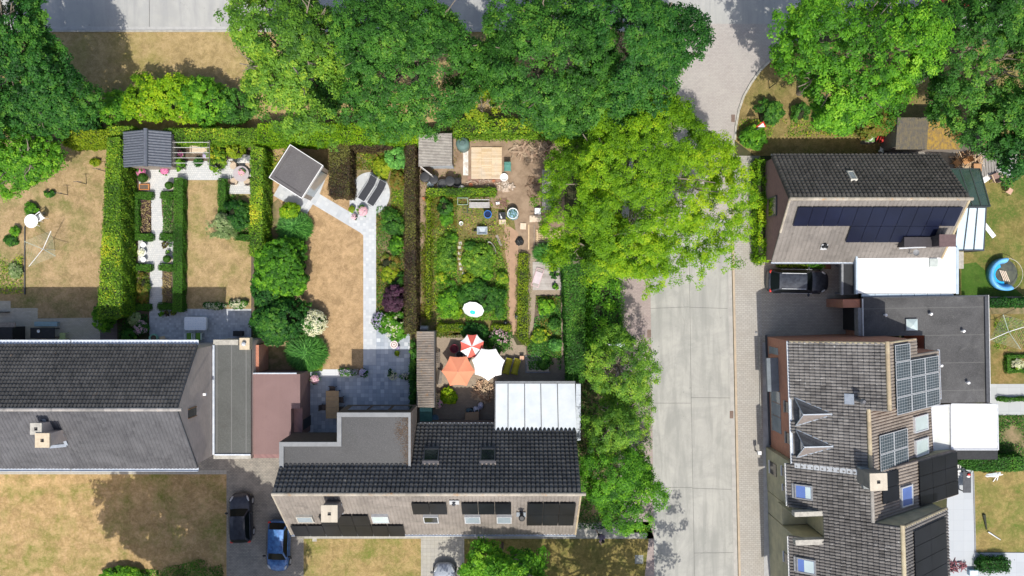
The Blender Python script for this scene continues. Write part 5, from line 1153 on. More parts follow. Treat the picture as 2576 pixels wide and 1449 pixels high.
def shrub(name, label, px, py, r, hgt, mat, seed, rx=None, ls=.07, dens=1., tr=.22, cat='shrub', group=None, blossom=None, nb=120, bs=.06, amp=.15, hole=.9, stems=True, hs=3.):
    ry = r; rx = rx or r; z = hgt * .55; k = (H - z) / H / S; c = W(px, py, z); rad = (rx * k, ry * k, hgt * .55)
    t = thing(name, label, cat, (c.x, c.y, 0), 0, group)
    area = rad[0] * rad[1] * 3.1; nt_ = int(max(10, area / (tr * tr) * 2.6 * dens))
    P, N, tt = crown_leaves((0, 0, z * .9), (rad[0], rad[1], rad[2]), nt_, 26, tr, seed, amp=amp, low=-.3, hole=hole, hs=hs, inner=.6)
    P[:, 2] = np.clip(P[:, 2], .03, None)
    core = MB(); core.blob((0, 0, 0), (rad[0] * .72, rad[1] * .72, hgt * .72), 10, 5, low=0., jit=.2)
    leaf_object('foliage', P, N, ls * rng.uniform(.7, 1.3, len(P)), tt, mat, t, core=core)
    if blossom is not None:
        d = unit(rng.normal(size=(nb, 3)) + [0, 0, .8]); d[:, 2] = np.abs(d[:, 2]); C_ = d * np.array(rad) * 1.05 + [0, 0, z * .9]
        C_ = np.repeat(C_, 9, 0) + rng.normal(0, bs * .9, (nb * 9, 3)); N_ = np.repeat(d, 9, 0) + rng.normal(0, .5, (nb * 9, 3)) + [0, 0, .6]
        leaf_object('blossom', C_, N_, bs * .8, rng.uniform(0, 1, nb * 9), blossom, t, asp=.8)
    return t
def grassy(name, label, px, py, r, hgt, mat, n=1500, rx=None, cat='ornamental grass', blade=.35, wid=.05, group=None):
    """arching blades springing from one clump"""
    k = 1 / S; c = W(px, py, hgt * .4); rx = (rx or r) * k; ry = r * k; t = thing(name, label, cat, (c.x, c.y, 0), 0, group)
    a = rng.uniform(0, 2 * pi, n); q = np.sqrt(rng.uniform(0.0, 1, n)); X = np.cos(a) * q * rx * .85; Y = np.sin(a) * q * ry * .85
    Zp = hgt * (1 - .65 * q * q) * rng.uniform(.7, 1.05, n)
    d = np.stack([np.cos(a) + rng.normal(0, .25, n), np.sin(a) + rng.normal(0, .25, n), .5 - q * .9], 1); d = unit(d)
    N_ = unit(np.stack([-d[:, 0] * .4, -d[:, 1] * .4, np.ones(n)], 1) + rng.normal(0, .25, (n, 3)))
    core = MB(); core.blob((0, 0, 0), (rx * .8, ry * .8, hgt * .7), 10, 5, low=0., jit=.2)
    leaf_object('blades', np.stack([X, Y, Zp], 1), N_, blade * rng.uniform(.6, 1.2, n), rng.normal(.5, .25, n), mat, t, asp=wid / blade, core=core, D=d)
    return t
def hedge(name, label, quad, h, mat, ls=.065, dens=430, cat='hedge', rough=.05, side=.8, group=None, top_wave=.05, corecol=None):
    """clipped hedge; quad = the corners of its top in photo pixels (clockwise from upper left)"""
    Q = [W(x, y, h) for x, y in quad]; c = sum(Q, Vector()) / 4; Q = [Vector((q.x - c.x, q.y - c.y, 0)) for q in Q]
    q = np.array([[v.x, v.y] for v in Q]); area = .5 * abs(sum(q[i][0] * q[(i + 1) % 4][1] - q[(i + 1) % 4][0] * q[i][1] for i in range(4)))
    n = int(area * dens); u, v = rng.uniform(-.01, 1.01, (2, n)); xy = ((1 - u) * (1 - v))[:, None] * q[0] + (u * (1 - v))[:, None] * q[1] + (u * v)[:, None] * q[2] + ((1 - u) * v)[:, None] * q[3]
    wv = np.sin(xy[:, 0] * 3.1 + xy[:, 1] * 1.3) * np.sin(xy[:, 1] * 2.7 - xy[:, 0]) * top_wave
    P = [np.column_stack([xy, h + wv + rng.normal(0, rough, n)])]; N = [rng.normal(0, .42, (n, 3)) + [0, 0, 1.]]
    big = np.sin(xy[:, 0] * .9 + 2) * np.sin(xy[:, 1] * .8 + h * 7) * .18 + holes(np.column_stack([xy, xy[:, 0] * 0]), int(n) % 97, 2.2) * .16; wv = wv + holes(np.column_stack([xy, xy[:, 0] * 0]), int(n) % 89, 3.5) * top_wave * .9
    T = [rng.normal(.5, .2, n) + big + wv * 1.2]
    for i in range(4):
        a, b_ = q[i], q[(i + 1) % 4]; L = np.linalg.norm(b_ - a); m = int(L * h * dens * side); s_ = rng.uniform(0, 1, m)[:, None]
        e = (b_ - a) / L; out = np.array([e[1], -e[0]]); mid = (a + b_) / 2; out = out if out @ mid > 0 else -out
        zz = rng.uniform(.02, h, m); bulge = rng.normal(.02, rough, m) + .05 * np.sin(s_[:, 0] * L * 4 + zz * 3)
        xy2 = a * (1 - s_) + b_ * s_ + out * bulge[:, None]
        P.append(np.column_stack([xy2, zz])); N.append(rng.normal(0, .5, (m, 3)) + [out[0], out[1], .35]); T.append(rng.normal(.4, .2, m))
    P = np.concatenate(P); N = np.concatenate(N); T = np.concatenate(T)
    ins = .07; core = MB(); pts = [(v.x * (1 - ins / max(.3, abs(v.x))), v.y * (1 - ins / max(.3, abs(v.y)))) for v in Q]; core.prism(pts, 0, h - .06)
    o = leaf_object(name, P, N, ls * rng.uniform(.7, 1.3, len(P)), T, mat, None, (0, 0, 0), core=core); o.location = (c.x, c.y, 0)
    return tag(o, label, cat, group)
def hr(x0, y0, x1, y1): return [(x0, y0), (x1, y0), (x1, y1), (x0, y1)]
# large hedges
hedge('hornbeam_hedge', 'tall yellow green hedge between the dry west garden and the garden with box edging', [(271, 350), (303, 350), (304, 795), (246, 800)], 2.3, LF['hedge'], .07)
hedge('hornbeam_hedge', 'tall yellow green hedge between the box garden and the lawn with the rotated garden room', [(632, 372), (662, 374), (658, 645), (628, 640)], 2.1, LF['hedge'], .065)
hedge('privet_hedge', 'yellowish hedge along the top of the dry west garden', [(150, 328), (272, 328), (272, 362), (160, 366)], 1.9, LF['yel'], .07)
hedge('privet_hedge', 'green hedge left of the slate blue summer house roof', hr(272, 318, 334, 340), 1.9, LF['hedge'], .07)
hedge('hornbeam_hedge', 'sunny hedge behind the wire pergola', hr(414, 324, 652, 357), 1.9, LF['hedge'], .07)
hedge('laurel_hedge', 'bright lime clipped hedge along the top of the rotated garden room plot', hr(652, 312, 1052, 360), 2.0, LF['lime'], .07)
hedge('copper_beech_hedge', 'dark copper beech hedge standing left of the round terrace', hr(828, 362, 880, 492), 1.9, LF['copper'], .06)
hedge('copper_beech_hedge', 'low dark copper beech hedge running under the lime hedge', hr(884, 356, 985, 374), 1.7, LF['copper'], .06)
hedge('copper_beech_hedge', 'long narrow copper beech hedge between the path garden and the messy garden', [(1020, 360), (1044, 360), (1047, 835), (1018, 835)], 1.9, LF['copper'], .06)
hedge('roadside_hedge', 'dense green hedge on the right side of the messy garden', [(1416, 640), (1474, 640), (1469, 960), (1430, 962)], 1.9, LF['mid'], .07)
hedge('roadside_hedge', 'loose bright green hedge along the pavers of the road', [(1488, 700), (1556, 705), (1566, 880), (1492, 880)], 2.4, LF['bright'], .085, 330, rough=.22, top_wave=.25)
hedge('house_hedge', 'narrow bright hedge along the plum gable of the east house', [(1905, 405), (1926, 405), (1932, 655), (1908, 658)], 1.2, LF['lime'], .085, 380, rough=.13, top_wave=.3)
hedge('privet_hedge', 'leafy green hedge behind the timber deck under the street trees', hr(1145, 300, 1395, 334), 2.0, LF['hedge'], .085, 330, rough=.14, top_wave=.15)
hedge('low_yellow_hedge', 'low yellow hedge below the row of black tubs', hr(1074, 474, 1246, 490), .75, LF['hedge'], .05, 520)
hedge('low_yellow_hedge', 'low yellow hedge running down the left side of the messy garden', [(1073, 492), (1083, 492), (1082, 800), (1072, 800)], .6, LF['yel'], .06, 380, rough=.12)
hedge('low_yellow_hedge', 'short yellow hedge below left of the tilted white parasol', hr(1103, 816, 1163, 831), .6, LF['yel'], .05, 520)
hedge('low_yellow_hedge', 'short yellow hedge below right of the tilted white parasol', hr(1238, 818, 1283, 831), .6, LF['yel'], .05, 520)
hedge('yellow_border_hedge', 'narrow yellow green border hedge beside the curved garden path', [(1305, 640), (1328, 640), (1328, 868), (1302, 850)], .5, LF['yel'], .055, 420, rough=.1, top_wave=.12)
hedge('yellow_border_hedge', 'yellow low hedge under the front eave of the east house', hr(1960, 659, 2032, 671), .5, LF['yel'], .055, 500)
hedge('yellow_border_hedge', 'green low hedge continuing the yellow one under the east house eave', hr(2033, 660, 2074, 672), .5, LF['bright'], .055, 500)
hedge('garden_hedge', 'green hedge below the awnings at the right edge', [(2412, 1158), (2576, 1148), (2576, 1184), (2450, 1184)], 1.3, LF['mid'], .07)
hedge('garden_hedge', 'dark hedge along the shaded strip above the rotary dryer', hr(2492, 752, 2600, 770), 1.4, LF['dark'], .07)
hedge('garden_hedge', 'dark bushy hedge on the shaded terrace at lower right', hr(2470, 1410, 2540, 1438), .8, LF['dark'], .07, rough=.12)
BG = 'clipped box edging of the second garden'
for lab, q_, h_ in (('long box hedge between the pale path and the second lawn', [(438, 450), (460, 450), (458, 782), (434, 782)], .75), ('box hedge at the upper right corner of the second lawn', [(548, 450), (567, 450), (567, 545), (548, 545)], .75), ('box hedge closing the bottom of the bed behind the pale round shrub', hr(590, 590, 630, 604), .5),
    ('short box hedge left of the path, below the orange frame', hr(337, 483, 381, 499), .45), ('short box hedge right of the path, below the potted topiary', hr(404, 483, 437, 499), .45), ('short box hedge left of the path, above the white stools', hr(337, 588, 381, 604), .45), ('short box hedge right of the path, above the potted plants', hr(402, 588, 434, 604), .45),
    ('short box hedge left of the path, below the white stools', hr(337, 665, 379, 680), .45), ('short box hedge right of the path, below the clay pot', hr(399, 665, 433, 680), .45), ('box hedge at the foot of the long hedge by the grey patio', hr(397, 764, 454, 779), .45), ('thin box hedge along the left edge of the lavender bed', hr(336, 500, 348, 584), .45), ('box hedge between the yellow bed and the grey patio', hr(342, 765, 376, 780), .4)):
    hedge('box_hedge', lab, q_, h_, LF['box'], .04, 900, rough=.02, top_wave=.01, group=BG)
for lab, q_ in (('upper side of the box square with pale flowers in the east garden', hr(2534, 893, 2600, 900)), ('left side of the box square with pale flowers in the east garden', hr(2533, 901, 2542, 928)), ('lower side of the box square with pale flowers in the east garden', hr(2534, 929, 2600, 937)), ('thin low green strip in the middle of the pale east path', hr(2514, 1001, 2600, 1009))):
    hedge('box_hedge', lab, q_, .35, LF['box'], .045, 700, rough=.03)
# mounded shrubs of the verge
VG = 'mounded shrubs behind the box garden'
for i, (px, py, r, rx, h_, mm, lab) in enumerate(((300, 268, 36, 42, 2.2, 'bright', 'small light mound at the left end of the verge shrubs'), (375, 252, 52, 62, 2.8, 'lime', 'yellow green mound left of centre in the verge shrubs'), (450, 245, 56, 70, 3.0, 'lime', 'largest yellow green mound of the verge shrubs'), (530, 252, 52, 58, 2.8, 'bright', 'mid green mound right of centre in the verge shrubs'), (592, 268, 44, 42, 2.4, 'mid', 'darker mound at the right end of the verge shrubs, beside the yellow green tree'))):
    shrub('verge_shrub', lab, px, py, r, h_, LF[mm], 40 + i, rx, .085, 1.1, .3, group=VG, amp=.2)
shrub('verge_shrub', 'dark shrub added in the shaded gap between the yellow green tree and the wide mid green tree', 815, 235, 62, 3.2, LF['mid'], 47, 50, .085, 1, .3, amp=.25)  # filler shrub, added so the gap reads as dark shade
shrub('verge_shrub', 'dark low shrub in the gap between the two central street trees', 1232, 190, 60, 2.6, LF['dark'], 48, 34, .085, 1, .3, amp=.3)
shrub('verge_shrub', 'dark low shrub filling the gap under the corner trees', 205, 305, 38, 2.0, LF['dark'], 46, 50, .09, 1, .3, amp=.2)
# garden shrubs
SH = [
 ('garden_shrub', 'round grey green shrub on the second lawn', 560, 570, 33, 1.7, 'pale', 33, .05, None),
 ('garden_shrub', 'dark shrub in the bed right of the second lawn', 590, 545, 38, 1.4, 'dark', 34, .06, None),
 ('garden_shrub', 'green shrub between the round pale shrub and the tall hedge', 612, 535, 26, 1.2, 'mid', 18, .06, None),
 ('garden_shrub', 'bright leafy shrub above the round patio table', 592, 380, 18, 1.5, 'yel', 24, .08, None),
 ('garden_shrub', 'round lime green shrub under the wire pergola, right of the bench', 545, 398, 34, 1.4, 'hedge', 20, .06, None),
 ('garden_shrub', 'green shrub below the pergola bars beside the pink pot', 450, 412, 14, .9, 'bright', 14, .06, None),
 ('garden_shrub', 'large leafy shrub left of the third lawn', 705, 672, 74, 3.0, 'bright', 66, .085, None),
 ('garden_shrub', 'dark large shrub behind the white flowering bush', 695, 810, 70, 3.2, 'dark', 66, .085, None),
 ('garden_shrub', 'dark shrub between hedge and feathery plant', 675, 735, 45, 2.4, 'dark', 36, .085, None),
 ('garden_shrub', 'low yellow shrub beside the round terrace', 965, 420, 25, .7, 'yel', 22, .055, None),
 ('garden_shrub', 'bright green bamboo like shrub at the top of the copper beech hedge', 1003, 393, 28, 1.7, 'grass', 30, .1, None),
 ('garden_shrub', 'olive shrub right of the round terrace', 1000, 455, 22, .8, 'rust', 16, .055, None),
 ('garden_shrub', 'dark green shrub beside the straight path, below the terrace', 990, 560, 30, 1.0, 'mid', 26, .06, None),
 ('garden_shrub', 'bright round shrub halfway down the straight path', 997, 617, 20, 1.1, 'bright', 19, .06, None),
 ('garden_shrub', 'reddish green shrub below the bright round one', 975, 665, 24, .7, 'rust', 22, .055, None),
 ('garden_shrub', 'yellow and green plant above the purple shrub', 980, 690, 22, .7, 'yel', 20, .055, None),
 ('garden_shrub', 'green shrub beside the copper beech hedge above the purple one', 998, 705, 18, .9, 'mid', 16, .06, None),
 ('garden_shrub', 'light leafy shrub at the lower end of the path border', 992, 815, 34, 1.2, 'bright', 34, .09, 'white'),
 ('garden_shrub', 'pale flowering shrub at the edge of the straight path', 955, 808, 22, .8, 'mid', 18, .06, 'lilac'),
 ('garden_shrub', 'small green shrub in the weedy bed left of the umbrella', 1120, 520, 20, 1.0, 'mid', 18, .06, None),
 ('garden_shrub', 'small light plant below the green garden frame', 1123, 548, 16, .6, 'bright', 14, .06, None),
 ('garden_shrub', 'tangled green shrub left of the stepping stones', 1125, 640, 42, .8, 'olive', 22, .06, None),
 ('garden_shrub', 'olive shrub beside the dug out tub', 1205, 655, 40, .9, 'olive', 38, .06, None),
 ('garden_shrub', 'low bright plants below the left shrub of the messy garden', 1128, 755, 38, .8, 'bright', 28, .06, None),
 ('garden_shrub', 'flower speckled green shrub above the tilted parasol', 1212, 745, 40, 1.0, 'mid', 55, .06, None),
 ('garden_shrub', 'rose bushes right of the striped parasol', 1255, 855, 28, 1.0, 'mid', 22, .06, 'rose'),
 ('garden_shrub', 'dark shrub above the striped parasol', 1195, 832, 18, .9, 'dark', 32, .06, None),
 ('garden_shrub', 'lime rosette plant beside the stacked firewood', 1128, 998, 17, .7, 'lime', 17, .1, None),
 ('garden_shrub', 'dense climbing green strip along the left of the tiled wall roof', 1040, 905, 52, 1.3, 'mid', 8, .06, None),
 ('garden_shrub', 'shaded green climber beside the slate patio', 1040, 985, 40, 1.2, 'dark', 8, .06, None),
 ('garden_shrub', 'green shrub at the junction lawn, lower of the pair by the warning sign', 1898, 345, 30, 1.5, 'bright', 32, .075, None),
 ('garden_shrub', 'dark green shrub above the warning sign', 1938, 285, 30, 1.7, 'mid', 30, .075, None),
 ('garden_shrub', 'small round shrub in a row above the east house', 2014, 283, 20, 1.3, 'mid', 20, .07, None),
 ('garden_shrub', 'taller green shrub in the row above the east house', 2080, 300, 32, 1.5, 'bright', 30, .075, None),
 ('garden_shrub', 'dark green shrub next to the green box by the east house', 2122, 310, 26, 1.3, 'mid', 22, .07, None),
 ('garden_shrub', 'scrubby tree like shrub above the red handcart', 2200, 310, 36, 2.2, 'rust', 42, .075, None),
 ('garden_shrub', 'pale flowers inside the box square of the east garden', 2560, 915, 12, .5, 'lime', 14, .05, 'white'),
 ('garden_shrub', 'potted shrub beside the green pot on the grey patio', 325, 845, 15, .9, 'mid', 15, .06, None),
 ('garden_shrub', 'variegated shrub in the shaded corner bed of the second garden', 338, 803, 14, .9, 'pale', 13, .06, None),
 ('garden_shrub', 'dark flowering shrub in the shaded corner bed of the second garden', 355, 825, 18, .8, 'dark', 15, .06, 'rose'),
 ('garden_shrub', 'red and yellow plants in the bed left of the pale path', 360, 725, 34, .7, 'rust', 14, .06, None),
 ('garden_shrub', 'bushy hedge end hanging over the shaded patio corner', 262, 795, 32, 1.8, 'bright', 22, .075, None),
 ('garden_shrub', 'green and white flowers along the lower edge of the second lawn', 600, 765, 10, .5, 'mid', 22, .05, 'white'),
 ('garden_shrub', 'green plants along the shaded lower edge of the second lawn', 540, 770, 7, .4, 'dark', 28, .05, 'white'),
 ('garden_shrub', 'small bush beside the folded washing posts in the west garden', 123, 487, 10, .4, 'mid', 11, .06, None),
 ('garden_shrub', 'bush behind the round white table', 82, 527, 14, .5, 'bright', 18, .06, None),
 ('garden_shrub', 'small light bush left of the rotary dryer', 38, 579, 11, .6, 'bright', 9, .06, None),
 ('garden_shrub', 'dark bush at the left edge of the west garden', 25, 606, 11, .35, 'mid', 17, .06, None),
 ('garden_shrub', 'silvery bush at the lower left of the west garden', 38, 682, 16, .6, 'pale', 15, .06, None),
 ('garden_shrub', 'yellow tuft with a stake in the west garden', 238, 410, 9, .5, 'yel', 12, .05, None),
 ('garden_shrub', 'leafy shoots of a tree at the bottom edge of the big front lawn', 310, 1445, 16, .8, 'bright', 55, .08, None),
 ('garden_shrub', 'trailing green shrub under the roadside trees', 1480, 860, 40, 1.0, 'dark', 14, .06, None),
]
for i, (nm, lab, px, py, r, h_, mm, rx, ls, bl) in enumerate(SH):
    shrub(nm, lab, px, py, r, h_, LF[mm], 100 + i, rx, ls, 1., .2 if r > 25 else .15, blossom=LF[bl] if bl else None, nb=60, bs=.045)
for i, (px, py, r, h_, mm, lab) in enumerate(((1140, 600, 12, .6, 'bright', 'small bright clump above the stepping stones'), (1185, 622, 15, .7, 'mid', 'green clump right of the upper stepping stones'), (1225, 690, 14, .7, 'bright', 'bright clump below the metal tub'), (1180, 700, 13, .6, 'yel', 'yellow clump near the last stepping stone'), (1262, 700, 15, .8, 'hedge', 'clump at the right side of the vegetable bed by the dirt path'), (1255, 785, 16, .7, 'mid', 'green clump right of the tilted parasol'), (1108, 700, 12, .5, 'hedge', 'yellowish clump beside the low hedge of the messy garden'), (1150, 790, 13, .6, 'lime', 'lime clump left of the tilted parasol'), (1372, 770, 17, .8, 'bright', 'bright clump at the top of the planting bed'), (1395, 815, 15, .9, 'mid', 'dark leafed clump in the middle of the planting bed'), (1358, 845, 17, .7, 'hedge', 'yellowish clump at the lower left of the planting bed'), (1398, 868, 15, .8, 'grass', 'fresh green clump above the pond'))):
    shrub('bed_plant', lab, px, py, r, h_, LF[mm], 300 + i, None, .055, 1., .13, 'plant')
shrub('hydrangea_bush', 'round bush covered in cream blossoms beside the third lawn', 790, 811, 30, 1.6, LF['mid'], 201, 29, .06, 1, .2, blossom=LF['white'], nb=210, bs=.075)
shrub('purple_shrub', 'dark purple feathery shrub beside the straight path', 992, 752, 31, 1.6, LF['purple'], 202, 27, .09, 1, .22)
shrub('topiary_ball', 'clipped bright green dome beside the rotated garden room', 732, 532, 20, 1.5, LF['lime'], 203, 26, .045, 1.6, .14, amp=.02)
grassy('feathery_bush', 'dark feathery bush below the clipped dome', 742, 572, 42, 1.3, LF['grass'], 2600, 48, 'bush', .3, .03)
grassy('ornamental_grass', 'large arching grass clump below the white flowering bush', 772, 888, 46, 1.3, LF['grass'], 3600, 54, blade=.42, wid=.035)
grassy('ornamental_grass', 'bright reed clump above the grey decking in the messy garden', 1378, 637, 24, 1.2, LF['grass'], 1500, 38, blade=.34, wid=.04)
grassy('dark_tuft', 'small dark tuft plant beside the lone pergola bench', 498, 408, 12, .6, LF['dark'], 260, blade=.14, wid=.03, cat='plant')
# ground cover nobody could count
def cover(name, polys, n, hgt, mats, ls=.06, lab=None):
    for (pts, mm, k) in polys:
        P2 = np.array([[W(x, y).x, W(x, y).y] for x, y in pts]); lo, hi = P2.min(0), P2.max(0); out = []
        while sum(len(o) for o in out) < k:
            c = rng.uniform(lo, hi, (k * 2, 2)); ins = np.zeros(len(c), bool); j = len(P2) - 1
            for i in range(len(P2)):
                xi, yi = P2[i]; xj, yj = P2[j]
                ins ^= ((yi > c[:, 1]) != (yj > c[:, 1])) & (c[:, 0] < (xj - xi) * (c[:, 1] - yi) / (yj - yi + 1e-9) + xi); j = i
            f = holes(np.column_stack([c, c[:, 0] * 0]), k, 2.5) + rng.normal(0, .35, len(c)); out.append(c[ins & (f < .55)])
        c = np.concatenate(out)[:k]; m = len(c); hh = np.abs(holes(np.column_stack([c, c[:, 0] * 0]), k + 3, 1.8)) * hgt * .6 + hgt * .25
        P = np.column_stack([c, hh * rng.uniform(.2, 1, m)]) ; N = rng.normal(0, .45, (m, 3)) + [0, 0, 1]
        cen = P2.mean(0); o = leaf_object(name, P, N, ls * rng.uniform(.6, 1.4, m), rng.normal(.5, .25, m) + (hh / hgt - .5) * .3, LF[mm], None, (cen[0], cen[1], 0))
        tag(o, kind='stuff')
cover('bed_plants', [
 (rect(1092, 575, 1150, 800), 'olive', 3000), (rect(1100, 600, 1150, 700), 'bright', 1500), ([(1170, 600), (1250, 600), (1280, 700), (1275, 800), (1160, 800), (1150, 700)], 'olive', 4200), ([(1170, 700), (1275, 710), (1275, 805), (1165, 805)], 'bright', 3000),
 ([(1350, 745), (1410, 745), (1412, 900), (1326, 898), (1326, 868), (1345, 830)], 'mid', 3600), ([(1345, 800), (1412, 760), (1412, 930), (1330, 930)], 'grass', 3000), (rect(1088, 496, 1150, 575), 'rust', 1400), (rect(1088, 500, 1282, 810), 'hedge', 2600), (rect(1088, 560, 1282, 820), 'rust', 2000), ([(1348, 745), (1410, 745), (1412, 900), (1345, 830)], 'rust', 1200), (rect(1052, 340, 1160, 520), 'rust', 500), (rect(1120, 330, 1400, 350), 'mid', 1500),
 (rect(985, 395, 1018, 540), 'rust', 1600), (rect(948, 545, 1018, 800), 'rust', 3200), (rect(984, 385, 1016, 520), 'hedge', 1400), (rect(948, 520, 1018, 800), 'mid', 3000), (rect(882, 376, 1000, 428), 'rust', 1800), (rect(882, 376, 990, 428), 'hedge', 1400),
 (rect(350, 503, 381, 585), 'straw', 800), (rect(350, 503, 381, 585), 'purple', 500), (rect(412, 500, 436, 586), 'mid', 700), (rect(412, 500, 436, 586), 'pale', 500), (rect(410, 684, 432, 762), 'straw', 500), (rect(345, 684, 376, 764), 'rust', 700),
 (rect(1056, 560, 1070, 800), 'rust', 700), (rect(1086, 490, 1250, 520), 'rust', 900), (rect(1478, 600, 1492, 960), 'rust', 1400), (rect(1440, 960, 1490, 1320), 'mid', 3400), (rect(1480, 880, 1640, 1310), 'mid', 6000), (rect(1450, 1290, 1560, 1330), 'dark', 900),
 (rect(1860, 300, 2160, 345), 'hedge', 1500), (rect(570, 490, 632, 590), 'mid', 1800), (rect(300, 790, 372, 868), 'dark', 1500), (rect(2500, 800, 2576, 880), 'hedge', 500), (rect(2505, 1044, 2576, 1150), 'mid', 1800), (rect(0, 640, 60, 740), 'hedge', 800), ([(380, 1449), (420, 1425), (500, 1405), (560, 1420), (566, 1470), (380, 1470)], 'mid', 2600), (rect(300, 1432, 400, 1470), 'bright', 900),
 (rect(670, 370, 720, 440), 'hedge', 700), (rect(668, 580, 770, 640), 'dark', 1500), (rect(1095, 820, 1180, 850), 'rust', 700), (rect(1200, 835, 1290, 880), 'mid', 1300), (rect(640, 375, 668, 900), 'mid', 1600), (rect(780, 915, 812, 932), 'yel', 260)], 0, .35, None, .055)
cover('fallen_leaves', [(rect(1600, 500, 1840, 800), 'straw', 260), (rect(1560, 700, 1640, 1340), 'straw', 420), (rect(1845, 400, 1912, 700), 'olive', 220), (rect(1700, 90, 1850, 330), 'straw', 160), (rect(572, 1180, 760, 1449), 'straw', 200), (rect(765, 470, 912, 920), 'straw', 260)], 0, .012, None, .035)
# ================= vehicles =================
def paint(name, c, c2, coat=.6, rough=.35):
    m, n, l, b = _mat(name); co = objco(n)
    f = mask(n, l, noise(n, l, 3.5, 7, .7, co), .35, .65); l.new(mix(n, l, f, c, c2), b.inputs['Base Color'])
    b.inputs['Metallic'].default_value = .35; b.inputs['Coat Weight'].default_value = coat; b.inputs['Coat Roughness'].default_value = .06
    l.new(mask(n, l, noise(n, l, 3.5, 7, .7, co), -.6, 1.6), b.inputs['Roughness']); return m
def loft(mb, secs, m=0, cap=True):
    """secs: list of rings (same count) closed loops"""
    n = len(secs[0]); v = [p for s_ in secs for p in s_]; f = []
    for j in range(len(secs) - 1):
        f += [(j * n + i, j * n + (i + 1) % n, (j + 1) * n + (i + 1) % n, (j + 1) * n + i) for i in range(n)]
    if cap: f += [tuple(range(n))[::-1], tuple(range((len(secs) - 1) * n, len(secs) * n))]
    return mb.add(v, f, m)
def car(name, label, px, py, rz, L, Wd, Ht, pm, belt=.95, hood=.85, base=(.30, .22), cab=(-.47, .20), roof=(-.36, .08), rails=False, tail=RED, rear_slope=.1, wheel=.31, light=None, group='parked cars'):
    """x forward; cab = windscreen foot / rear window foot as fractions of L; roof = roof ends"""
    c = W(px, py, .7); t = thing(name, label, 'car', (c.x, c.y, 0), rz, group)
    hx, hw = L / 2, Wd / 2
    st = [(-1., .62, .45, belt - .12), (-.985, .80, .30, belt - .05), (-.93, .93, .24, belt), (-.7, .995, .2, belt + .02), (-.3, 1., .18, belt), (.1, 1., .18, belt - .02), (cab[1] * 2, .995, .18, hood + .06), (.62, .98, .2, hood), (.80, .92, .22, hood - .09), (.92, .76, .25, hood - .2), (.98, .58, .3, hood - .28), (1., .38, .38, hood - .36)]
    secs = []
    for x, w_, z0, z1 in st:
        y = hw * w_; X = x * hx
        secs.append([(X, -y * .9, z0), (X, -y, z0 + .16), (X, -y * 1.0, (z0 + z1) / 2), (X, -y * .965, z1 - .08), (X, -y * .86, z1), (X, 0, z1 + .035), (X, y * .86, z1), (X, y * .965, z1 - .08), (X, y * 1.0, (z0 + z1) / 2), (X, y, z0 + .16), (X, y * .9, z0)][::-1])
    mb = MB(); loft(mb, secs); mb.build('body', pm, t, smooth=True, sub=1)
    xr0, xr1, xc0, xc1 = roof[0] * L, roof[1] * L, cab[0] * L, cab[1] * L
    zb = belt - .02; zr = Ht - .03; wb = hw * .88; wr = hw * .68
    R4 = [Vector((xr0, -wr, zr)), Vector((xr1, -wr * .97, zr)), Vector((xr1, wr * .97, zr)), Vector((xr0, wr, zr))]
    B4 = [Vector((xc0, -wb, zb)), Vector((xc1, -wb, hood + .05)), Vector((xc1, wb, hood + .05)), Vector((xc0, wb, zb))]
    mb = MB(); mb.add(B4 + R4, [(3, 2, 1, 0), (4, 5, 6, 7), (0, 1, 5, 4), (1, 2, 6, 5), (2, 3, 7, 6), (3, 0, 4, 7)]); mb.build('cabin', pm, t, smooth=False, bevel=.07)
    def pane(nm, a, b_, c_, d, ins=.07, bow=.05, m=GL_CAR, off=.012):
        q = [Vector(v) for v in (a, b_, c_, d)]; cen = sum(q, Vector()) / 4; N_ = (q[1] - q[0]).cross(q[3] - q[0]).normalized(); N_ = N_ if N_.dot(cen - Vector((0, 0, .8))) > 0 else -N_
        q = [v.lerp(cen, ins) for v in q]; nn = 6; vs = []
        for j in range(3):
            for i in range(nn + 1):
                p = q[0].lerp(q[1], i / nn).lerp(q[3].lerp(q[2], i / nn), j / 2); vs.append(p + N_ * (off + bow * (1 - (2 * i / nn - 1) ** 2)))
        mb = MB(); mb.add(vs, [(j * (nn + 1) + i, j * (nn + 1) + i + 1, (j + 1) * (nn + 1) + i + 1, (j + 1) * (nn + 1) + i) for j in range(2) for i in range(nn)]); return mb.build(nm, m, t, smooth=True)
    pane('windscreen', B4[1], B4[2], R4[2], R4[1], .09); pane('rear_window', B4[3], B4[0], R4[0], R4[3], .12)
    for s_, (a, b_, c_, d) in ((-1, (B4[0], B4[1], R4[1], R4[0])), (1, (B4[2], B4[3], R4[3], R4[2]))):
        pane('side_window', a, b_, c_, d, .13, .0, off=.02)
    mb = MB(); vs = []; nx, ny = 6, 6
    for j in range(ny + 1):
        for i in range(nx + 1):
            u, v = i / nx, j / ny; vs.append((xr0 - .05 + (xr1 - xr0 + .1) * u, (-wr + 2 * wr * v) * (1.0 - .02 * u), zr + .012 + .055 * (1 - (2 * v - 1) ** 2) * (1 - .5 * abs(2 * u - 1) ** 3)))
    mb.add(vs, [(j * (nx + 1) + i, j * (nx + 1) + i + 1, (j + 1) * (nx + 1) + i + 1, (j + 1) * (nx + 1) + i) for j in range(ny) for i in range(nx)]); mb.build('roof', pm, t, smooth=True)
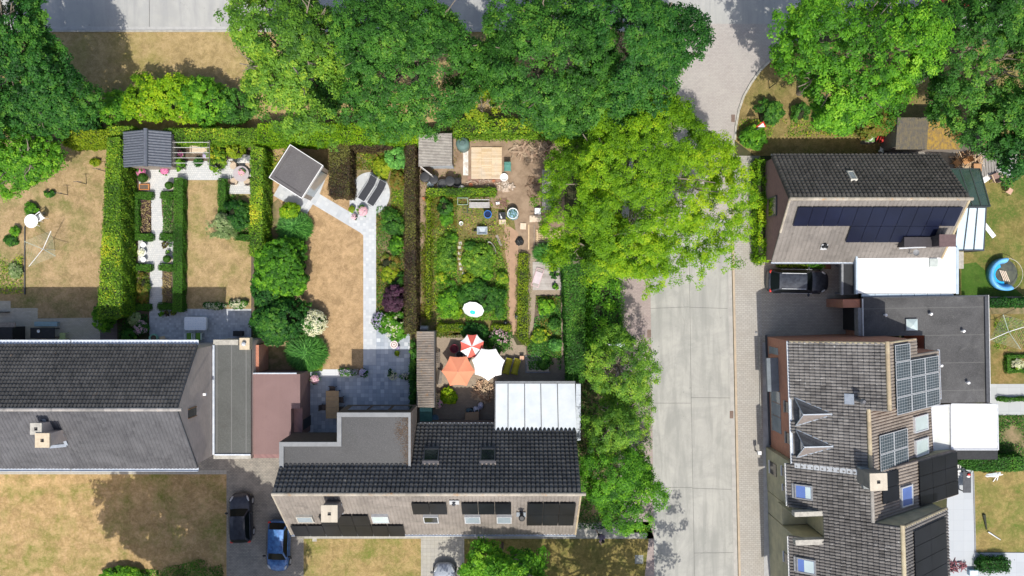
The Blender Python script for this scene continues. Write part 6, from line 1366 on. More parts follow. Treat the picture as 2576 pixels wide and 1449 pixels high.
    for s_ in (-1, 1):
        for xx in (-.31 * L, .32 * L):
            mb = MB(); mb.tube((xx, s_ * (hw - .2), wheel), (xx, s_ * (hw + .012), wheel), wheel, wheel, 20); wh = mb.build('wheel', BLK, t)
            mb = MB(); mb.tube((xx, s_ * (hw + .013), wheel), (xx, s_ * (hw + .03), wheel), wheel * .66, wheel * .55, 14); mb.build('rim', ALU, wh)
        mb = MB(); mb.blob((0, 0, 0), (.24, .075, .05), 12, 6); k_ = Matrix.Rotation(-s_ * .5, 3, 'Z') @ Matrix.Rotation(.38, 3, 'Y'); mb.v = [tuple(k_ @ Vector(v) + Vector((hx * .80, s_ * hw * .74, hood - .1))) for v in mb.v]; mb.build('headlight', M('lamp_lens', (.5, .52, .54), (.35, .37, .39), 9, .15), t, smooth=True)
        mb = MB(); mb.blob((-hx * .93, s_ * hw * .78, belt - .06), (.1, .15, .09), 12, 6); mb.build('tail_light', tail, t, smooth=True)
        mb = MB(); mb.blob((xc1 - .28, s_ * (hw + .10), belt + .06), (.09, .13, .08), 10, 6); mb.build('wing_mirror', pm if L > 4.4 else BLK, t, smooth=True)
        if rails:
            mb = MB(); mb.bar((xr0 + .1, s_ * wr * .93, zr + .1), (xr1 - .05, s_ * wr * .93, zr + .1), .045, .05); mb.build('roof_rail', ALU, t)
        mb = MB(); mb.bar((-hx * .6, s_ * (hw * .985), belt - .03), (xc1, s_ * hw * .985, belt - .03), .02, .02); mb.build('trim_strip', ALU if rails else BLK, t)
    return t
P_BLACK = paint('paint_dark_navy', (.018, .02, .032), (.04, .045, .06)); P_BLUE = paint('paint_blue_shade_dapples', (.055, .18, .42), (.018, .06, .20)); P_SUV = paint('paint_black_blue', (.012, .015, .024), (.05, .058, .075)); P_SIL = paint('paint_silver', (.38, .42, .48), (.30, .34, .40)); P_REDC = paint('paint_red', (.5, .02, .02), (.3, .01, .01))  # blue gets dark blotches, dappled tree shade put into the paint
car('parked_car', 'small black rounded hatchback parked beside the big front lawn', 605, 1303, R(92), 3.72, 1.66, 1.47, P_BLACK)
car('parked_car', 'blue hatchback with dappled tree shade put into its paint, parked nose down at the driveway bottom', 700, 1374, R(-92), 3.9, 1.68, 1.47, P_BLUE, cab=(-.47, .24), roof=(-.37, .06))
car('parked_car', 'long black estate car with silver roof rails in front of the east garage', 2008, 708, R(-1), 4.65, 1.82, 1.62, P_SUV, rails=True, cab=(-.47, .2), roof=(-.36, .06), belt=1.0, hood=.93)
car('parked_car', 'silver blue car half hidden under the tree at the bottom edge', 1118, 1487, R(90), 4.2, 1.75, 1.5, P_SIL)
car('parked_car', 'bright red car glimpsed under the trees at the top edge', 2398, -2, R(8), 4.0, 1.7, 1.48, P_REDC, group=None)

# ================= parasols =================
def parasol(name, label, px, py, z, r_px, n, mats, tilt=(0, 0), phase=0., rise=.42, pole=STEEL if 'STEEL' in globals() else ALU, scal=.06):
    c = W(px, py, z); r = r_px * (H - z) / H / S; t = thing(name, label, 'parasol', (c.x, c.y, 0), 0, 'open parasols on the terrace' if tilt == (0, 0) else None)
    Rm = Matrix.Rotation(tilt[0], 3, 'X') @ Matrix.Rotation(tilt[1], 3, 'Y'); top = Vector((0, 0, z))
    def P_(a, k): return top + Rm @ Vector((cos(a) * r * k, sin(a) * r * k, -rise * k))
    for j, m in enumerate(mats):
        mb = MB()
        for i in range(n):
            if i % len(mats) != j: continue
            a0 = phase + 2 * pi * i / n; a1 = phase + 2 * pi * (i + 1) / n
            ks = [.02, .35, .7, 1.]; V = []
            for k in ks:
                for q in (0, .25, .5, .75, 1):
                    p = P_(a0, k).lerp(P_(a1, k), q); sag = scal * 4 * q * (1 - q) * k * k
                    p = p.lerp(top - Vector((0, 0, rise * k)), sag) - Rm @ Vector((0, 0, .05 * 4 * q * (1 - q) * k)); V.append(p)
            mb.add(V, [(b_ * 5 + q, (b_ + 1) * 5 + q, (b_ + 1) * 5 + q + 1, b_ * 5 + q + 1) for b_ in range(3) for q in range(4)])
        o = mb.build('canopy', m, t, smooth=False); md = o.modifiers.new('s', 'SOLIDIFY'); md.thickness = .006
    mb = MB(); mb.tube(Rm @ Vector((0, 0, -.0)) + top, top + Rm @ Vector((0, 0, .07)), .03, .02); mb.tube((0, 0, 0), top - Vector((0, 0, .03)), .025, n=8); mb.build('pole', GREY, t)
    mb = MB()
    for i in range(n):
        a = phase + 2 * pi * i / n; mb.tube(top - Vector((0, 0, .06)), P_(a, .98) - Rm @ Vector((0, 0, .03)), .012, n=5)
    mb.build('ribs', ALU, t)
    mb = MB(); mb.lathe([(.28, 0), (.28, .06), (.05, .1), (.04, .3)], 16); mb.build('base', GREY, t); return t
STEEL = ALU
CORAL = M('coral_canvas', (.72, .27, .155), (.69, .25, .14), .8, .85); CORAL2 = M('coral_red_canvas', (.70, .13, .10), (.66, .12, .09), .8, .85); WCAN = M('white_canvas', (.85, .84, .83), (.82, .81, .8), .6, .85)
parasol('parasol', 'coral orange six sided parasol', 1152, 935, 2.35, 43, 6, [CORAL], phase=0)
parasol('parasol', 'white seven sided parasol beside the yellow loungers', 1228, 917, 2.6, 43, 7, [WCAN], phase=R(12), scal=.07)
parasol('parasol', 'red and white striped eight panel parasol', 1187, 872, 2.2, 32, 8, [CORAL2, WCAN], phase=R(68))
def ringmat():
    m, n, l, b = _mat('ringed_parasol_cloth'); at = n.new('ShaderNodeAttribute'); at.attribute_name = 'tint'
    l.new(ramp(n, l, at.outputs['Fac'], [(0, (.02, .55, .50)), (.2, (.02, .55, .50)), (.21, (.80, .85, .85)), (.9, (.84, .88, .88)), (.91, (.1, .2, .22))]), b.inputs['Base Color']); b.inputs['Roughness'].default_value = .85; return m
c = W(1189, 786, .9); t = thing('parasol', 'tilted white ringed parasol with a turquoise centre lying by the weedy bed', 'parasol', (c.x, c.y, 0), 0)
Rm = Matrix.Rotation(R(42), 3, 'X') @ Matrix.Rotation(R(-8), 3, 'Y'); mb = MB(); n = 10; r = .82; rings = [0, .27, .38, .405, .50, .525, .62, .645, .74, .765, .86, .885, 1.]
for j in range(len(rings) - 1):
    k0, k1 = rings[j], rings[j + 1]; tt = .1 if j == 0 else (1. if (k1 - k0) < .03 else .5)
    for i in range(n):
        a0, a1 = 2 * pi * i / n, 2 * pi * (i + 1) / n
        V = [Vector((0, 0, 1.0)) + Rm @ Vector((cos(a) * r * k, sin(a) * r * k, -.3 * k * k)) for a, k in ((a0, k0), (a0, k1), (a1, k1), (a1, k0))]; mb.add(V, [(0, 1, 2, 3)], t=tt)
mb.build('canopy', ringmat(), t)
mb = MB(); mb.tube(Vector((0, 0, 1.0)) + Rm @ Vector((0, 0, .05)), Vector((0, 0, 1.)) + Rm @ Vector((0, 0, -1.2)), .02); mb.build('pole', ALU, t)

# ================= furniture builders (local axes, z = 0 at the foot) =================
def put(name, label, cat, px, py, rz=0., z=0., hgt=0., group=None):
    c = W(px, py, z + hgt); return thing(name, label, cat, (c.x, c.y, z), rz, group)
def lounger(name, label, px, py, rz, fm, cm, group, seat=.38):
    t = put(name, label, 'sun lounger', px, py, rz, 0, seat, group); w_ = .62
    mb = MB(); mb.box(-1.0, .38, -w_ / 2 + .04, w_ / 2 - .04, seat - .02, seat + .02); mb.build('seat', cm, t)
    mb = MB(); a = R(42); L = .78
    mb.obox((.40 + cos(a) * L / 2, 0, seat + sin(a) * L / 2 + .02), (L, w_ - .08, .04), ry=-a); mb.build('backrest', cm, t)
    mb = MB()
    for s_ in (-1, 1):
        mb.bar((-1.03, s_ * w_ / 2, seat), (.40, s_ * w_ / 2, seat), .035); mb.bar((.40, s_ * w_ / 2, seat), (.40 + cos(a) * L, s_ * w_ / 2, seat + sin(a) * L), .035)
    mb.bar((-1.03, -w_ / 2, seat), (-1.03, w_ / 2, seat), .035); mb.bar((.40 + cos(a) * L, -w_ / 2, seat + sin(a) * L), (.40 + cos(a) * L, w_ / 2, seat + sin(a) * L), .035); mb.build('frame', fm, t)
    for xx in (-.8, .55):
        for s_ in (-1, 1): mb = MB(); mb.tube((xx, s_ * (w_ / 2 - .02), 0), (xx, s_ * (w_ / 2 - .02), seat - .02), .018); mb.build('leg', fm, t)
    return t
MESH = M('anthracite_mesh', (.04, .043, .052), (.03, .033, .04), 12, .8)
lounger('sun_lounger', 'dark mesh lounger on the round terrace, the left of the pair', 926, 474, R(57), ALU, MESH, 'loungers on the round terrace')
lounger('sun_lounger', 'dark mesh lounger on the round terrace, the right of the pair', 949, 486, R(57), ALU, MESH, 'loungers on the round terrace')
def lowlounger(label, px, py, rz):
    t = put('sun_lounger', label, 'sun lounger', px, py, rz, 0, .3, 'yellow loungers by the pond'); w_ = .55; mb = MB(); V = []
    for i in range(9):
        x = -.62 + i * .155; z = .25 + .10 * (x > .1) * (x - .1) * 4 + .04 * cos(i * 1.1)
        for s_ in (-1, 1): V.append((x, s_ * w_ / 2 * (1 + .04 * cos(i)), z))
    mb.add(V, [(2 * i, 2 * i + 2, 2 * i + 3, 2 * i + 1) for i in range(8)]); o = mb.build('sling', YELF, t, smooth=True); md = o.modifiers.new('s', 'SOLIDIFY'); md.thickness = .03
    mb = MB()
    for s_ in (-1, 1): mb.tube((-.66, s_ * w_ / 2, .22), (.66, s_ * w_ / 2, .5), .018); mb.tube((-.5, s_ * w_ / 2, 0), (.3, s_ * w_ / 2, .42), .018); mb.tube((.5, s_ * w_ / 2, 0), (-.2, s_ * w_ / 2, .3), .018)
    mb.build('frame', GREY, t)
lowlounger('mustard yellow lounger nearest the white parasol', 1277, 921, R(75)); lowlounger('mustard yellow lounger beside the little wooden box', 1298, 922, R(76))
def chair(name, label, px, py, rz, fm, cm=None, group=None, sw=.5, sh=.43, arms=True, solid=False):
    cm = cm or fm; t = put(name, label, 'chair', px, py, rz, 0, sh, group)
    mb = MB(); mb.box(-sw / 2, sw / 2, -sw / 2, sw / 2, sh - .03, sh); mb.build('seat', cm, t, bevel=.03)
    mb = MB(); mb.obox((0, sw / 2 + .06, sh + .24), (sw, .035, .46), rx=R(-14)); mb.build('backrest', cm, t, bevel=.02)
    for sx in (-1, 1):
        for sy in (-1, 1): mb = MB(); mb.tube((sx * (sw / 2 + .02), sy * sw / 2, 0), (sx * sw / 2, sy * (sw / 2 - .04), sh - .03), .02, n=6); mb.build('leg', fm, t)
        if arms: mb = MB(); mb.bar((sx * (sw / 2 + .03), -sw / 2 + .03, sh + .2), (sx * (sw / 2 + .03), sw / 2 + .07, sh + .24), .05, .03); mb.bar((sx * (sw / 2 + .03), -sw / 2 + .05, sh), (sx * (sw / 2 + .03), -sw / 2 + .05, sh + .19), .03); mb.build('armrest', fm, t)
    return t
def round_table(name, label, px, py, r, h, m, rz=0):
    t = put(name, label, 'table', px, py, rz, 0, h); mb = MB(); mb.lathe([(r - .02, h - .04), (r, h - .03), (r, h - .01), (r - .02, h)], 32); mb.build('tabletop', m, t)
    for i in range(4): a = i * pi / 2 + .6; mb = MB(); mb.tube((cos(a) * r * .75, sin(a) * r * .75, 0), (cos(a) * r * .6, sin(a) * r * .6, h - .045), .025, n=8); mb.build('leg', m, t)
    return t
def rect_table(name, label, px, py, w_, d, h, m, rz=0, boards=0, lm=None):
    t = put(name, label, 'table', px, py, rz, 0, h); mb = MB()
    if boards:
        for i in range(boards): y0 = -d / 2 + d * i / boards; mb.box(-w_ / 2, w_ / 2, y0 + .006, y0 + d / boards - .006, h - .035, h)
    else: mb.box(-w_ / 2, w_ / 2, -d / 2, d / 2, h - .04, h)
    mb.build('tabletop', m, t, bevel=.006)
    for sx in (-1, 1):
        for sy in (-1, 1): mb = MB(); mb.box(sx * (w_ / 2 - .1) - .035, sx * (w_ / 2 - .1) + .035, sy * (d / 2 - .08) - .035, sy * (d / 2 - .08) + .035, 0, h - .042); mb.build('leg', lm or m, t)
    return t
def flowers(name, label, px, py, r, h, pot, petal, leaf='mid', potr=None, z=0., n=40, cat='potted plant', group=None):
    t = put(name, label, cat, px, py, 0, z, h, group); pr = potr or r * .6; ph = h * .5
    if pot is not None:
        mb = MB(); mb.lathe([(pr * .75, 0), (pr, ph), (pr * 1.08, ph), (pr * 1.08, ph + .03), (pr * .9, ph + .03), (pr * .9, ph - .02)], 18, cap=False); mb.lathe([(.001, ph - .021), (pr * .9, ph - .02)], 18, cap=False); mb.lathe([(.001, .0), (pr * .75, 0)], 18, cap=False); mb.build('pot', pot, t)
    if leaf:
        P, N, tt = crown_leaves((0, 0, ph + (h - ph) * .4), (r, r, (h - ph) * .6), 14, 22, r * .35, int(px), low=-.2)
        leaf_object('foliage', P, N, min(.06, r * .25) * rng.uniform(.7, 1.2, len(P)), tt, LF[leaf], t)
    if petal:
        k = n * 8; d = unit(rng.normal(size=(k, 3)) + [0, 0, .7]); d[:, 2] = np.abs(d[:, 2]); leaf_object('blossom', d * [r, r, (h - ph) * .62] + [0, 0, ph + (h - ph) * .45], d + rng.normal(0, .4, (k, 3)) + [0, 0, .5], .045, rng.uniform(0, 1, k), LF[petal], t, asp=.85)
    return t
# ---- west garden ----
t_ = put('rotary_dryer', 'rotary clothes dryer with thin lines on the dry west lawn', 'clothes dryer', 104, 626, 0, 0, 1.7)
def dryer(t, r, rot, h=1.75, n=8):
    mb = MB(); mb.tube((0, 0, 0), (0, 0, h), .022); mb.build('pole', ALU, t); E = []
    for i in range(4):
        a = rot + i * pi / 2 + (.12 if i % 2 else 0); e = Vector((cos(a) * r * (1 if i % 2 == 0 else .82), sin(a) * r * (1 if i % 2 == 0 else .82), h + .12)); E.append(e)
        mb = MB(); mb.bar((0, 0, h - .25), e, .035, .03); mb.build('arm', WPLAS if i % 2 == 0 else M('pale_green_arm', (.38, .46, .4), None, 5), t)
    mb = MB()
    for k in range(n):
        f = .32 + .67 * k / (n - 1)
        for i in range(4): a, b_ = [Vector((0, 0, h - .25)).lerp(E[j % 4], f) for j in (i, i + 1)]; mb.tube(a, b_, .007, n=4)
    mb.build('lines', M('dryer_line', (.42, .48, .36), (.36, .42, .32), 5), t)
dryer(t_, 1.55, R(58)); 
t_ = put('rotary_dryer', 'rotary clothes dryer at the right edge beside the black flat roof', 'clothes dryer', 2543, 835, 0, 0, 1.75); dryer(t_, 1.75, R(20))
round_table('garden_table', 'round white plastic table on the dry west lawn', 78, 556, .52, .72, WPLAS)
chair('garden_chair', 'white plastic chair next to the round white table', 102, 546, R(-55), WPLAS, sw=.48)
chair('garden_chair', 'white plastic chair half under the upper left tree', 118, 414, R(180), WPLAS, sw=.48)
for i, (px, py, lb) in enumerate(((255, 428, 'uppermost'), (207, 460, 'middle'), (159, 488, 'lowest'))):
    t = put('washing_post', 'dark slanted washing line post on the dry west lawn, %s of three' % lb, 'post', px, py, 0, 0, .6, 'washing line posts'); mb = MB(); mb.tube((0, 0, 0), (0, 0, 1.3), .03, n=8); mb.build('post', DGREY, t); mb = MB(); mb.bar((-.3, 0, 1.25), (.3, 0, 1.25), .03); mb.build('crossbar', DGREY, t)
t = put('garden_edging', 'dark edging line left of the rotary dryer', 'edging', 64, 655); mb = MB(); mb.box(-.03, .03, -2.6, 2.6, 0, .12); mb.build('board', DGREY, t)
rect_table('bench', 'pale blue painted long bench on the west patio', 115, 815, 1.75, .36, .45, LTB, 0, 3)['category'] = 'bench'
rect_table('patio_table', 'black rectangular table on the shaded west patio', 107, 838, 1.85, .82, .73, BLK, 0)
t = put('ash_bowl', 'small white bowl on the black patio table', 'bowl', 97, 833, 0, .732, .05); mb = MB(); mb.lathe([(.05, 0), (.12, .07), (.11, .07), (.04, .01)], 16); mb.build('bowl', WPLAS, t)
chair('garden_chair', 'pale green slatted chair against the eave of the west house', 157, 845, R(180), M('pale_green_wood', (.42, .48, .22), (.36, .42, .18), 8, .8), sw=.45, arms=False)
t = put('patio_shed', 'dark flat box at the left edge of the west patio', 'shed', 16, 842, 0, 0, 1.5); mb = MB(); mb.box(-1.2, .45, -.5, .55, 0, 1.5); mb.build('cabinet', BLK, t); mb = MB(); mb.box(-1.25, .6, .56, .9, 1.35, 1.45); mb.build('shelf', GWOOD, t)
# ---- box garden ----
t = put('bench', 'pale timber slatted bench under the wire pergola', 'bench', 502, 376, 0, 0, .45)
mb = MB()
for i in range(6): mb.box(-.6, .6, -.28 + i * .1, -.2 + i * .1, .42, .45)
mb.build('seat', TIMP, t); mb = MB()
for i in range(3): mb.obox((0, .36 + i * .02, .56 + i * .13), (1.2, .03, .11), rx=R(-10))
mb.build('backrest', TIMP, t)
for sx in (-1, 1):
    for yy in (-.25, .33): mb = MB(); mb.box(sx * .57 - .03, sx * .57 + .03, yy - .03, yy + .03, 0, .42); mb.build('leg', TIMP, t)
    mb = MB(); mb.bar((sx * .62, -.3, .64), (sx * .62, .38, .64), .06, .04); mb.bar((sx * .62, -.27, .42), (sx * .62, -.27, .62), .05); mb.build('armrest', TIMP, t)
flowers('flower_pot', 'pink flowers under the pergola bars', 449, 387, .28, .7, GREY, 'pink')
flowers('flower_pot', 'pale lilac flowers at the right end of the pergola bench', 515, 390, .2, .6, GREY, 'lilac')
flowers('flower_pot', 'pink flowers at the lower left corner of the summer house', 352, 433, .34, .7, GREY, 'pink', n=60)
flowers('flower_pot', 'pink flowers below the right part of the summer house roof', 411, 428, .3, .6, GREY, 'pink', n=60)
round_table('patio_table', 'round grey patio table carrying pink flowers', 606, 437, .60, .72, M('grey_tabletop', (.42, .38, .39), (.38, .345, .355), 4, .6))
flowers('flower_pot', 'round bowl of pink flowers on the grey patio table', 606, 433, .24, .28, GREY, 'rose', 'bright', z=.72, n=60)
WICK = M('wicker_beige', (.52, .42, .32), (.42, .34, .25), 12, .9)
for px, py, rz, lb in ((587, 417, R(-35), 'beige wicker chair upper left of the round patio table'), (626, 414, R(-50), 'beige wicker chair upper right of the round patio table'), (588, 456, R(130), 'beige wicker chair lower left of the round patio table'), (622, 458, R(-140), 'beige wicker chair lower right of the round patio table')):
    t = put('wicker_chair', lb, 'chair', px, py, rz, 0, .4, 'wicker chairs around the round table'); mb = MB(); mb.lathe([(.22, 0), (.27, .36), (.27, .4)], 18); mb.build('seat', WICK, t)
    mb = MB()
    for i in range(9): a0, a1 = R(20 + i * 15.5), R(20 + (i + 1) * 15.5); mb.add([(cos(a) * r_, sin(a) * r_, z_) for a in (a0, a1) for r_, z_ in ((.28, .36), (.33, .75))], [(0, 2, 3, 1), (1, 3, 2, 0)])
    mb.build('backrest', WICK, t)
t = put('patio_heater_cover', 'folded grey and white parasol cover beside the hedge above the round table', 'cover', 612, 400, 0, 0, 1.0); mb = MB(); mb.add([(-.55, -.25, .85), (.5, -.3, .95), (.6, .3, .9), (-.3, .4, .8), (0, 0, 1.15)], [(0, 1, 4), (1, 2, 4), (2, 3, 4), (3, 0, 4), (3, 2, 1, 0)]); mb.build('cloth', M('grey_white_cloth', (.55, .54, .5), (.16, .17, .18), .9, .85, lo=.48, hi=.52), t); mb = MB(); mb.tube((0, 0, 0), (0, 0, .95), .03); mb.build('pole', GREY, t)
def topiary(label, px, py, r, pot=SANDST, ph=.35, leaf='box'):
    t = put('potted_topiary', label, 'potted plant', px, py, 0, 0, ph + r); mb = MB(); mb.lathe([(r * .6, 0), (r * .9, ph), (r * 1.0, ph), (r * .85, ph - .02)], 18); mb.build('pot', pot, t)
    d = unit(rng.normal(size=(1500, 3))); core = MB(); core.blob((0, 0, ph + r * .8), r * .93, 14, 8)
    leaf_object('foliage', d * r * rng.uniform(.94, 1.03, (1500, 1)) + [0, 0, ph + r * .8], d + rng.normal(0, .3, (1500, 3)), .03, rng.normal(.45, .2, 1500), LF[leaf], t, core=core)
topiary('clipped ball in a pot above the orange frame', 358, 447, .36); topiary('clipped ball in a sandstone pot at the right of the pale path', 424, 466, .29); topiary('clipped ball in a clay pot opposite the white stools', 419, 651, .28)
flowers('flower_pot', 'small spiky potted plant above the clay pot ball', 421, 634, .15, .35, SANDST, None, 'bright'); flowers('flower_pot', 'dark brown grassy plant opposite the white bowl', 412, 617, .24, .35, None, None, 'copper'); flowers('flower_pot', 'small white pot beside the dark brown plant', 427, 616, .12, .3, WPLAS, None, 'mid')
t = put('raised_planter', 'orange timber planter frame beside the pale path', 'planter', 362, 470, 0, 0, .25); mb = MB()
for a in ((-.37, .37, -.22, -.17), (-.37, .37, .17, .22), (-.37, -.32, -.169, .169), (.32, .37, -.169, .169)): mb.box(*a, 0, .25)
mb.build('frame', M('orange_wood', (.62, .27, .09), (.5, .2, .07), 6, .8), t); mb = MB(); mb.box(-.315, .315, -.165, .165, .0, .2); mb.build('soil', BEDSOIL, t)
for py, lb in ((616, 'upper'), (653, 'lower')):
    t = put('garden_stool', 'round white stool beside the white bowl, the %s one' % lb, 'stool', 360, py, 0, 0, .42, 'white stools'); mb = MB(); mb.lathe([(.19, .36), (.2, .38), (.2, .42)], 20); mb.build('seat', WPLAS, t)
    for i in range(3): a = i * 2.1; mb = MB(); mb.tube((cos(a) * .18, sin(a) * .18, 0), (cos(a) * .12, sin(a) * .12, .355), .018); mb.build('leg', WPLAS, t)
flowers('flower_bowl', 'white round table bowl with a cream plant between the stools', 352, 634, .27, .6, WPLAS, 'white', None, .29, n=12)
t = put('patio_table', 'long patio table under a white patterned cloth', 'table', 491, 814, 0, 0, .74); mb = MB()
for sx in (-1, 1):
    for sy in (-1, 1): mb = MB(); mb.tube((sx * .68, sy * .36, 0), (sx * .66, sy * .35, .70), .025); mb.build('leg', WPLAS, t)
mb = MB(); mb.box(-.8, .8, -.47, .47, .70, .725); mb.build('tabletop', WPLAS, t)
def clothm():
    m, n, l, b = _mat('dotted_tablecloth'); co = objco(n); v = n.new('ShaderNodeTexVoronoi'); v.inputs['Scale'].default_value = 8; v.inputs['Randomness'].default_value = .25; l.new(co, v.inputs[0])
    l.new(mix(n, l, mask(n, l, v.outputs['Distance'], .2, .3), (.60, .66, .74), (.84, .85, .87)), b.inputs['Base Color']); b.inputs['Roughness'].default_value = .8; return m
t = put('tablecloth', 'white dotted cloth draped over the long patio table', 'tablecloth', 491, 814, 0, 0, .74); mb = MB(); cl = [(-.82, -.40), (-.74, -.49), (.74, -.49), (.82, -.40), (.82, .40), (.74, .49), (-.74, .49), (-.82, .40)]
mb.prism(cl, .731, .745); V = [(x, y, .744) for x, y in cl] + [(x * 1.04, y * 1.05, .52 + .04 * (i % 2)) for i, (x, y) in enumerate(cl)]; mb.add(V, [(i, i + 8, (i + 1) % 8 + 8, (i + 1) % 8) for i in range(8)]); mb.build('cloth', clothm(), t)
for px, lb in ((477, 'left'), (500, 'right')): chair('garden_chair', 'white chair with a green cushion below the cloth covered table, %s one' % lb, px, 845, R(183), WPLAS, GREENF, 'white chairs with green cushions', sw=.46)
t = put('glazed_pot', 'round mint green glazed pot at the eave of the west house', 'pot', 385, 851, 0, 0, .5); mb = MB(); mb.lathe([(.22, 0), (.34, .3), (.30, .5), (.33, .52), (.26, .52), (.22, .35)], 22); mb.build('pot', MINT, t, smooth=True); mb = MB(); mb.lathe([(.001, .4), (.22, .4)], 16, cap=False); mb.build('soil', BEDSOIL, t)
for px, py, c_, lb in ((403, 790, 'bright', 'bright leaved potted plant at the end of the pale path'), (418, 789, 'copper', 'dark round pot beside the bright leaved plant'), (435, 789, 'rust', 'reddish potted plant on the grey patio')): flowers('flower_pot', lb, px, py, .2, .4, BLKPL, None, c_)
t = put('garden_chair', 'small folded wooden stool beside the mint pot', 'stool', 408, 850, .2, 0, .4); mb = MB(); mb.box(-.2, .2, -.12, .12, .36, .4); mb.build('seat', TIM, t); mb = MB(); mb.bar((-.15, -.1, 0), (.15, .1, .355), .03); mb.bar((.15, -.1, 0), (-.15, .1, .355), .03); mb.build('leg', TIM, t)
t = put('storage_box', 'small dark box on the grey patio beside the garage chimney', 'box', 598, 839, 0, 0, .4); mb = MB(); mb.box(-.34, .34, -.18, .18, 0, .37); mb.build('box', BLKPL, t, bevel=.02); mb = MB(); mb.box(-.36, .36, -.2, .2, .372, .42); mb.build('lid', BLK, t, bevel=.02)
# ---- third garden ----
flowers('flower_pot', 'large pale pink flowering pot at the foot of the round terrace', 911, 530, .38, .6, GREY, 'rose', n=70); flowers('flower_pot', 'yellow flowering pot left of the pink one by the terrace', 884, 526, .24, .5, GREY, 'yel', 'lime', n=30); flowers('flower_pot', 'pink and green potted plant at the bend of the flagged path', 890, 545, .22, .45, SANDST, 'rose', n=10)
t = put('side_table', 'small round grey table at the foot of the right mesh lounger', 'side table', 932, 512, 0, 0, .3); mb = MB(); mb.lathe([(.2, .26), (.22, .28), (.22, .3)], 18); mb.build('tabletop', GREY, t); mb = MB(); mb.tube((0, 0, 0), (0, 0, .26), .03); mb.build('leg', GREY, t)
t = put('round_stool', 'white stool with a brown ring on the slate patio edge', 'stool', 991, 867, 0, 0, .45); mb = MB(); mb.lathe([(.26, .0), (.3, .42), (.3, .45)], 24); mb.build('seat', M('cream_seat', (.75, .68, .66), None, 6), t); mb = MB(); mb.lathe([(.16, .452), (.19, .46), (.21, .452)], 24, cap=False); mb.build('ring', M('brown_ring', (.3, .14, .11), None, 6), t); mb = MB(); mb.lathe([(.001, .463), (.06, .453)], 16, cap=False); mb.build('centre_dot', M('brown_ring', (.3, .14, .11)), t)
flowers('flower_pot', 'bright yellow flowers below the ringed stool', 998, 889, .18, .35, GREY, 'yel', 'lime', n=60); flowers('flower_pot', 'purple leaved pot right of the ringed stool', 1000, 874, .14, .35, GREY, 'lilac', 'purple', n=20); flowers('flower_pot', 'yellow flowers at the upper end of the patio border', 945, 808, .28, .4, None, 'yel', 'yel', n=60)
flowers('flower_pot', 'white flowering pot on the shaded slate patio, left one', 987, 945, .36, .6, GREY, 'white', 'dark', n=14); flowers('flower_pot', 'dark leafy pot with few white flowers on the slate patio, right one', 1019, 946, .34, .6, GREY, 'white', 'dark', n=5)
flowers('flower_pot', 'pink and lilac flower pot at the corner of the plum garage', 790, 955, .34, .7, GREY, 'rose', n=40)
t = put('planter_box', 'long low flower box at the end of the third lawn', 'planter', 876, 936, 0, 0, .35); mb = MB(); mb.box(-.75, .75, -.22, .22, 0, .3); mb.build('box', GWOOD, t)
P, N, tt = crown_leaves((0, 0, .4), (.75, .24, .2), 40, 24, .14, 5, low=-.1); leaf_object('foliage', P, N, .05, tt, LF['mid'], t); k = 160; leaf_object('blossom', np.column_stack([rng.uniform(-.7, .75, k), rng.uniform(-.2, .2, k), rng.uniform(.5, .62, k)]), rng.normal(0, .4, (k, 3)) + [0, 0, 1], .04, rng.uniform(0, 1, k), LF['lilac'], t)
flowers('flower_pot', 'grey pot with pale grasses at the end of the flower box', 912, 938, .3, .6, GREY, 'lilac', 'dark', n=20)
rect_table('dining_table', 'long pale wooden dining table on the slate patio', 836, 1018, .98, 2.1, .75, TEAK, 0, 5, DGREY)
for px, py, rz, lb in ((836, 981, R(0), 'dark chair at the head of the wooden dining table'), (856, 1006, R(-90), 'dark chair on the right side of the wooden dining table, upper one'), (857, 1030, R(-90), 'dark chair on the right side of the wooden dining table, lower one'), (816, 1025, R(90), 'dark chair on the left side of the wooden dining table')):
    chair('dining_chair', lb, px, py, rz, BLK, M('brown_seat', (.09, .07, .06), None, 5), 'dark dining chairs', sw=.44, arms=False)
# ---- messy garden ----
t = put('timber_deck', 'large square pale timber deck of many narrow boards', 'deck', 1224, 410, 0, 0, .14); mb = MB(); w_, d = 2.33, 2.42
nb = 27
for i in range(nb):
    y0 = -d / 2 + d * i / nb
    for j in range(3): mb.box(-w_ / 2 + j * w_ / 3 + .004, -w_ / 2 + (j + 1) * w_ / 3 - .004, y0 + .008, y0 + d / nb - .008, .1, .14 + .004 * random.random())
mb.build('boards', TILE('deck_boards', (.60, .44, .27), (.78, .62, .43), (.4, .28, .15), .3), t); mb = MB()
for j in range(4): mb.box(-w_ / 2 + j * (w_ - .1) / 3, -w_ / 2 + j * (w_ - .1) / 3 + .1, -d / 2 + .01, d / 2 - .01, .0, .098)
mb.build('joists', GWOOD, t)
t = put('water_tank', 'grey green round rainwater tank beside the corrugated shed', 'water tank', 1163, 360, 0, 0, 1.3); mb = MB(); mb.lathe([(.46, 0), (.5, .05), (.5, 1.1), (.4, 1.25), (.2, 1.3), (.18, 1.34), (.001, 1.35)], 28); mb.build('tank', M('tank_plastic', (.13, .21, .20), (.10, .17, .165), 3, .5), t, smooth=True); mb = MB(); mb.lathe([(.2, 1.32), (.22, 1.36), (.18, 1.39), (.001, 1.4)], 18); mb.build('lid', M('tank_lid', (.09, .15, .15), None, 5), t)
GT = 'black garden tubs'
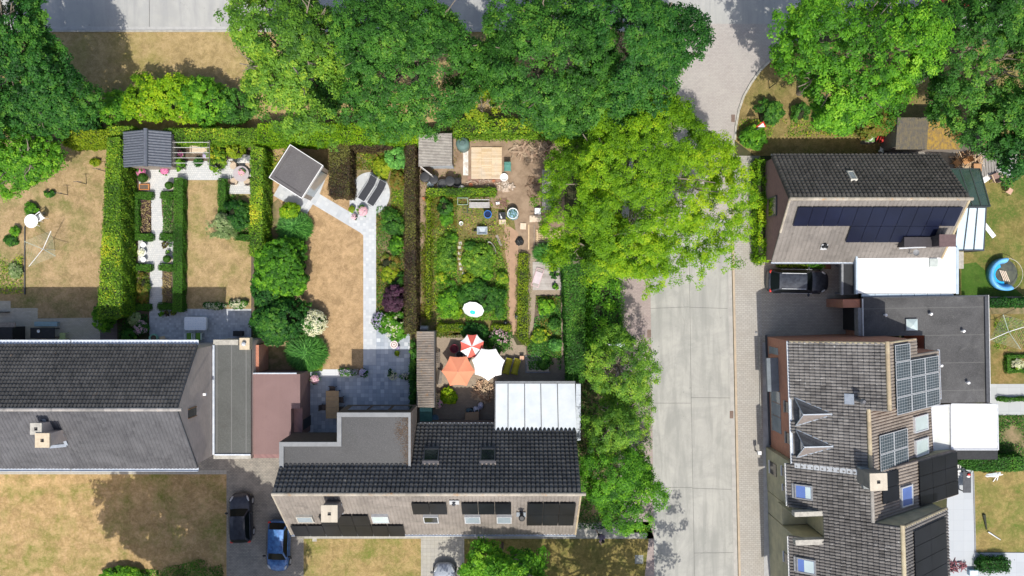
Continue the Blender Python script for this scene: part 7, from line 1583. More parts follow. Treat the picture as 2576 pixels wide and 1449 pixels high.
for i, (px, py, r, h_, m_, lb) in enumerate(((1069, 446, .36, .9, BLKPL, 'grey plastic tub at the left end of the tub row'), (1091, 452, .34, .8, BLKPL, 'black upturned tub, second in the tub row'), (1113, 464, .36, .55, DGREY, 'dark open tub standing lowest in the tub row'), (1132, 456, .36, .9, BLKPL, 'black tub right of the lowest one'), (1150, 459, .33, .7, BLK, 'open black tub at the right end of the tub row'))):
    t = put('plastic_tub', lb, 'tub', px, py, 0, 0, h_ * .9, GT); op = i in (2, 4); mb = MB()
    pr = [(r * .8, 0), (r, h_), (r * 1.05, h_ + .02), (r * .95, h_ + .02), (r * .85, h_ * .5 if op else h_ - .01)]
    mb.lathe(pr, 22, cap=False); mb.lathe([(.001, pr[-1][1]), pr[-1]], 22, cap=False); mb.lathe([(.001, 0), (r * .8, 0)], 22, cap=False); mb.build('tub', m_, t, smooth=False)
    if not op: mb = MB(); mb.lathe([(.001, h_ + .06), (r * .6, h_ + .05), (r * .98, h_ + .025), (r * .98, h_ + .0)], 22, cap=False); mb.build('lid', M('grey_lid', (.035, .037, .043), (.028, .03, .034), 5, .5), t)
t = put('round_cover', 'pale blue round lid leaning between the first tubs', 'lid', 1082, 463, 0, 0, .3); mb = MB(); mb.lathe([(.24, 0), (.26, .02), (.24, .05), (.02, .07)], 20); mb.build('lid', M('pale_blue_lid', (.42, .52, .6), None, 5), t)
t = put('white_bundle', 'white crumpled bag beside the last black tub', 'bag', 1160, 472, 0, 0, .3); mb = MB(); mb.blob((0, 0, .15), (.27, .22, .2), 12, 6, jit=.3); mb.build('bag', WPLAS, t)
flowers('clay_pot', 'orange clay pot among the rubble below the deck', 1184, 465, .15, .3, TERRA, None, None, .15); flowers('clay_pot', 'upright clay pot by the rubble at the deck corner', 1242, 455, .11, .25, TERRA, None, None, .11)
t = put('washing_bowl', 'white ring shaped bowl beside the timber deck', 'bowl', 1268, 446, 0, 0, .2); mb = MB(); mb.lathe([(.18, 0), (.3, .2), (.31, .21), (.24, .2), (.12, .04), (.05, .05)], 22, cap=False); mb.lathe([(.001, .04), (.13, .04)], 22, cap=False); mb.build('bowl', WPLAS, t)
chair('garden_chair', 'green folding chair right of the timber deck', 1277, 422, R(0), TEAL, TEAL, sw=.5, arms=False)
t = put('bench', 'grey weathered bench below the low yellow hedge', 'bench', 1206, 509, 0, 0, .45); mb = MB()
for i in range(3): mb.box(-.77, .77, -.42 + i * .15, -.29 + i * .15, .42, .45)
mb.build('seat', M('silver_wood', (.44, .43, .43), (.36, .35, .35), 5, .85), t); mb = MB(); mb.obox((0, .18, .6), (1.54, .03, .14), rx=R(-8)); mb.build('backrest', M('pale_back', (.55, .56, .55), None, 5), t)
for sx in (-1, 1):
    for yy in (-.35, .1): mb = MB(); mb.box(sx * .7 - .03, sx * .7 + .03, yy - .03, yy + .03, 0, .418); mb.build('leg', GWOOD, t)
t = put('wire_crate', 'rectangular green wire trough left of the weathered bench', 'trough', 1164, 506, 0, 0, .3); mb = MB()
for a in ((-.4, .4, -.27, -.23), (-.4, .4, .23, .27), (-.4, -.36, -.229, .229), (.36, .4, -.229, .229)): mb.box(*a, 0, .28)
mb.build('frame', M('pale_green_metal', (.3, .42, .33), None, 5), t)
t = put('plant_support', 'dark green empty metal frame below the weathered bench', 'frame', 1176, 528, R(-4), 0, .4); mb = MB()
for x0, x1 in ((-.34, -.02), (.02, .34)):
    for a, b_ in (((x0, -.22, .4), (x1, -.22, .4)), ((x0, .2, .4), (x1, .2, .4)), ((x0, -.22, .4), (x0, .2, .4)), ((x1, -.22, .4), (x1, .2, .4)), ((x0, -.22, 0), (x0, -.22, .4)), ((x1, .2, 0), (x1, .2, .4))): mb.bar(a, b_, .03)
mb.build('bars', M('dark_green_metal', (.05, .09, .05), None, 5), t)
t = put('water_barrel', 'open bright blue barrel full of water', 'barrel', 1227, 539, 0, 0, .7); mb = MB(); mb.lathe([(.24, 0), (.29, .2), (.29, .6), (.27, .72), (.30, .74), (.25, .74), (.25, .6)], 24, cap=False); mb.lathe([(.001, 0), (.24, 0)], 24, cap=False); mb.build('barrel', BLUEP, t, smooth=False); mb = MB(); mb.lathe([(.001, .55), (.25, .55)], 24, cap=False); mb.build('water', GLASS('dark_blue_water', (.005, .02, .09)), t)
t = put('wheelbarrow', 'grey wheelbarrow tub with dark handles on the weedy lawn', 'wheelbarrow', 1211, 580, 0, 0, .4)
mb = MB(); mb.add([(-.3, -.26, .5), (.42, -.26, .5), (.42, .26, .5), (-.3, .26, .5), (-.12, -.13, .22), (.25, -.13, .22), (.25, .13, .22), (-.12, .13, .22)], [(0, 1, 5, 4), (1, 2, 6, 5), (2, 3, 7, 6), (3, 0, 4, 7), (4, 5, 6, 7)]); mb.add([(-.33, -.29, .5), (.45, -.29, .5), (.45, .29, .5), (-.33, .29, .5), (-.3, -.26, .503), (.42, -.26, .503), (.42, .26, .503), (-.3, .26, .503)], [(0, 1, 5, 4), (1, 2, 6, 5), (2, 3, 7, 6), (3, 0, 4, 7)]); mb.build('tray', M('barrow_grey', (.45, .50, .54), (.38, .43, .47), 4, .5, .2), t)
mb = MB(); mb.bar((.3, -.2, .3), (1.0, -.35, .45), .035); mb.build('handle', BLK, t); mb = MB(); mb.bar((.3, .2, .3), (.95, .5, .45), .035); mb.build('handle', BLK, t); mb = MB(); mb.tube((-.45, -.04, .18), (-.45, .04, .18), .18, n=16); mb.build('wheel', BLK, t)
t = put('flower_bag', 'large blue green patterned garden sack', 'sack', 1290, 537, 0, 0, .6); mb = MB(); mb.blob((0, 0, .35), (.44, .48, .42), 16, 8, jit=.18); mb.build('sack', M('patterned_sack', (.25, .42, .55), (.05, .12, .07), 9, .7, lo=.47, hi=.53), t); mb = MB(); mb.lathe([(.36, .65), (.42, .72), (.38, .73)], 16, cap=False); mb.build('rim', WPLAS, t)
t = put('folding_table', 'small dark stool with a white brush on it, left of the patterned sack', 'stool', 1263, 543, 0, 0, .45); mb = MB(); mb.box(-.28, .28, -.28, .28, .42, .45); mb.build('seat', BLK, t)
for sx in (-1, 1):
    for sy in (-1, 1): mb = MB(); mb.tube((sx * .25, sy * .25, 0), (sx * .25, sy * .25, .418), .02); mb.build('leg', BLK, t)
t = put('hand_brush', 'white hand brush on the small dark stool', 'brush', 1261, 547, .4, .452, .02); mb = MB(); mb.obox((0, 0, .03), (.1, .16, .05)); mb.bar((0, .08, .03), (.02, .3, .03), .03); mb.build('brush', WPLAS, t)
for px, py, w_, d, rz, lb in ((1264, 558, .5, .36, 0, 'pale board below the dark stool'), (1347, 550, .9, .5, R(2), 'pale slatted board below the white stool'), (1316, 569, .44, .48, R(-3), 'small pale pallet beside the long plank'), (1158, 562, .22, .3, .2, 'white plastic bucket on the weedy lawn')):
    if 'bucket' in lb:
        t = put('bucket', lb, 'bucket', 1160, 562, 0, 0, .25); mb = MB(); mb.lathe([(.1, 0), (.15, .26), (.16, .27), (.13, .26), (.09, .02)], 18, cap=False); mb.lathe([(.001, .02), (.09, .02)], 18, cap=False); mb.build('bucket', WPLAS, t); continue
    t = put('timber_board', lb, 'board', px, py, rz, 0, .1); mb = MB(); nn = int(w_ / .1)
    for i in range(nn): x0 = -w_ / 2 + w_ * i / nn; mb.box(x0 + .004, x0 + w_ / nn - .004, -d / 2, d / 2, .06, .09)
    mb.box(-w_ / 2, w_ / 2, -d / 2 + .04, -d / 2 + .1, 0, .058); mb.box(-w_ / 2, w_ / 2, d / 2 - .1, d / 2 - .04, 0, .058); mb.build('slats', TIMP, t)
t = put('garden_stool', 'white square stool at the edge of the feathery tree', 'stool', 1353, 531, 0, 0, .5); mb = MB(); mb.box(-.24, .24, -.24, .24, .45, .5); mb.build('seat', WPLAS, t, bevel=.04)
for sx in (-1, 1):
    for sy in (-1, 1): mb = MB(); mb.tube((sx * .2, sy * .2, 0), (sx * .2, sy * .2, .45), .02); mb.build('leg', WPLAS, t)
for px, y0, y1, lb in ((1330, 565, 628, 'long pale plank lying beside the small pallet'), (1344, 564, 618, 'thin dark pole lying right of the long plank')):
    t = put('timber_plank', lb, 'plank', px, (y0 + y1) / 2, 0, 0, .03); L_ = (y1 - y0) / S; mb = MB(); mb.obox((0, 0, .03), (.09 if px < 1340 else .04, L_, .04)); mb.build('plank', TIM if px < 1340 else GWOOD, t)
t = put('zinc_tub', 'long oval metal tub of soil among the olive weeds', 'tub', 1237, 624, R(28), 0, .3); mb = MB(); mb.lathe([(.42, 0), (.52, .32), (.55, .33), (.5, .32), (.42, .14)], 24, sx=.42, sy=1., cap=False); mb.build('tub', M('old_zinc', (.5, .5, .47), (.3, .3, .28), 5, .6, .3), t); mb = MB(); mb.lathe([(.001, .2), (.45, .2)], 24, sx=.42, cap=False); mb.build('soil', BEDSOIL, t)
t = put('timber_plank', 'old grey plank lying right of the metal tub', 'plank', 1255, 605, R(24), 0, .03); mb = MB(); mb.obox((0, 0, .03), (.2, .9, .03)); mb.build('plank', GWOOD, t)
t = put('black_bag', 'black crumpled bag at the top of the yellow border hedge', 'bag', 1307, 607, 0, 0, .25); mb = MB(); mb.blob((0, 0, .1), (.32, .34, .25), 14, 7, jit=.35); mb.build('bag', BLK, t)
SS = [(1158, 612), (1156, 622), (1156, 637), (1156, 650), (1158, 664), (1160, 676), (1166, 688)]
for i, (px, py) in enumerate(SS):
    t = put('stepping_stone', 'small square stepping stone, %s in the short row from the top' % ('first', 'second', 'third', 'fourth', 'fifth', 'sixth', 'last')[i], 'stepping stone', px, py, random.uniform(-.3, .3), 0, .03, 'stepping stones'); mb = MB(); mb.obox((0, 0, .02), (.23, .23, .04)); mb.build('slab', M('pale_stone', (.5, .48, .42), (.42, .4, .35), 5, .9), t, bevel=.008)
t = put('folding_chair', 'overturned white and pink folding chair on the grey decking', 'folding chair', 1352, 700, R(-18), 0, .2); mb = MB(); mb.obox((0, .05, .12), (.5, .9, .02)); mb.build('seat', M('pale_pink_sling', (.58, .50, .54), (.5, .44, .47), 4, .8), t); mb = MB()
for sx in (-1, 1): mb.bar((sx * .27, -.65, .05), (sx * .27, .75, .18), .03)
mb.bar((-.27, -.65, .05), (.27, -.65, .05), .03); mb.bar((-.27, .75, .18), (.27, .75, .18), .03); mb.build('frame', M('pink_frame', (.75, .5, .55), None, 5), t)
t = put('grey_deck', 'grey weathered decking under the folding chair', 'deck', 1378, 695, 0, 0, .06); mb = MB()
for i in range(20): mb.box(-1.15, 1.1, -1.05 + i * .108, -1.05 + i * .108 + .1, .03, .06)
mb.build('boards', TILE('grey_deck_boards', (.30, .27, .25), (.42, .38, .36), (.2, .18, .15), .3), t)
flowers('flower_pot', 'leafy pot casting a spiky shadow on the grey decking', 1395, 690, .3, .9, BLKPL, None, 'dark', .2); flowers('flower_pot', 'bright leafy black pot at the lower edge of the decking', 1396, 721, .22, .4, BLK, None, 'bright', .2)
t = put('pallet', 'weathered slatted pallet in front of the bright reeds', 'pallet', 1380, 605, 0, 0, .15); mb = MB()
for i in range(12): mb.box(-.95, .95, -.85 + i * .145, -.85 + i * .145 + .085, .1, .13)
mb.box(-.9, -.8, -.85, .85, 0, .098); mb.box(.8, .9, -.85, .85, 0, .098); mb.build('slats', TIM, t)
t = put('scrap_shelter', 'grey scrap board shelter at the left side of the feathery tree', 'shelter', 1378, 470, 0, 0, .9); mb = MB()
for i, (x0, x1, y0, y1) in enumerate(((-.42, -.1, -1.9, 1.3), (-.09, .2, -1.7, 1.5), (.21, .6, -1.8, 1.2))): mb.obox(((x0 + x1) / 2, (y0 + y1) / 2, .85), (x1 - x0, y1 - y0, .04), ry=.05 * i)
mb.build('roof_boards', M('grey_boards', (.36, .33, .31), (.25, .24, .24), 3, .9), t)
for sy in (-1.6, 1.1):
    for sx in (-.35, .5): mb = MB(); mb.tube((sx, sy, 0), (sx, sy, .82), .03); mb.build('post', GWOOD, t)
def pile(name, label, cat, px, py, rx, ry, n, mats, L=(.3, .7), w_=(.03, .08), hh=.5, group=None):
    t = put(name, label, cat, px, py, 0, 0, .1, group); mb = MB()
    for i in range(n):
        a = random.uniform(0, 2 * pi); q = sqrt(random.random()); x, y = cos(a) * q * rx, sin(a) * q * ry; z = .03 + (1 - q) * hh * random.random() + random.random() * .08; l_ = random.uniform(*L); s_ = random.uniform(*w_)
        mb.obox((x, y, z), (l_, s_, s_ * random.uniform(.6, 1)), rz=random.uniform(0, pi), ry=random.uniform(-.3, .3))
    mb.build('pieces', mats, t); return t
FW = TILE('split_firewood', (.26, .15, .09), (.62, .42, .27), (.2, .13, .08), .3)
pile('firewood_pile', 'heap of split firewood and branches below the white parasol', 'firewood', 1217, 985, .8, .75, 260, FW, (.25, .75), (.03, .09), .5)
pile('timber_heap', 'heap of old planks and bricks at the top right of the messy garden', 'timber heap', 1335, 378, 1.5, .42, 90, TILE('old_timber_mix', (.14, .08, .05), (.46, .33, .24), (.5, .45, .4), .4), (.4, 1.2), (.05, .14), .3)
pile('rubble_heap', 'scattered pale rubble below the right corner of the deck', 'rubble', 1270, 470, .7, .4, 90, TILE('rubble_mix', (.3, .22, .15), (.62, .5, .4), (.5, .45, .4), .4), (.06, .25), (.05, .14), .12)
pile('rubble_heap', 'bits of clay and pots along the top of the low yellow hedge', 'rubble', 1210, 460, 1.2, .22, 70, TILE('rubble_mix2', (.2, .1, .06), (.55, .42, .33), (.5, .45, .4), .4), (.05, .25), (.03, .1), .1)
pile('branch_heap', 'dry dark twigs on the bare soil left of the scrap shelter', 'branches', 1342, 470, .55, 1.0, 40, TILE('twigs', (.06, .035, .02), (.16, .09, .055), (.2, .15, .1), .3), (.2, .7), (.015, .035), .08)
pile('branch_heap', 'pile of dry reddish prunings above the patterned sack', 'branches', 1262, 512, .45, .4, 60, TILE('prunings', (.14, .07, .05), (.34, .2, .15), (.2, .15, .1), .3), (.15, .45), (.012, .03), .12)
pile('yard_junk', 'jumble of chairs and timber in the yard behind the east house', 'junk heap', 2440, 402, 1.3, .6, 80, TILE('yard_timber', (.25, .12, .05), (.66, .48, .3), (.5, .45, .4), .2), (.3, 1.1), (.03, .09), .4)
pile('yard_junk', 'dark scrap and pots at the bottom right terrace', 'junk heap', 2400, 1425, 1.0, .4, 60, TILE('dark_scrap', (.04, .03, .035), (.3, .1, .12), (.5, .45, .4), .2), (.15, .6), (.03, .08), .3)
# tiled garden wall roof on the left of the messy terrace
z0 = 2.2; b = Bld('tiled_lean_to', 'narrow lean-to with old ochre lichened tiles between the slate patio and the parasols', 'lean-to', (WX(1072, 2), WY(928, 2)))
x0, x1 = WX(1050, z0) - b.L.x, WX(1093, z0) - b.L.x; y0, y1 = WY(1024, z0) - b.L.y, WY(833, z0) - b.L.y
pl = Plane(b, (x0, y1, z0), (0, -1, 0), (1, 0, .12)); tiles(b, pl, y1 - y0, x1 - x0, TILE('lean_to_tiles', (.17, .15, .135), (.27, .235, .20), (.42, .25, .06), .9, .9), .125, .2)
mb = MB(); mb.box(x0 + .05, x1 - .05, y0 + .05, y1 - .05, 0, z0 - .13); mb.build('wall', GWOOD, b.e); mb = MB(); mb.box(x1 + .01, x1 + .05, y0, y1, z0 - .1, z0 + .16); mb.build('edge_board', DGREY, b.e)
for i, (py, lb, mt) in enumerate(((905, 'grey pallet leaning on the lean-to, left of the coral parasol', GWOOD), (1008, 'pale pallet leaning on the lean-to beside the lime rosette plant', TIM))):
    t = put('leaning_pallet', lb, 'pallet', 1103, py, 0, 0, .5, 'leaning pallets'); mb = MB()
    for k in range(8): mb.obox((-.05 + .0 * k, -.55 + k * .15, .5), (.5, .08, .03), ry=R(55))
    mb.build('slats', mt, t); mb = MB()
    for q in (-.2, .2): mb.obox((q * .57 - .07, 0, .5 - q * .82 - .03), (.06, 1.2, .06), ry=R(55))
    mb.build('rails', mt, t)
t = put('leaning_boards', 'dark and pale boards leaning below the grey pallet', 'boards', 1105, 948, R(-8), 0, .5); mb = MB()
for k in range(4): mb.obox((.06 * k - .1, 0, .45), (.04, 1.1 - .1 * k, .9), ry=R(20))
mb.build('boards', GWOOD, t)
t = put('storage_box', 'teal green plastic garden shed box with ribbed roof beside the lower patio', 'storage box', 1071, 1046, 0, 0, 1.2); mb = MB(); mb.box(-.42, .42, -.6, .6, 0, 1.05); mb.build('box', TEAL, t, bevel=.03); mb = MB(); mb.obox((0, -.17, 1.12), (.9, .95, .05), rx=R(6))
for k in range(6): mb.bar((-.38 + k * .15, -.62, 1.1), (-.38 + k * .15, .3, 1.2), .04, .05)
mb.build('lid', TEAL, t); mb = MB(); mb.obox((0, .46, 1.17), (.9, .3, .05), rx=R(-12)); mb.build('front_flap', M('pale_teal', (.22, .5, .42), None, 5), t)
t = put('blue_bowl', 'round pale blue basin beside the teal storage box', 'basin', 1093, 1054, 0, 0, .6); mb = MB(); mb.lathe([(.24, 0), (.3, .55), (.32, .57), (.27, .56), (.22, .4)], 22, cap=False); mb.lathe([(.001, .42), (.23, .42)], 22, cap=False); mb.build('basin', M('basin_blue', (.16, .28, .38), (.12, .2, .28), 4, .5), t)
t = put('cardboard_sheet', 'large flat cardboard sheet in the shaded lower terrace', 'cardboard', 1187, 1050, R(2), 0, .6); mb = MB(); mb.prism([(-.55, -.45), (.5, -.47), (.54, .42), (-.48, .36)], .55, .6); mb.build('sheet', CARD, t); mb = MB(); mb.box(-.45, .4, -.4, .3, 0, .548); mb.build('box', CARD, t)
def seat_thing(label, px, py, rz, m_, m2):
    t = put('ride_on_toy', label, 'toy', px, py, rz, 0, .3, 'ride on toys'); mb = MB(); mb.blob((0, 0, .25), (.22, .3, .22), 14, 8); mb.build('shell', m_, t, smooth=True); mb = MB(); mb.blob((0, -.06, .36), (.14, .16, .13), 12, 6); mb.build('seat', m2, t, smooth=True)
    for sx in (-1, 1): mb = MB(); mb.tube((sx * .2, -.1, .1), (sx * .25, -.1, .1), .1, n=12); mb.build('wheel', BLK, t)
seat_thing('white ride on toy with a visor, the uppermost of three', 1209, 1021, R(-15), M('white_toy', (.62, .62, .72), None, 5), M('lilac_toy', (.35, .35, .5), None, 5)); seat_thing('white and black ride on toy, the middle of three', 1198, 1031, R(30), M('white_toy', (.62, .62, .72)), BLK); seat_thing('dark teal ride on toy beside the cardboard', 1181, 1034, R(70), M('dark_teal_toy', (.08, .14, .17), None, 5), BLK)
flowers('flower_pot', 'pink hydrangea pot below the pale leaning pallet', 1103, 1016, .3, .5, GREY, 'rose', 'mid', n=50)
for px, py, lb, m_, m2 in ((1143, 877, 'red round chair in the parasol shade', M('wine_red', (.3, .04, .07), None, 5), M('wine_dark', (.14, .02, .04), None, 5)), (1157, 893, 'grey round seat with a dark net beside the red chair', M('lilac_grey', (.3, .28, .31), None, 5), BLK)):
    t = put('tub_chair', lb, 'chair', px, py, R(30), 0, .4, 'tub chairs under the parasols'); mb = MB(); mb.lathe([(.2, 0), (.3, .3), (.34, .6), (.3, .6), (.24, .38)], 20, cap=False); mb.build('shell', m_, t); mb = MB(); mb.lathe([(.001, .38), (.25, .38)], 20, cap=False); mb.build('seat', m2, t)
t = put('wooden_box', 'little pale wooden box above the pond corner', 'box', 1313, 901, 0, 0, .45); mb = MB(); mb.box(-.14, .14, -.14, .14, 0, .42); mb.build('box', TERRA, t); mb = MB(); mb.box(-.16, .16, -.16, .16, .422, .45); mb.build('lid', M('peach_wood', (.66, .4, .27), None, 5), t)
t = put('garden_pond', 'dark square pond with lily pads in the corner of the terrace', 'pond', 1353, 914); mb = MB(); mb.box(-.85, .85, -.62, .62, 0, .06); mb.build('water', GLASS('pond_water', (.008, .014, .016)), t); mb = MB()
for a in ((-.95, .95, -.72, -.63), (-.95, -.86, -.629, .6)): mb.box(*a, 0, .12)
mb.build('rim', GREY, t); k = 46; leaf_object('lily_pads', np.column_stack([rng.uniform(-.7, .1, k), rng.uniform(-.5, .5, k), np.full(k, .075)]), np.tile([0, 0, 1.], (k, 1)) + rng.normal(0, .05, (k, 3)), .085, rng.uniform(.2, .8, k), LF['mid'], t, asp=.9)
P, N, tt = crown_leaves((.45, .0, .2), (.5, .55, .3), 60, 24, .15, 8, low=-.1); leaf_object('water_plants', P, N, .06, tt, LF['dark'], t)
for px, py, m_, lb in ((1300, 797, DGREY, 'grey lantern at the left of the yellow border hedge'), (1272, 812, BLKPL, 'dark round lantern above the short yellow hedge')):
    t = put('garden_lantern', lb, 'lantern', px, py, 0, 0, .4); mb = MB(); mb.lathe([(.12, 0), (.14, .05), (.1, .32), (.17, .34), (.03, .45)], 8); mb.build('lantern', m_, t); mb = MB(); mb.lathe([(.03, .452), (.02, .5), (.001, .51)], 8); mb.build('finial', ALU, t)
t = put('white_trough', 'short white trough standing between the two short yellow hedges', 'trough', 1219, 829, R(-12), 0, .2); mb = MB(); mb.box(-.22, .22, -.06, .06, 0, .2); mb.build('trough', WPLAS, t, bevel=.01)
t = put('grey_cupboard', 'grey rusty top tank above the tiled lean-to', 'tank', 1066, 826, 0, 0, 1.2); mb = MB(); mb.tube((-.27, 0, 1.0), (.27, 0, 1.0), .2, n=16); mb.build('tank', M('galvanised', (.4, .4, .41), (.3, .3, .3), 5, .5, .3), t); mb = MB(); mb.box(-.3, -.24, -.15, .15, 0, .8); mb.box(.24, .3, -.15, .15, 0, .8); mb.build('stand', GWOOD, t)
for px, py, lb in ((1070, 515, 'orange brick stack by the copper hedge end'), (1262, 505, 'white paper on the prunings')):
    if 'paper' in lb: t = put('paint_can', 'small white square can beside the dry prunings', 'can', 1252, 511, .1, 0, .2); mb = MB(); mb.box(-.14, .14, -.09, .09, 0, .2); mb.build('can', WPLAS, t, bevel=.01); mb = MB(); mb.tube((0, 0, .2), (0, 0, .23), .04); mb.build('cap', GREY, t)
    else:
        t = put('brick_stack', 'small stack of orange bricks beside the copper beech hedge', 'bricks', 1067, 497, 0, 0, .2); mb = MB()
        for i in range(6): mb.obox((random.uniform(-.08, .08), -.2 + .1 * (i % 3), .04 + .08 * (i // 3)), (.2, .09, .07), rz=random.uniform(-.3, .3))
        mb.build('bricks', TERRA, t)
# ---- street lamp, sign, mailboxes, posts ----
t = put('street_lamp', 'street lamp with a pale oval head above the roadside hedge', 'street lamp', 1562, 868, 0, 0, 6.2); t.scale = (1, 1, 1.2); mb = MB(); mb.tube((-.75, 0, 0), (-.75, 0, 4.9), .07, .045, 12); mb.build('pole', ALU, t); mb = MB(); mb.tube((-.75, 0, 4.9), (-.2, 0, 5.1), .03); mb.build('arm', ALU, t)
mb = MB(); mb.blob((0, 0, 5.1), (.28, .15, .1), 18, 8); mb.build('lamp_head', M('lamp_white', (.72, .78, .78), (.62, .7, .7), 6, .5), t, smooth=True)
t = put('warning_sign', 'red bordered triangular warning sign over the shrubs at the junction', 'road sign', 1915, 319, 0, 0, 2.1); mb = MB(); mb.tube((0, 0, 0), (0, 0, 2.1), .035); mb.build('post', GREY, t)
for s_, hh, m_ in ((.42, 0, RED), (.29, -.012, WHITE)):
    mb = MB(); v = [(-.9 * s_, hh * 1., 0), (.9 * s_, hh, 0), (0, hh, 1.55 * s_)]; v = [Vector(p) for p in v]; Rm = Matrix.Rotation(R(-28), 3, 'X'); o0 = Vector((0, .0, 2.05 + (.42 - s_) * .45))
    mb.add([o0 + Rm @ (p + Vector((0, q, 0))) for q in (-.012, .012) for p in v], [(0, 1, 2), (5, 4, 3), (0, 3, 4, 1), (1, 4, 5, 2), (2, 5, 3, 0)]); mb.build('sign_border' if m_ is RED else 'sign_face', m_, t)
t = put('mailbox', 'white and black mailbox post on the sidewalk beside the brick row', 'mailbox', 1911, 1140, 0, 0, 1.1); mb = MB(); mb.box(-.1, .14, -.13, .13, .8, 1.1); mb.build('box', WPLAS, t); mb = MB(); mb.box(-.04, .04, -.04, .04, 0, .798); mb.build('post', DGREY, t)
for px, py, px2, py2 in ((1942, 160, 1944, 244), (1973, 200, 1971, 228)):
    pass
t = put('fence_post', 'dark short post on the lawn beside the junction, taller of two', 'post', 1944, 215, 0, 0, .8, 'lawn posts'); mb = MB(); mb.tube((0, 0, 0), (0, 0, 1.3), .035); mb.build('post', BLK, t)
t = put('fence_post', 'dark short post on the lawn under the bright green tree, shorter of two', 'post', 1972, 214, 0, 0, .5, 'lawn posts'); mb = MB(); mb.tube((0, 0, 0), (0, 0, .7), .035); mb.build('post', BLK, t)
t = put('bollard', 'small round metal cap on the sidewalk above the brick row', 'bollard', 1903, 837, 0, 0, .1); mb = MB(); mb.lathe([(.07, 0), (.08, .08), (.03, .11)], 12); mb.build('post', GREY, t)
t = put('low_wall', 'thin dark low wall edge along the front of the brick row', 'wall', 1914, 960, R(1), 0, .3); mb = MB(); mb.box(-.04, .04, -3.6, 3.4, 0, .22); mb.build('wall', CCAP, t)
t = put('fence', 'low timber fence behind the shaded strip above the rotary dryer', 'fence', 2540, 748, 0, 0, 1.0)
mb = MB(); mb.box(-1.7, 2, -.03, .03, .2, 1.0); mb.build('panel', GWOOD, t)
for k in range(3): mb = MB(); mb.box(-1.7 + k * 1.8, -1.6 + k * 1.8, -.06, .06, 0, 1.1); mb.build('post', GWOOD, t)
# ---- east yard ----
t = put('swimming_pool', 'round blue above-ground pool partly collapsed, with pale slats on its cover', 'pool', 2530, 690, R(10), 0, .5)
mb = MB(); n = 28; V = []; F = []
for i in range(n + 1):
    a = R(75) + R(210) * i / n
    for r_, z_ in ((1.22, .0), (1.24, .65), (1.10, .72), (.92, .55), (.78, .12)): V.append((cos(a) * r_, sin(a) * r_, z_))
for i in range(n): F += [(i * 5 + j, (i + 1) * 5 + j, (i + 1) * 5 + j + 1, i * 5 + j + 1) for j in range(4)]
mb.add(V, F); o = mb.build('wall', M('pool_blue', (.10, .36, .72), (.16, .45, .80), 1.2, .4), t, smooth=True); md = o.modifiers.new('s', 'SOLIDIFY'); md.thickness = .02
mb = MB(); mb.lathe([(.001, .08), (.8, .1), (1.2, .05), (1.22, .0)], 32, cap=False); mb.build('liner', M('pool_liner', (.05, .055, .05), (.09, .10, .07), 3, .6), t)
mb = MB(); V = []
for i in range(30): a = R(-75) + R(150) * i / 29; V.append(Vector((cos(a) * 1.22, sin(a) * 1.22, .6)))
for p, q in zip(V, V[1:]): mb.tube(p, q, .025, n=6)
mb.build('rim', M('rim_metal', (.45, .42, .33), None, 5), t)
mb = MB(); 
for i in range(20):
    a0, a1 = R(95) + R(175) * i / 20, R(95) + R(175) * (i + 1) / 20; mb.add([(cos(a) * r_, sin(a) * r_, z_) for a in (a0, a1) for r_, z_ in ((.80, .16), (.55, .14))], [(0, 2, 3, 1)])
mb.build('inner_floor', M('pool_cyan', (.02, .42, .80), (.02, .36, .72), 2, .4), t)
mb = MB()
for i in range(4): mb.obox((-.12 + i * .13, -.05 - i * .05, .22), (.07, .85, .03), rz=R(12))
mb.build('slats', TIMP, t)
t = put('foam_board', 'white long board lying on the east lawn', 'board', 2489, 580, R(-52), 0, .15); mb = MB(); mb.box(-.62, .62, -.17, .17, .08, .16); mb.build('board', WPLAS, t, bevel=.02)
DCM = M('brown_sling', (.30, .2, .17), (.24, .16, .13), 5, .8)
chair('garden_chair', 'brown deck chair by the white board behind the glass veranda', 2505, 446, R(200), TIM, DCM, sw=.6, arms=True); chair('garden_chair', 'pale wooden deck chair right of the brown one', 2525, 448, R(170), TIM, M('cream_sling', (.55, .45, .33), None, 5), sw=.5); chair('garden_chair', 'small peach chair with a dark shadow on the east lawn', 2540, 480, R(60), BLK, M('peach_sling', (.55, .35, .25), None, 5), sw=.45, arms=False)
t = put('white_sheet', 'white panel lying beside the brown deck chair', 'panel', 2484, 448, R(35), 0, .2); mb = MB(); mb.box(-.5, .5, -.2, .2, .1, .15); mb.build('panel', WPLAS, t)
t = put('metal_sheet', 'grey leaning metal sheet at the right of the yard', 'sheet', 2527, 425, R(0), 0, .2); mb = MB(); mb.prism([(-.7, -.6), (.75, -.65), (.55, .8), (-.2, 1.3)], .1, .14); mb.build('sheet', M('yard_grey_sheet', (.40, .42, .42), (.34, .36, .36), 2, .7), t)
t = put('metal_sheet', 'corrugated grey panel in the middle of the yard', 'sheet', 2487, 415, R(-4), 0, .2); mb = MB()
for i in range(14): mb.box(-.8 + i * .12, -.8 + i * .12 + .07, -.9, .95, .12 + .02 * (i % 2), .16 + .02 * (i % 2))
mb.build('sheet', M('yard_beige_sheet', (.38, .36, .33), (.32, .30, .28), 2, .8), t)
for px, py, rz, lb in ((2408, 410, R(40), 'orange brown wooden chair tipped over in the yard'), (2430, 405, R(-60), 'second orange brown chair leaning on the first in the yard')): chair('wooden_chair', lb, px, py, rz, M('orange_wood_chair', (.5, .26, .1), (.4, .2, .08), 5, .7), None, 'tipped wooden chairs', sw=.45, arms=False)
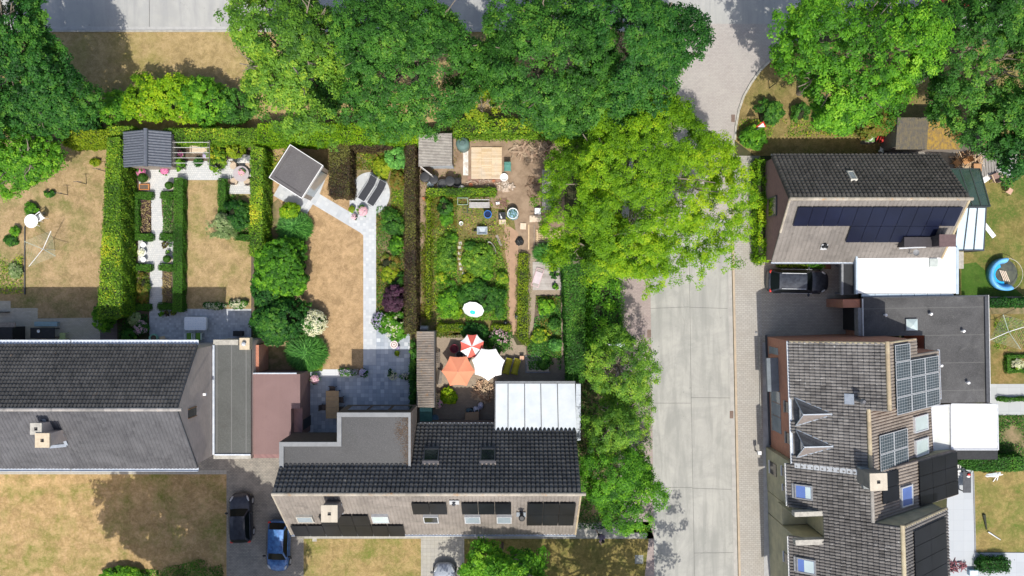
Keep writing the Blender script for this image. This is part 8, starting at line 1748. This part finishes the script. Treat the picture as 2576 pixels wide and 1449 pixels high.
t = put('stool_seat', 'square tan stool seat on the corrugated yard panel', 'stool', 2460, 421, 0, .2, .3); mb = MB(); mb.box(-.3, .3, -.3, .3, .25, .3); mb.build('seat', M('tan_seat', (.45, .25, .12), None, 5), t, bevel=.04); mb = MB(); mb.box(-.25, .25, -.25, .25, 0, .248); mb.build('base', GWOOD, t)
t = put('wheelie_bin', 'green topped box beside the red handcart', 'box', 2189, 347, 0, 0, .8); mb = MB(); mb.box(-.36, .36, -.34, .34, 0, .74); mb.build('box', GWOOD, t); mb = MB(); mb.box(-.33, .33, -.28, .28, .742, .8); mb.build('lid', M('leaf_green_lid', (.16, .32, .10), None, 5), t); mb = MB(); mb.lathe([(.14, .803), (.17, .812), (.2, .803)], 16, cap=False); mb.build('ring', WPLAS, t)
t = put('handcart', 'red handcart with poles beside the long corrugated shed', 'handcart', 2215, 347, R(-10), 0, .5); mb = MB(); mb.bar((.15, -.35, .5), (.22, .4, .6), .16, .06); mb.bar((-.25, -.3, .4), (-.1, .35, .5), .06); mb.bar((0, -.35, .35), (.1, .3, .45), .05); mb.build('frame', RED, t)
for sx in (-.3, .35): mb = MB(); mb.tube((sx, -.2, .22), (sx + .06, -.2, .22), .22, n=14); mb.build('wheel', BLK, t)
t = put('bird_table', 'small grey white star shaped thing in the shade above the east house', 'garden ornament', 2218, 377, .4, 0, .4); mb = MB(); mb.prism([(.3 * cos(i * pi / 4) * (1 if i % 2 == 0 else .4), .3 * sin(i * pi / 4) * (1 if i % 2 == 0 else .4)) for i in range(8)], .35, .4); mb.build('top', WPLAS, t); mb = MB(); mb.tube((0, 0, 0), (0, 0, .348), .04); mb.build('post', GREY, t)
t = put('coal_box', 'rusty square trap door at the end of the yellow hedge', 'trap door', 2082, 671, 0, 0, .05); mb = MB(); mb.box(-.26, .26, -.18, .18, 0, .06); mb.build('door', M('rust_brown', (.2, .09, .06), None, 5), t)
rect_table('garden_table', 'dark table with red and white things on the lower east terrace', 2433, 1213, .6, 1.6, .7, DGREY, 0)
t = put('red_white_bag', 'red and white bag lying on the dark table', 'bag', 2438, 1196, 0, .702, .08); mb = MB(); mb.blob((0, .06, .06), (.12, .1, .07), 10, 5); mb.build('bag', RED, t); mb = MB(); mb.blob((-.03, -.08, .05), (.15, .09, .06), 10, 5); mb.build('cloth', WPLAS, t)
pile('white_crate_heap', 'heap of white plastic furniture at the corner of the solar terrace', 'furniture heap', 2408, 1183, .5, .45, 50, WPLAS, (.2, .6), (.03, .12), .4)
t = put('sun_lounger', 'white lounger tipped against the lower east hedge', 'sun lounger', 2500, 1198, R(8), 0, .4); mb = MB(); mb.bar((-.7, .15, .5), (0, -.05, .35), .06); mb.bar((0, -.05, .35), (.7, .05, .4), .06); mb.bar((.1, -.5, .05), (.35, .2, .5), .05); mb.bar((.4, -.45, .05), (.35, .2, .5), .05); mb.build('frame', WPLAS, t); mb = MB(); mb.obox((.0, .12, .4), (1.1, .25, .03)); mb.build('sling', M('pale_sling', (.5, .55, .58), None, 5), t)
t = put('parasol_pole', 'closed dark parasol lying across the lower east lawn', 'parasol', 2490, 1340, 0, 0, .1); p0, p1, p2, p3 = [W(x, y, .1) - t.location for x, y in ((2475, 1294), (2482, 1332), (2486, 1338), (2517, 1358))]
mb = MB(); mb.tube(p2, p3, .06, .03); mb.build('pole', ALU, t); mb = MB(); mb.tube(p0, p1, .12, .04, 10); mb.build('canopy', M('dark_net', (.03, .035, .02), None, 5), t)
t = put('blue_crate', 'blue and white crate among the scrap at the bottom right', 'crate', 2452, 1439, 0, 0, .4); mb = MB(); mb.box(-.35, .3, -.3, .12, 0, .35); mb.build('crate', M('sky_blue', (.1, .35, .5), (.5, .55, .6), 5, .5), t, bevel=.01); mb = MB(); mb.box(-.3, .25, -.25, .07, .352, .38); mb.build('lid', WPLAS, t)
t = put('red_ball', 'small orange red ball at the bottom right terrace', 'ball', 2472, 1426, 0, 0, .12); mb = MB(); mb.blob((0, 0, .12), .12, 14, 8); mb.build('ball', M('ball_red', (.6, .12, .07), None, 5), t, smooth=True)
t = put('white_planter', 'small white planter beside the bright terrace wall, lower right houses', 'planter', 2403, 1225, 0, 0, .3); mb = MB(); mb.box(-.2, .2, -.2, .2, 0, .3); mb.build('box', WPLAS, t, bevel=.02)
P, N, tt = crown_leaves((0, 0, .35), (.16, .16, .12), 6, 20, .08, 3, low=0); leaf_object('foliage', P, N, .04, tt, LF['dark'], t)
# ---- person walking on the path ----
def person(label, px, py, rz):
    t = put('person', label, 'person', px, py, rz, 0, 1.0)
    J = {'pelvis': (0, 0, .92, .15, .12), 'belly': (.03, 0, 1.08, .14, .11), 'chest': (.1, 0, 1.30, .17, .12), 'neck': (.16, 0, 1.46, .06, .06), 'head0': (.19, 0, 1.53, .075, .08), 'head': (.21, 0, 1.63, .095, .085), 'crown': (.2, 0, 1.71, .06, .055),
         'hl': (0, .09, .88, .10, .09), 'kl': (.24, .1, .50, .06, .06), 'al': (.30, .1, .09, .04, .04), 'tl': (.45, .11, .04, .035, .03), 'hr': (0, -.09, .88, .10, .09), 'kr': (-.1, -.1, .48, .06, .06), 'ar': (-.38, -.1, .14, .04, .04), 'tr': (-.28, -.11, .04, .035, .03),
         'sl': (.12, .19, 1.38, .065, .06), 'el': (-.02, .26, 1.12, .045, .042), 'wl': (.12, .27, .90, .03, .03), 'sr': (.12, -.19, 1.38, .065, .06), 'er': (.2, -.26, 1.14, .045, .042), 'wr': (.42, -.26, 1.05, .03, .03)}
    E = [('pelvis', 'belly'), ('belly', 'chest'), ('chest', 'neck'), ('neck', 'head0'), ('head0', 'head'), ('head', 'crown'), ('pelvis', 'hl'), ('hl', 'kl'), ('kl', 'al'), ('al', 'tl'), ('pelvis', 'hr'), ('hr', 'kr'), ('kr', 'ar'), ('ar', 'tr'), ('chest', 'sl'), ('sl', 'el'), ('el', 'wl'), ('chest', 'sr'), ('sr', 'er'), ('er', 'wr')]
    for s_, w_, d in (('l', Vector((.12, .27, .90)), Vector((.15, 0, -.9)).normalized()), ('r', Vector((.42, -.26, 1.05)), Vector((.95, 0, -.3)).normalized())):
        pm = w_ + d * .07; J['p' + s_] = (*pm, .034, .022); E.append(('w' + s_, 'p' + s_))
        for k in range(4):
            off = Vector((0, (k - 1.5) * .02, 0)); L_ = (.065, .078, .072, .055)[k]; a = pm + off + d * .03; b_ = a + d * L_ * .55 + Vector((.01, 0, -.012)); c_ = b_ + d * L_ * .45 + Vector((.004, 0, -.02))
            for q, p_ in (('a', a), ('b', b_), ('c', c_)): J['f%s%d%s' % (s_, k, q)] = (*p_, .009, .009)
            E += [('p' + s_, 'f%s%da' % (s_, k)), ('f%s%da' % (s_, k), 'f%s%db' % (s_, k)), ('f%s%db' % (s_, k), 'f%s%dc' % (s_, k))]
        a = w_ + d * .03 + Vector((.02, -.03 if s_ == 'l' else .03, 0)); b_ = a + d * .035 + Vector((.01, -.01 if s_ == 'l' else .01, 0)); J['th' + s_] = (*a, .011, .011); J['ti' + s_] = (*b_, .009, .009); E += [('w' + s_, 'th' + s_), ('th' + s_, 'ti' + s_)]
    names = list(J); me = bpy.data.meshes.new('body'); me.from_pydata([J[k][:3] for k in names], [(names.index(a), names.index(b_)) for a, b_ in E], [])
    SK = M('skin', (.55, .36, .27), (.5, .32, .24), 6, .6); me.materials.append(SK); o = bpy.data.objects.new('body', me); COL.objects.link(o); o.parent = t
    m_ = o.modifiers.new('skin', 'SKIN'); lay = me.skin_vertices[0].data if me.skin_vertices else None
    if lay is None:
        bm_ = None
    for i, k in enumerate(names): me.skin_vertices[0].data[i].radius = J[k][3:5]
    me.skin_vertices[0].data[0].use_root = True; s2 = o.modifiers.new('sub', 'SUBSURF'); s2.levels = 1; s2.render_levels = 1
    mb = MB(); mb.blob((.29, .03, 1.645), (.012, .014, .01), 8, 4); mb.blob((.29, -.03, 1.645), (.012, .014, .01), 8, 4); mb.build('eyes', BLK, t)
    mb = MB(); mb.blob((.305, 0, 1.61), (.02, .014, .022), 8, 4); mb.build('nose', SK, t); mb = MB(); mb.obox((.29, 0, 1.575), (.02, .045, .01)); mb.build('mouth', M('lips', (.4, .15, .13), None, 5), t)
    for s_ in (-1, 1): mb = MB(); mb.blob((.2, s_ * .088, 1.625), (.025, .012, .035), 8, 4); mb.build('ear', SK, t)
    mb = MB(); mb.blob((.185, 0, 1.655), (.118, .103, .115), 16, 8, low=-.15); mb.blob((.1, 0, 1.58), (.05, .07, .12), 12, 6); mb.build('hair', M('dark_hair', (.03, .02, .018), (.02, .014, .012), 20, .7), t, smooth=True)
    LIL = M('lilac_shirt', (.36, .28, .42), (.31, .24, .37), 4, .85); mb = MB()
    secs = []
    for x, z_, rx, ry in ((0, .90, .15, .185), (.03, 1.05, .14, .17), (.07, 1.2, .155, .19), (.11, 1.34, .15, .215), (.14, 1.43, .10, .15), (.155, 1.47, .075, .08)): secs.append([(x + rx * cos(a * pi / 8), ry * sin(a * pi / 8), z_) for a in range(16)])
    loft(mb, secs, cap=False)
    for s_, e_ in ((1, Vector((-.0, .25, 1.16))), (-1, Vector((.18, -.25, 1.18)))): mb.tube((.12, s_ * .15, 1.38), e_, .085, .062, 12, caps=False)
    mb.build('shirt', LIL, t, smooth=True)
    mb = MB(); secs = [[(x + .155 * cos(a * pi / 8), .18 * sin(a * pi / 8), z_) for a in range(16)] for x, z_ in ((0, .80), (0, .93))]; loft(mb, secs, cap=False); mb.tube((.0, .09, .88), (.18, .1, .6), .12, .095, 12, caps=False); mb.tube((.0, -.09, .88), (-.07, -.1, .58), .12, .095, 12, caps=False); mb.build('shorts', BLK, t, smooth=True)
    for a, b_ in (((.29, .1, .05), (.47, .11, .04)), ((-.36, -.1, .10), (-.26, -.11, .03))): mb = MB(); mb.blob(((a[0] + b_[0]) / 2, a[1], .055), (.14, .05, .055), 12, 6); mb.build('shoe', WPLAS, t, smooth=True)
    return t
person('person in lilac top and dark shorts walking on the path below the roadside trees', 1512, 1350, R(-60))
t = put('shoulder_bag', 'pale blue curved bag carried by the walking person', 'bag', 1517, 1356, R(40), 0, 1.0); mb = MB(); mb.blob((0, 0, .95), (.26, .08, .18), 14, 7); mb.build('bag', M('pale_bag', (.6, .68, .76), None, 5), t, smooth=True)
# ---- big paved items ----
t = put('edging_post', 'short dark post line at the gate of the west patio', 'post', 11, 785); mb = MB(); mb.box(-.5, .45, -.03, .03, 0, .5); mb.build('bar', BLK, t)
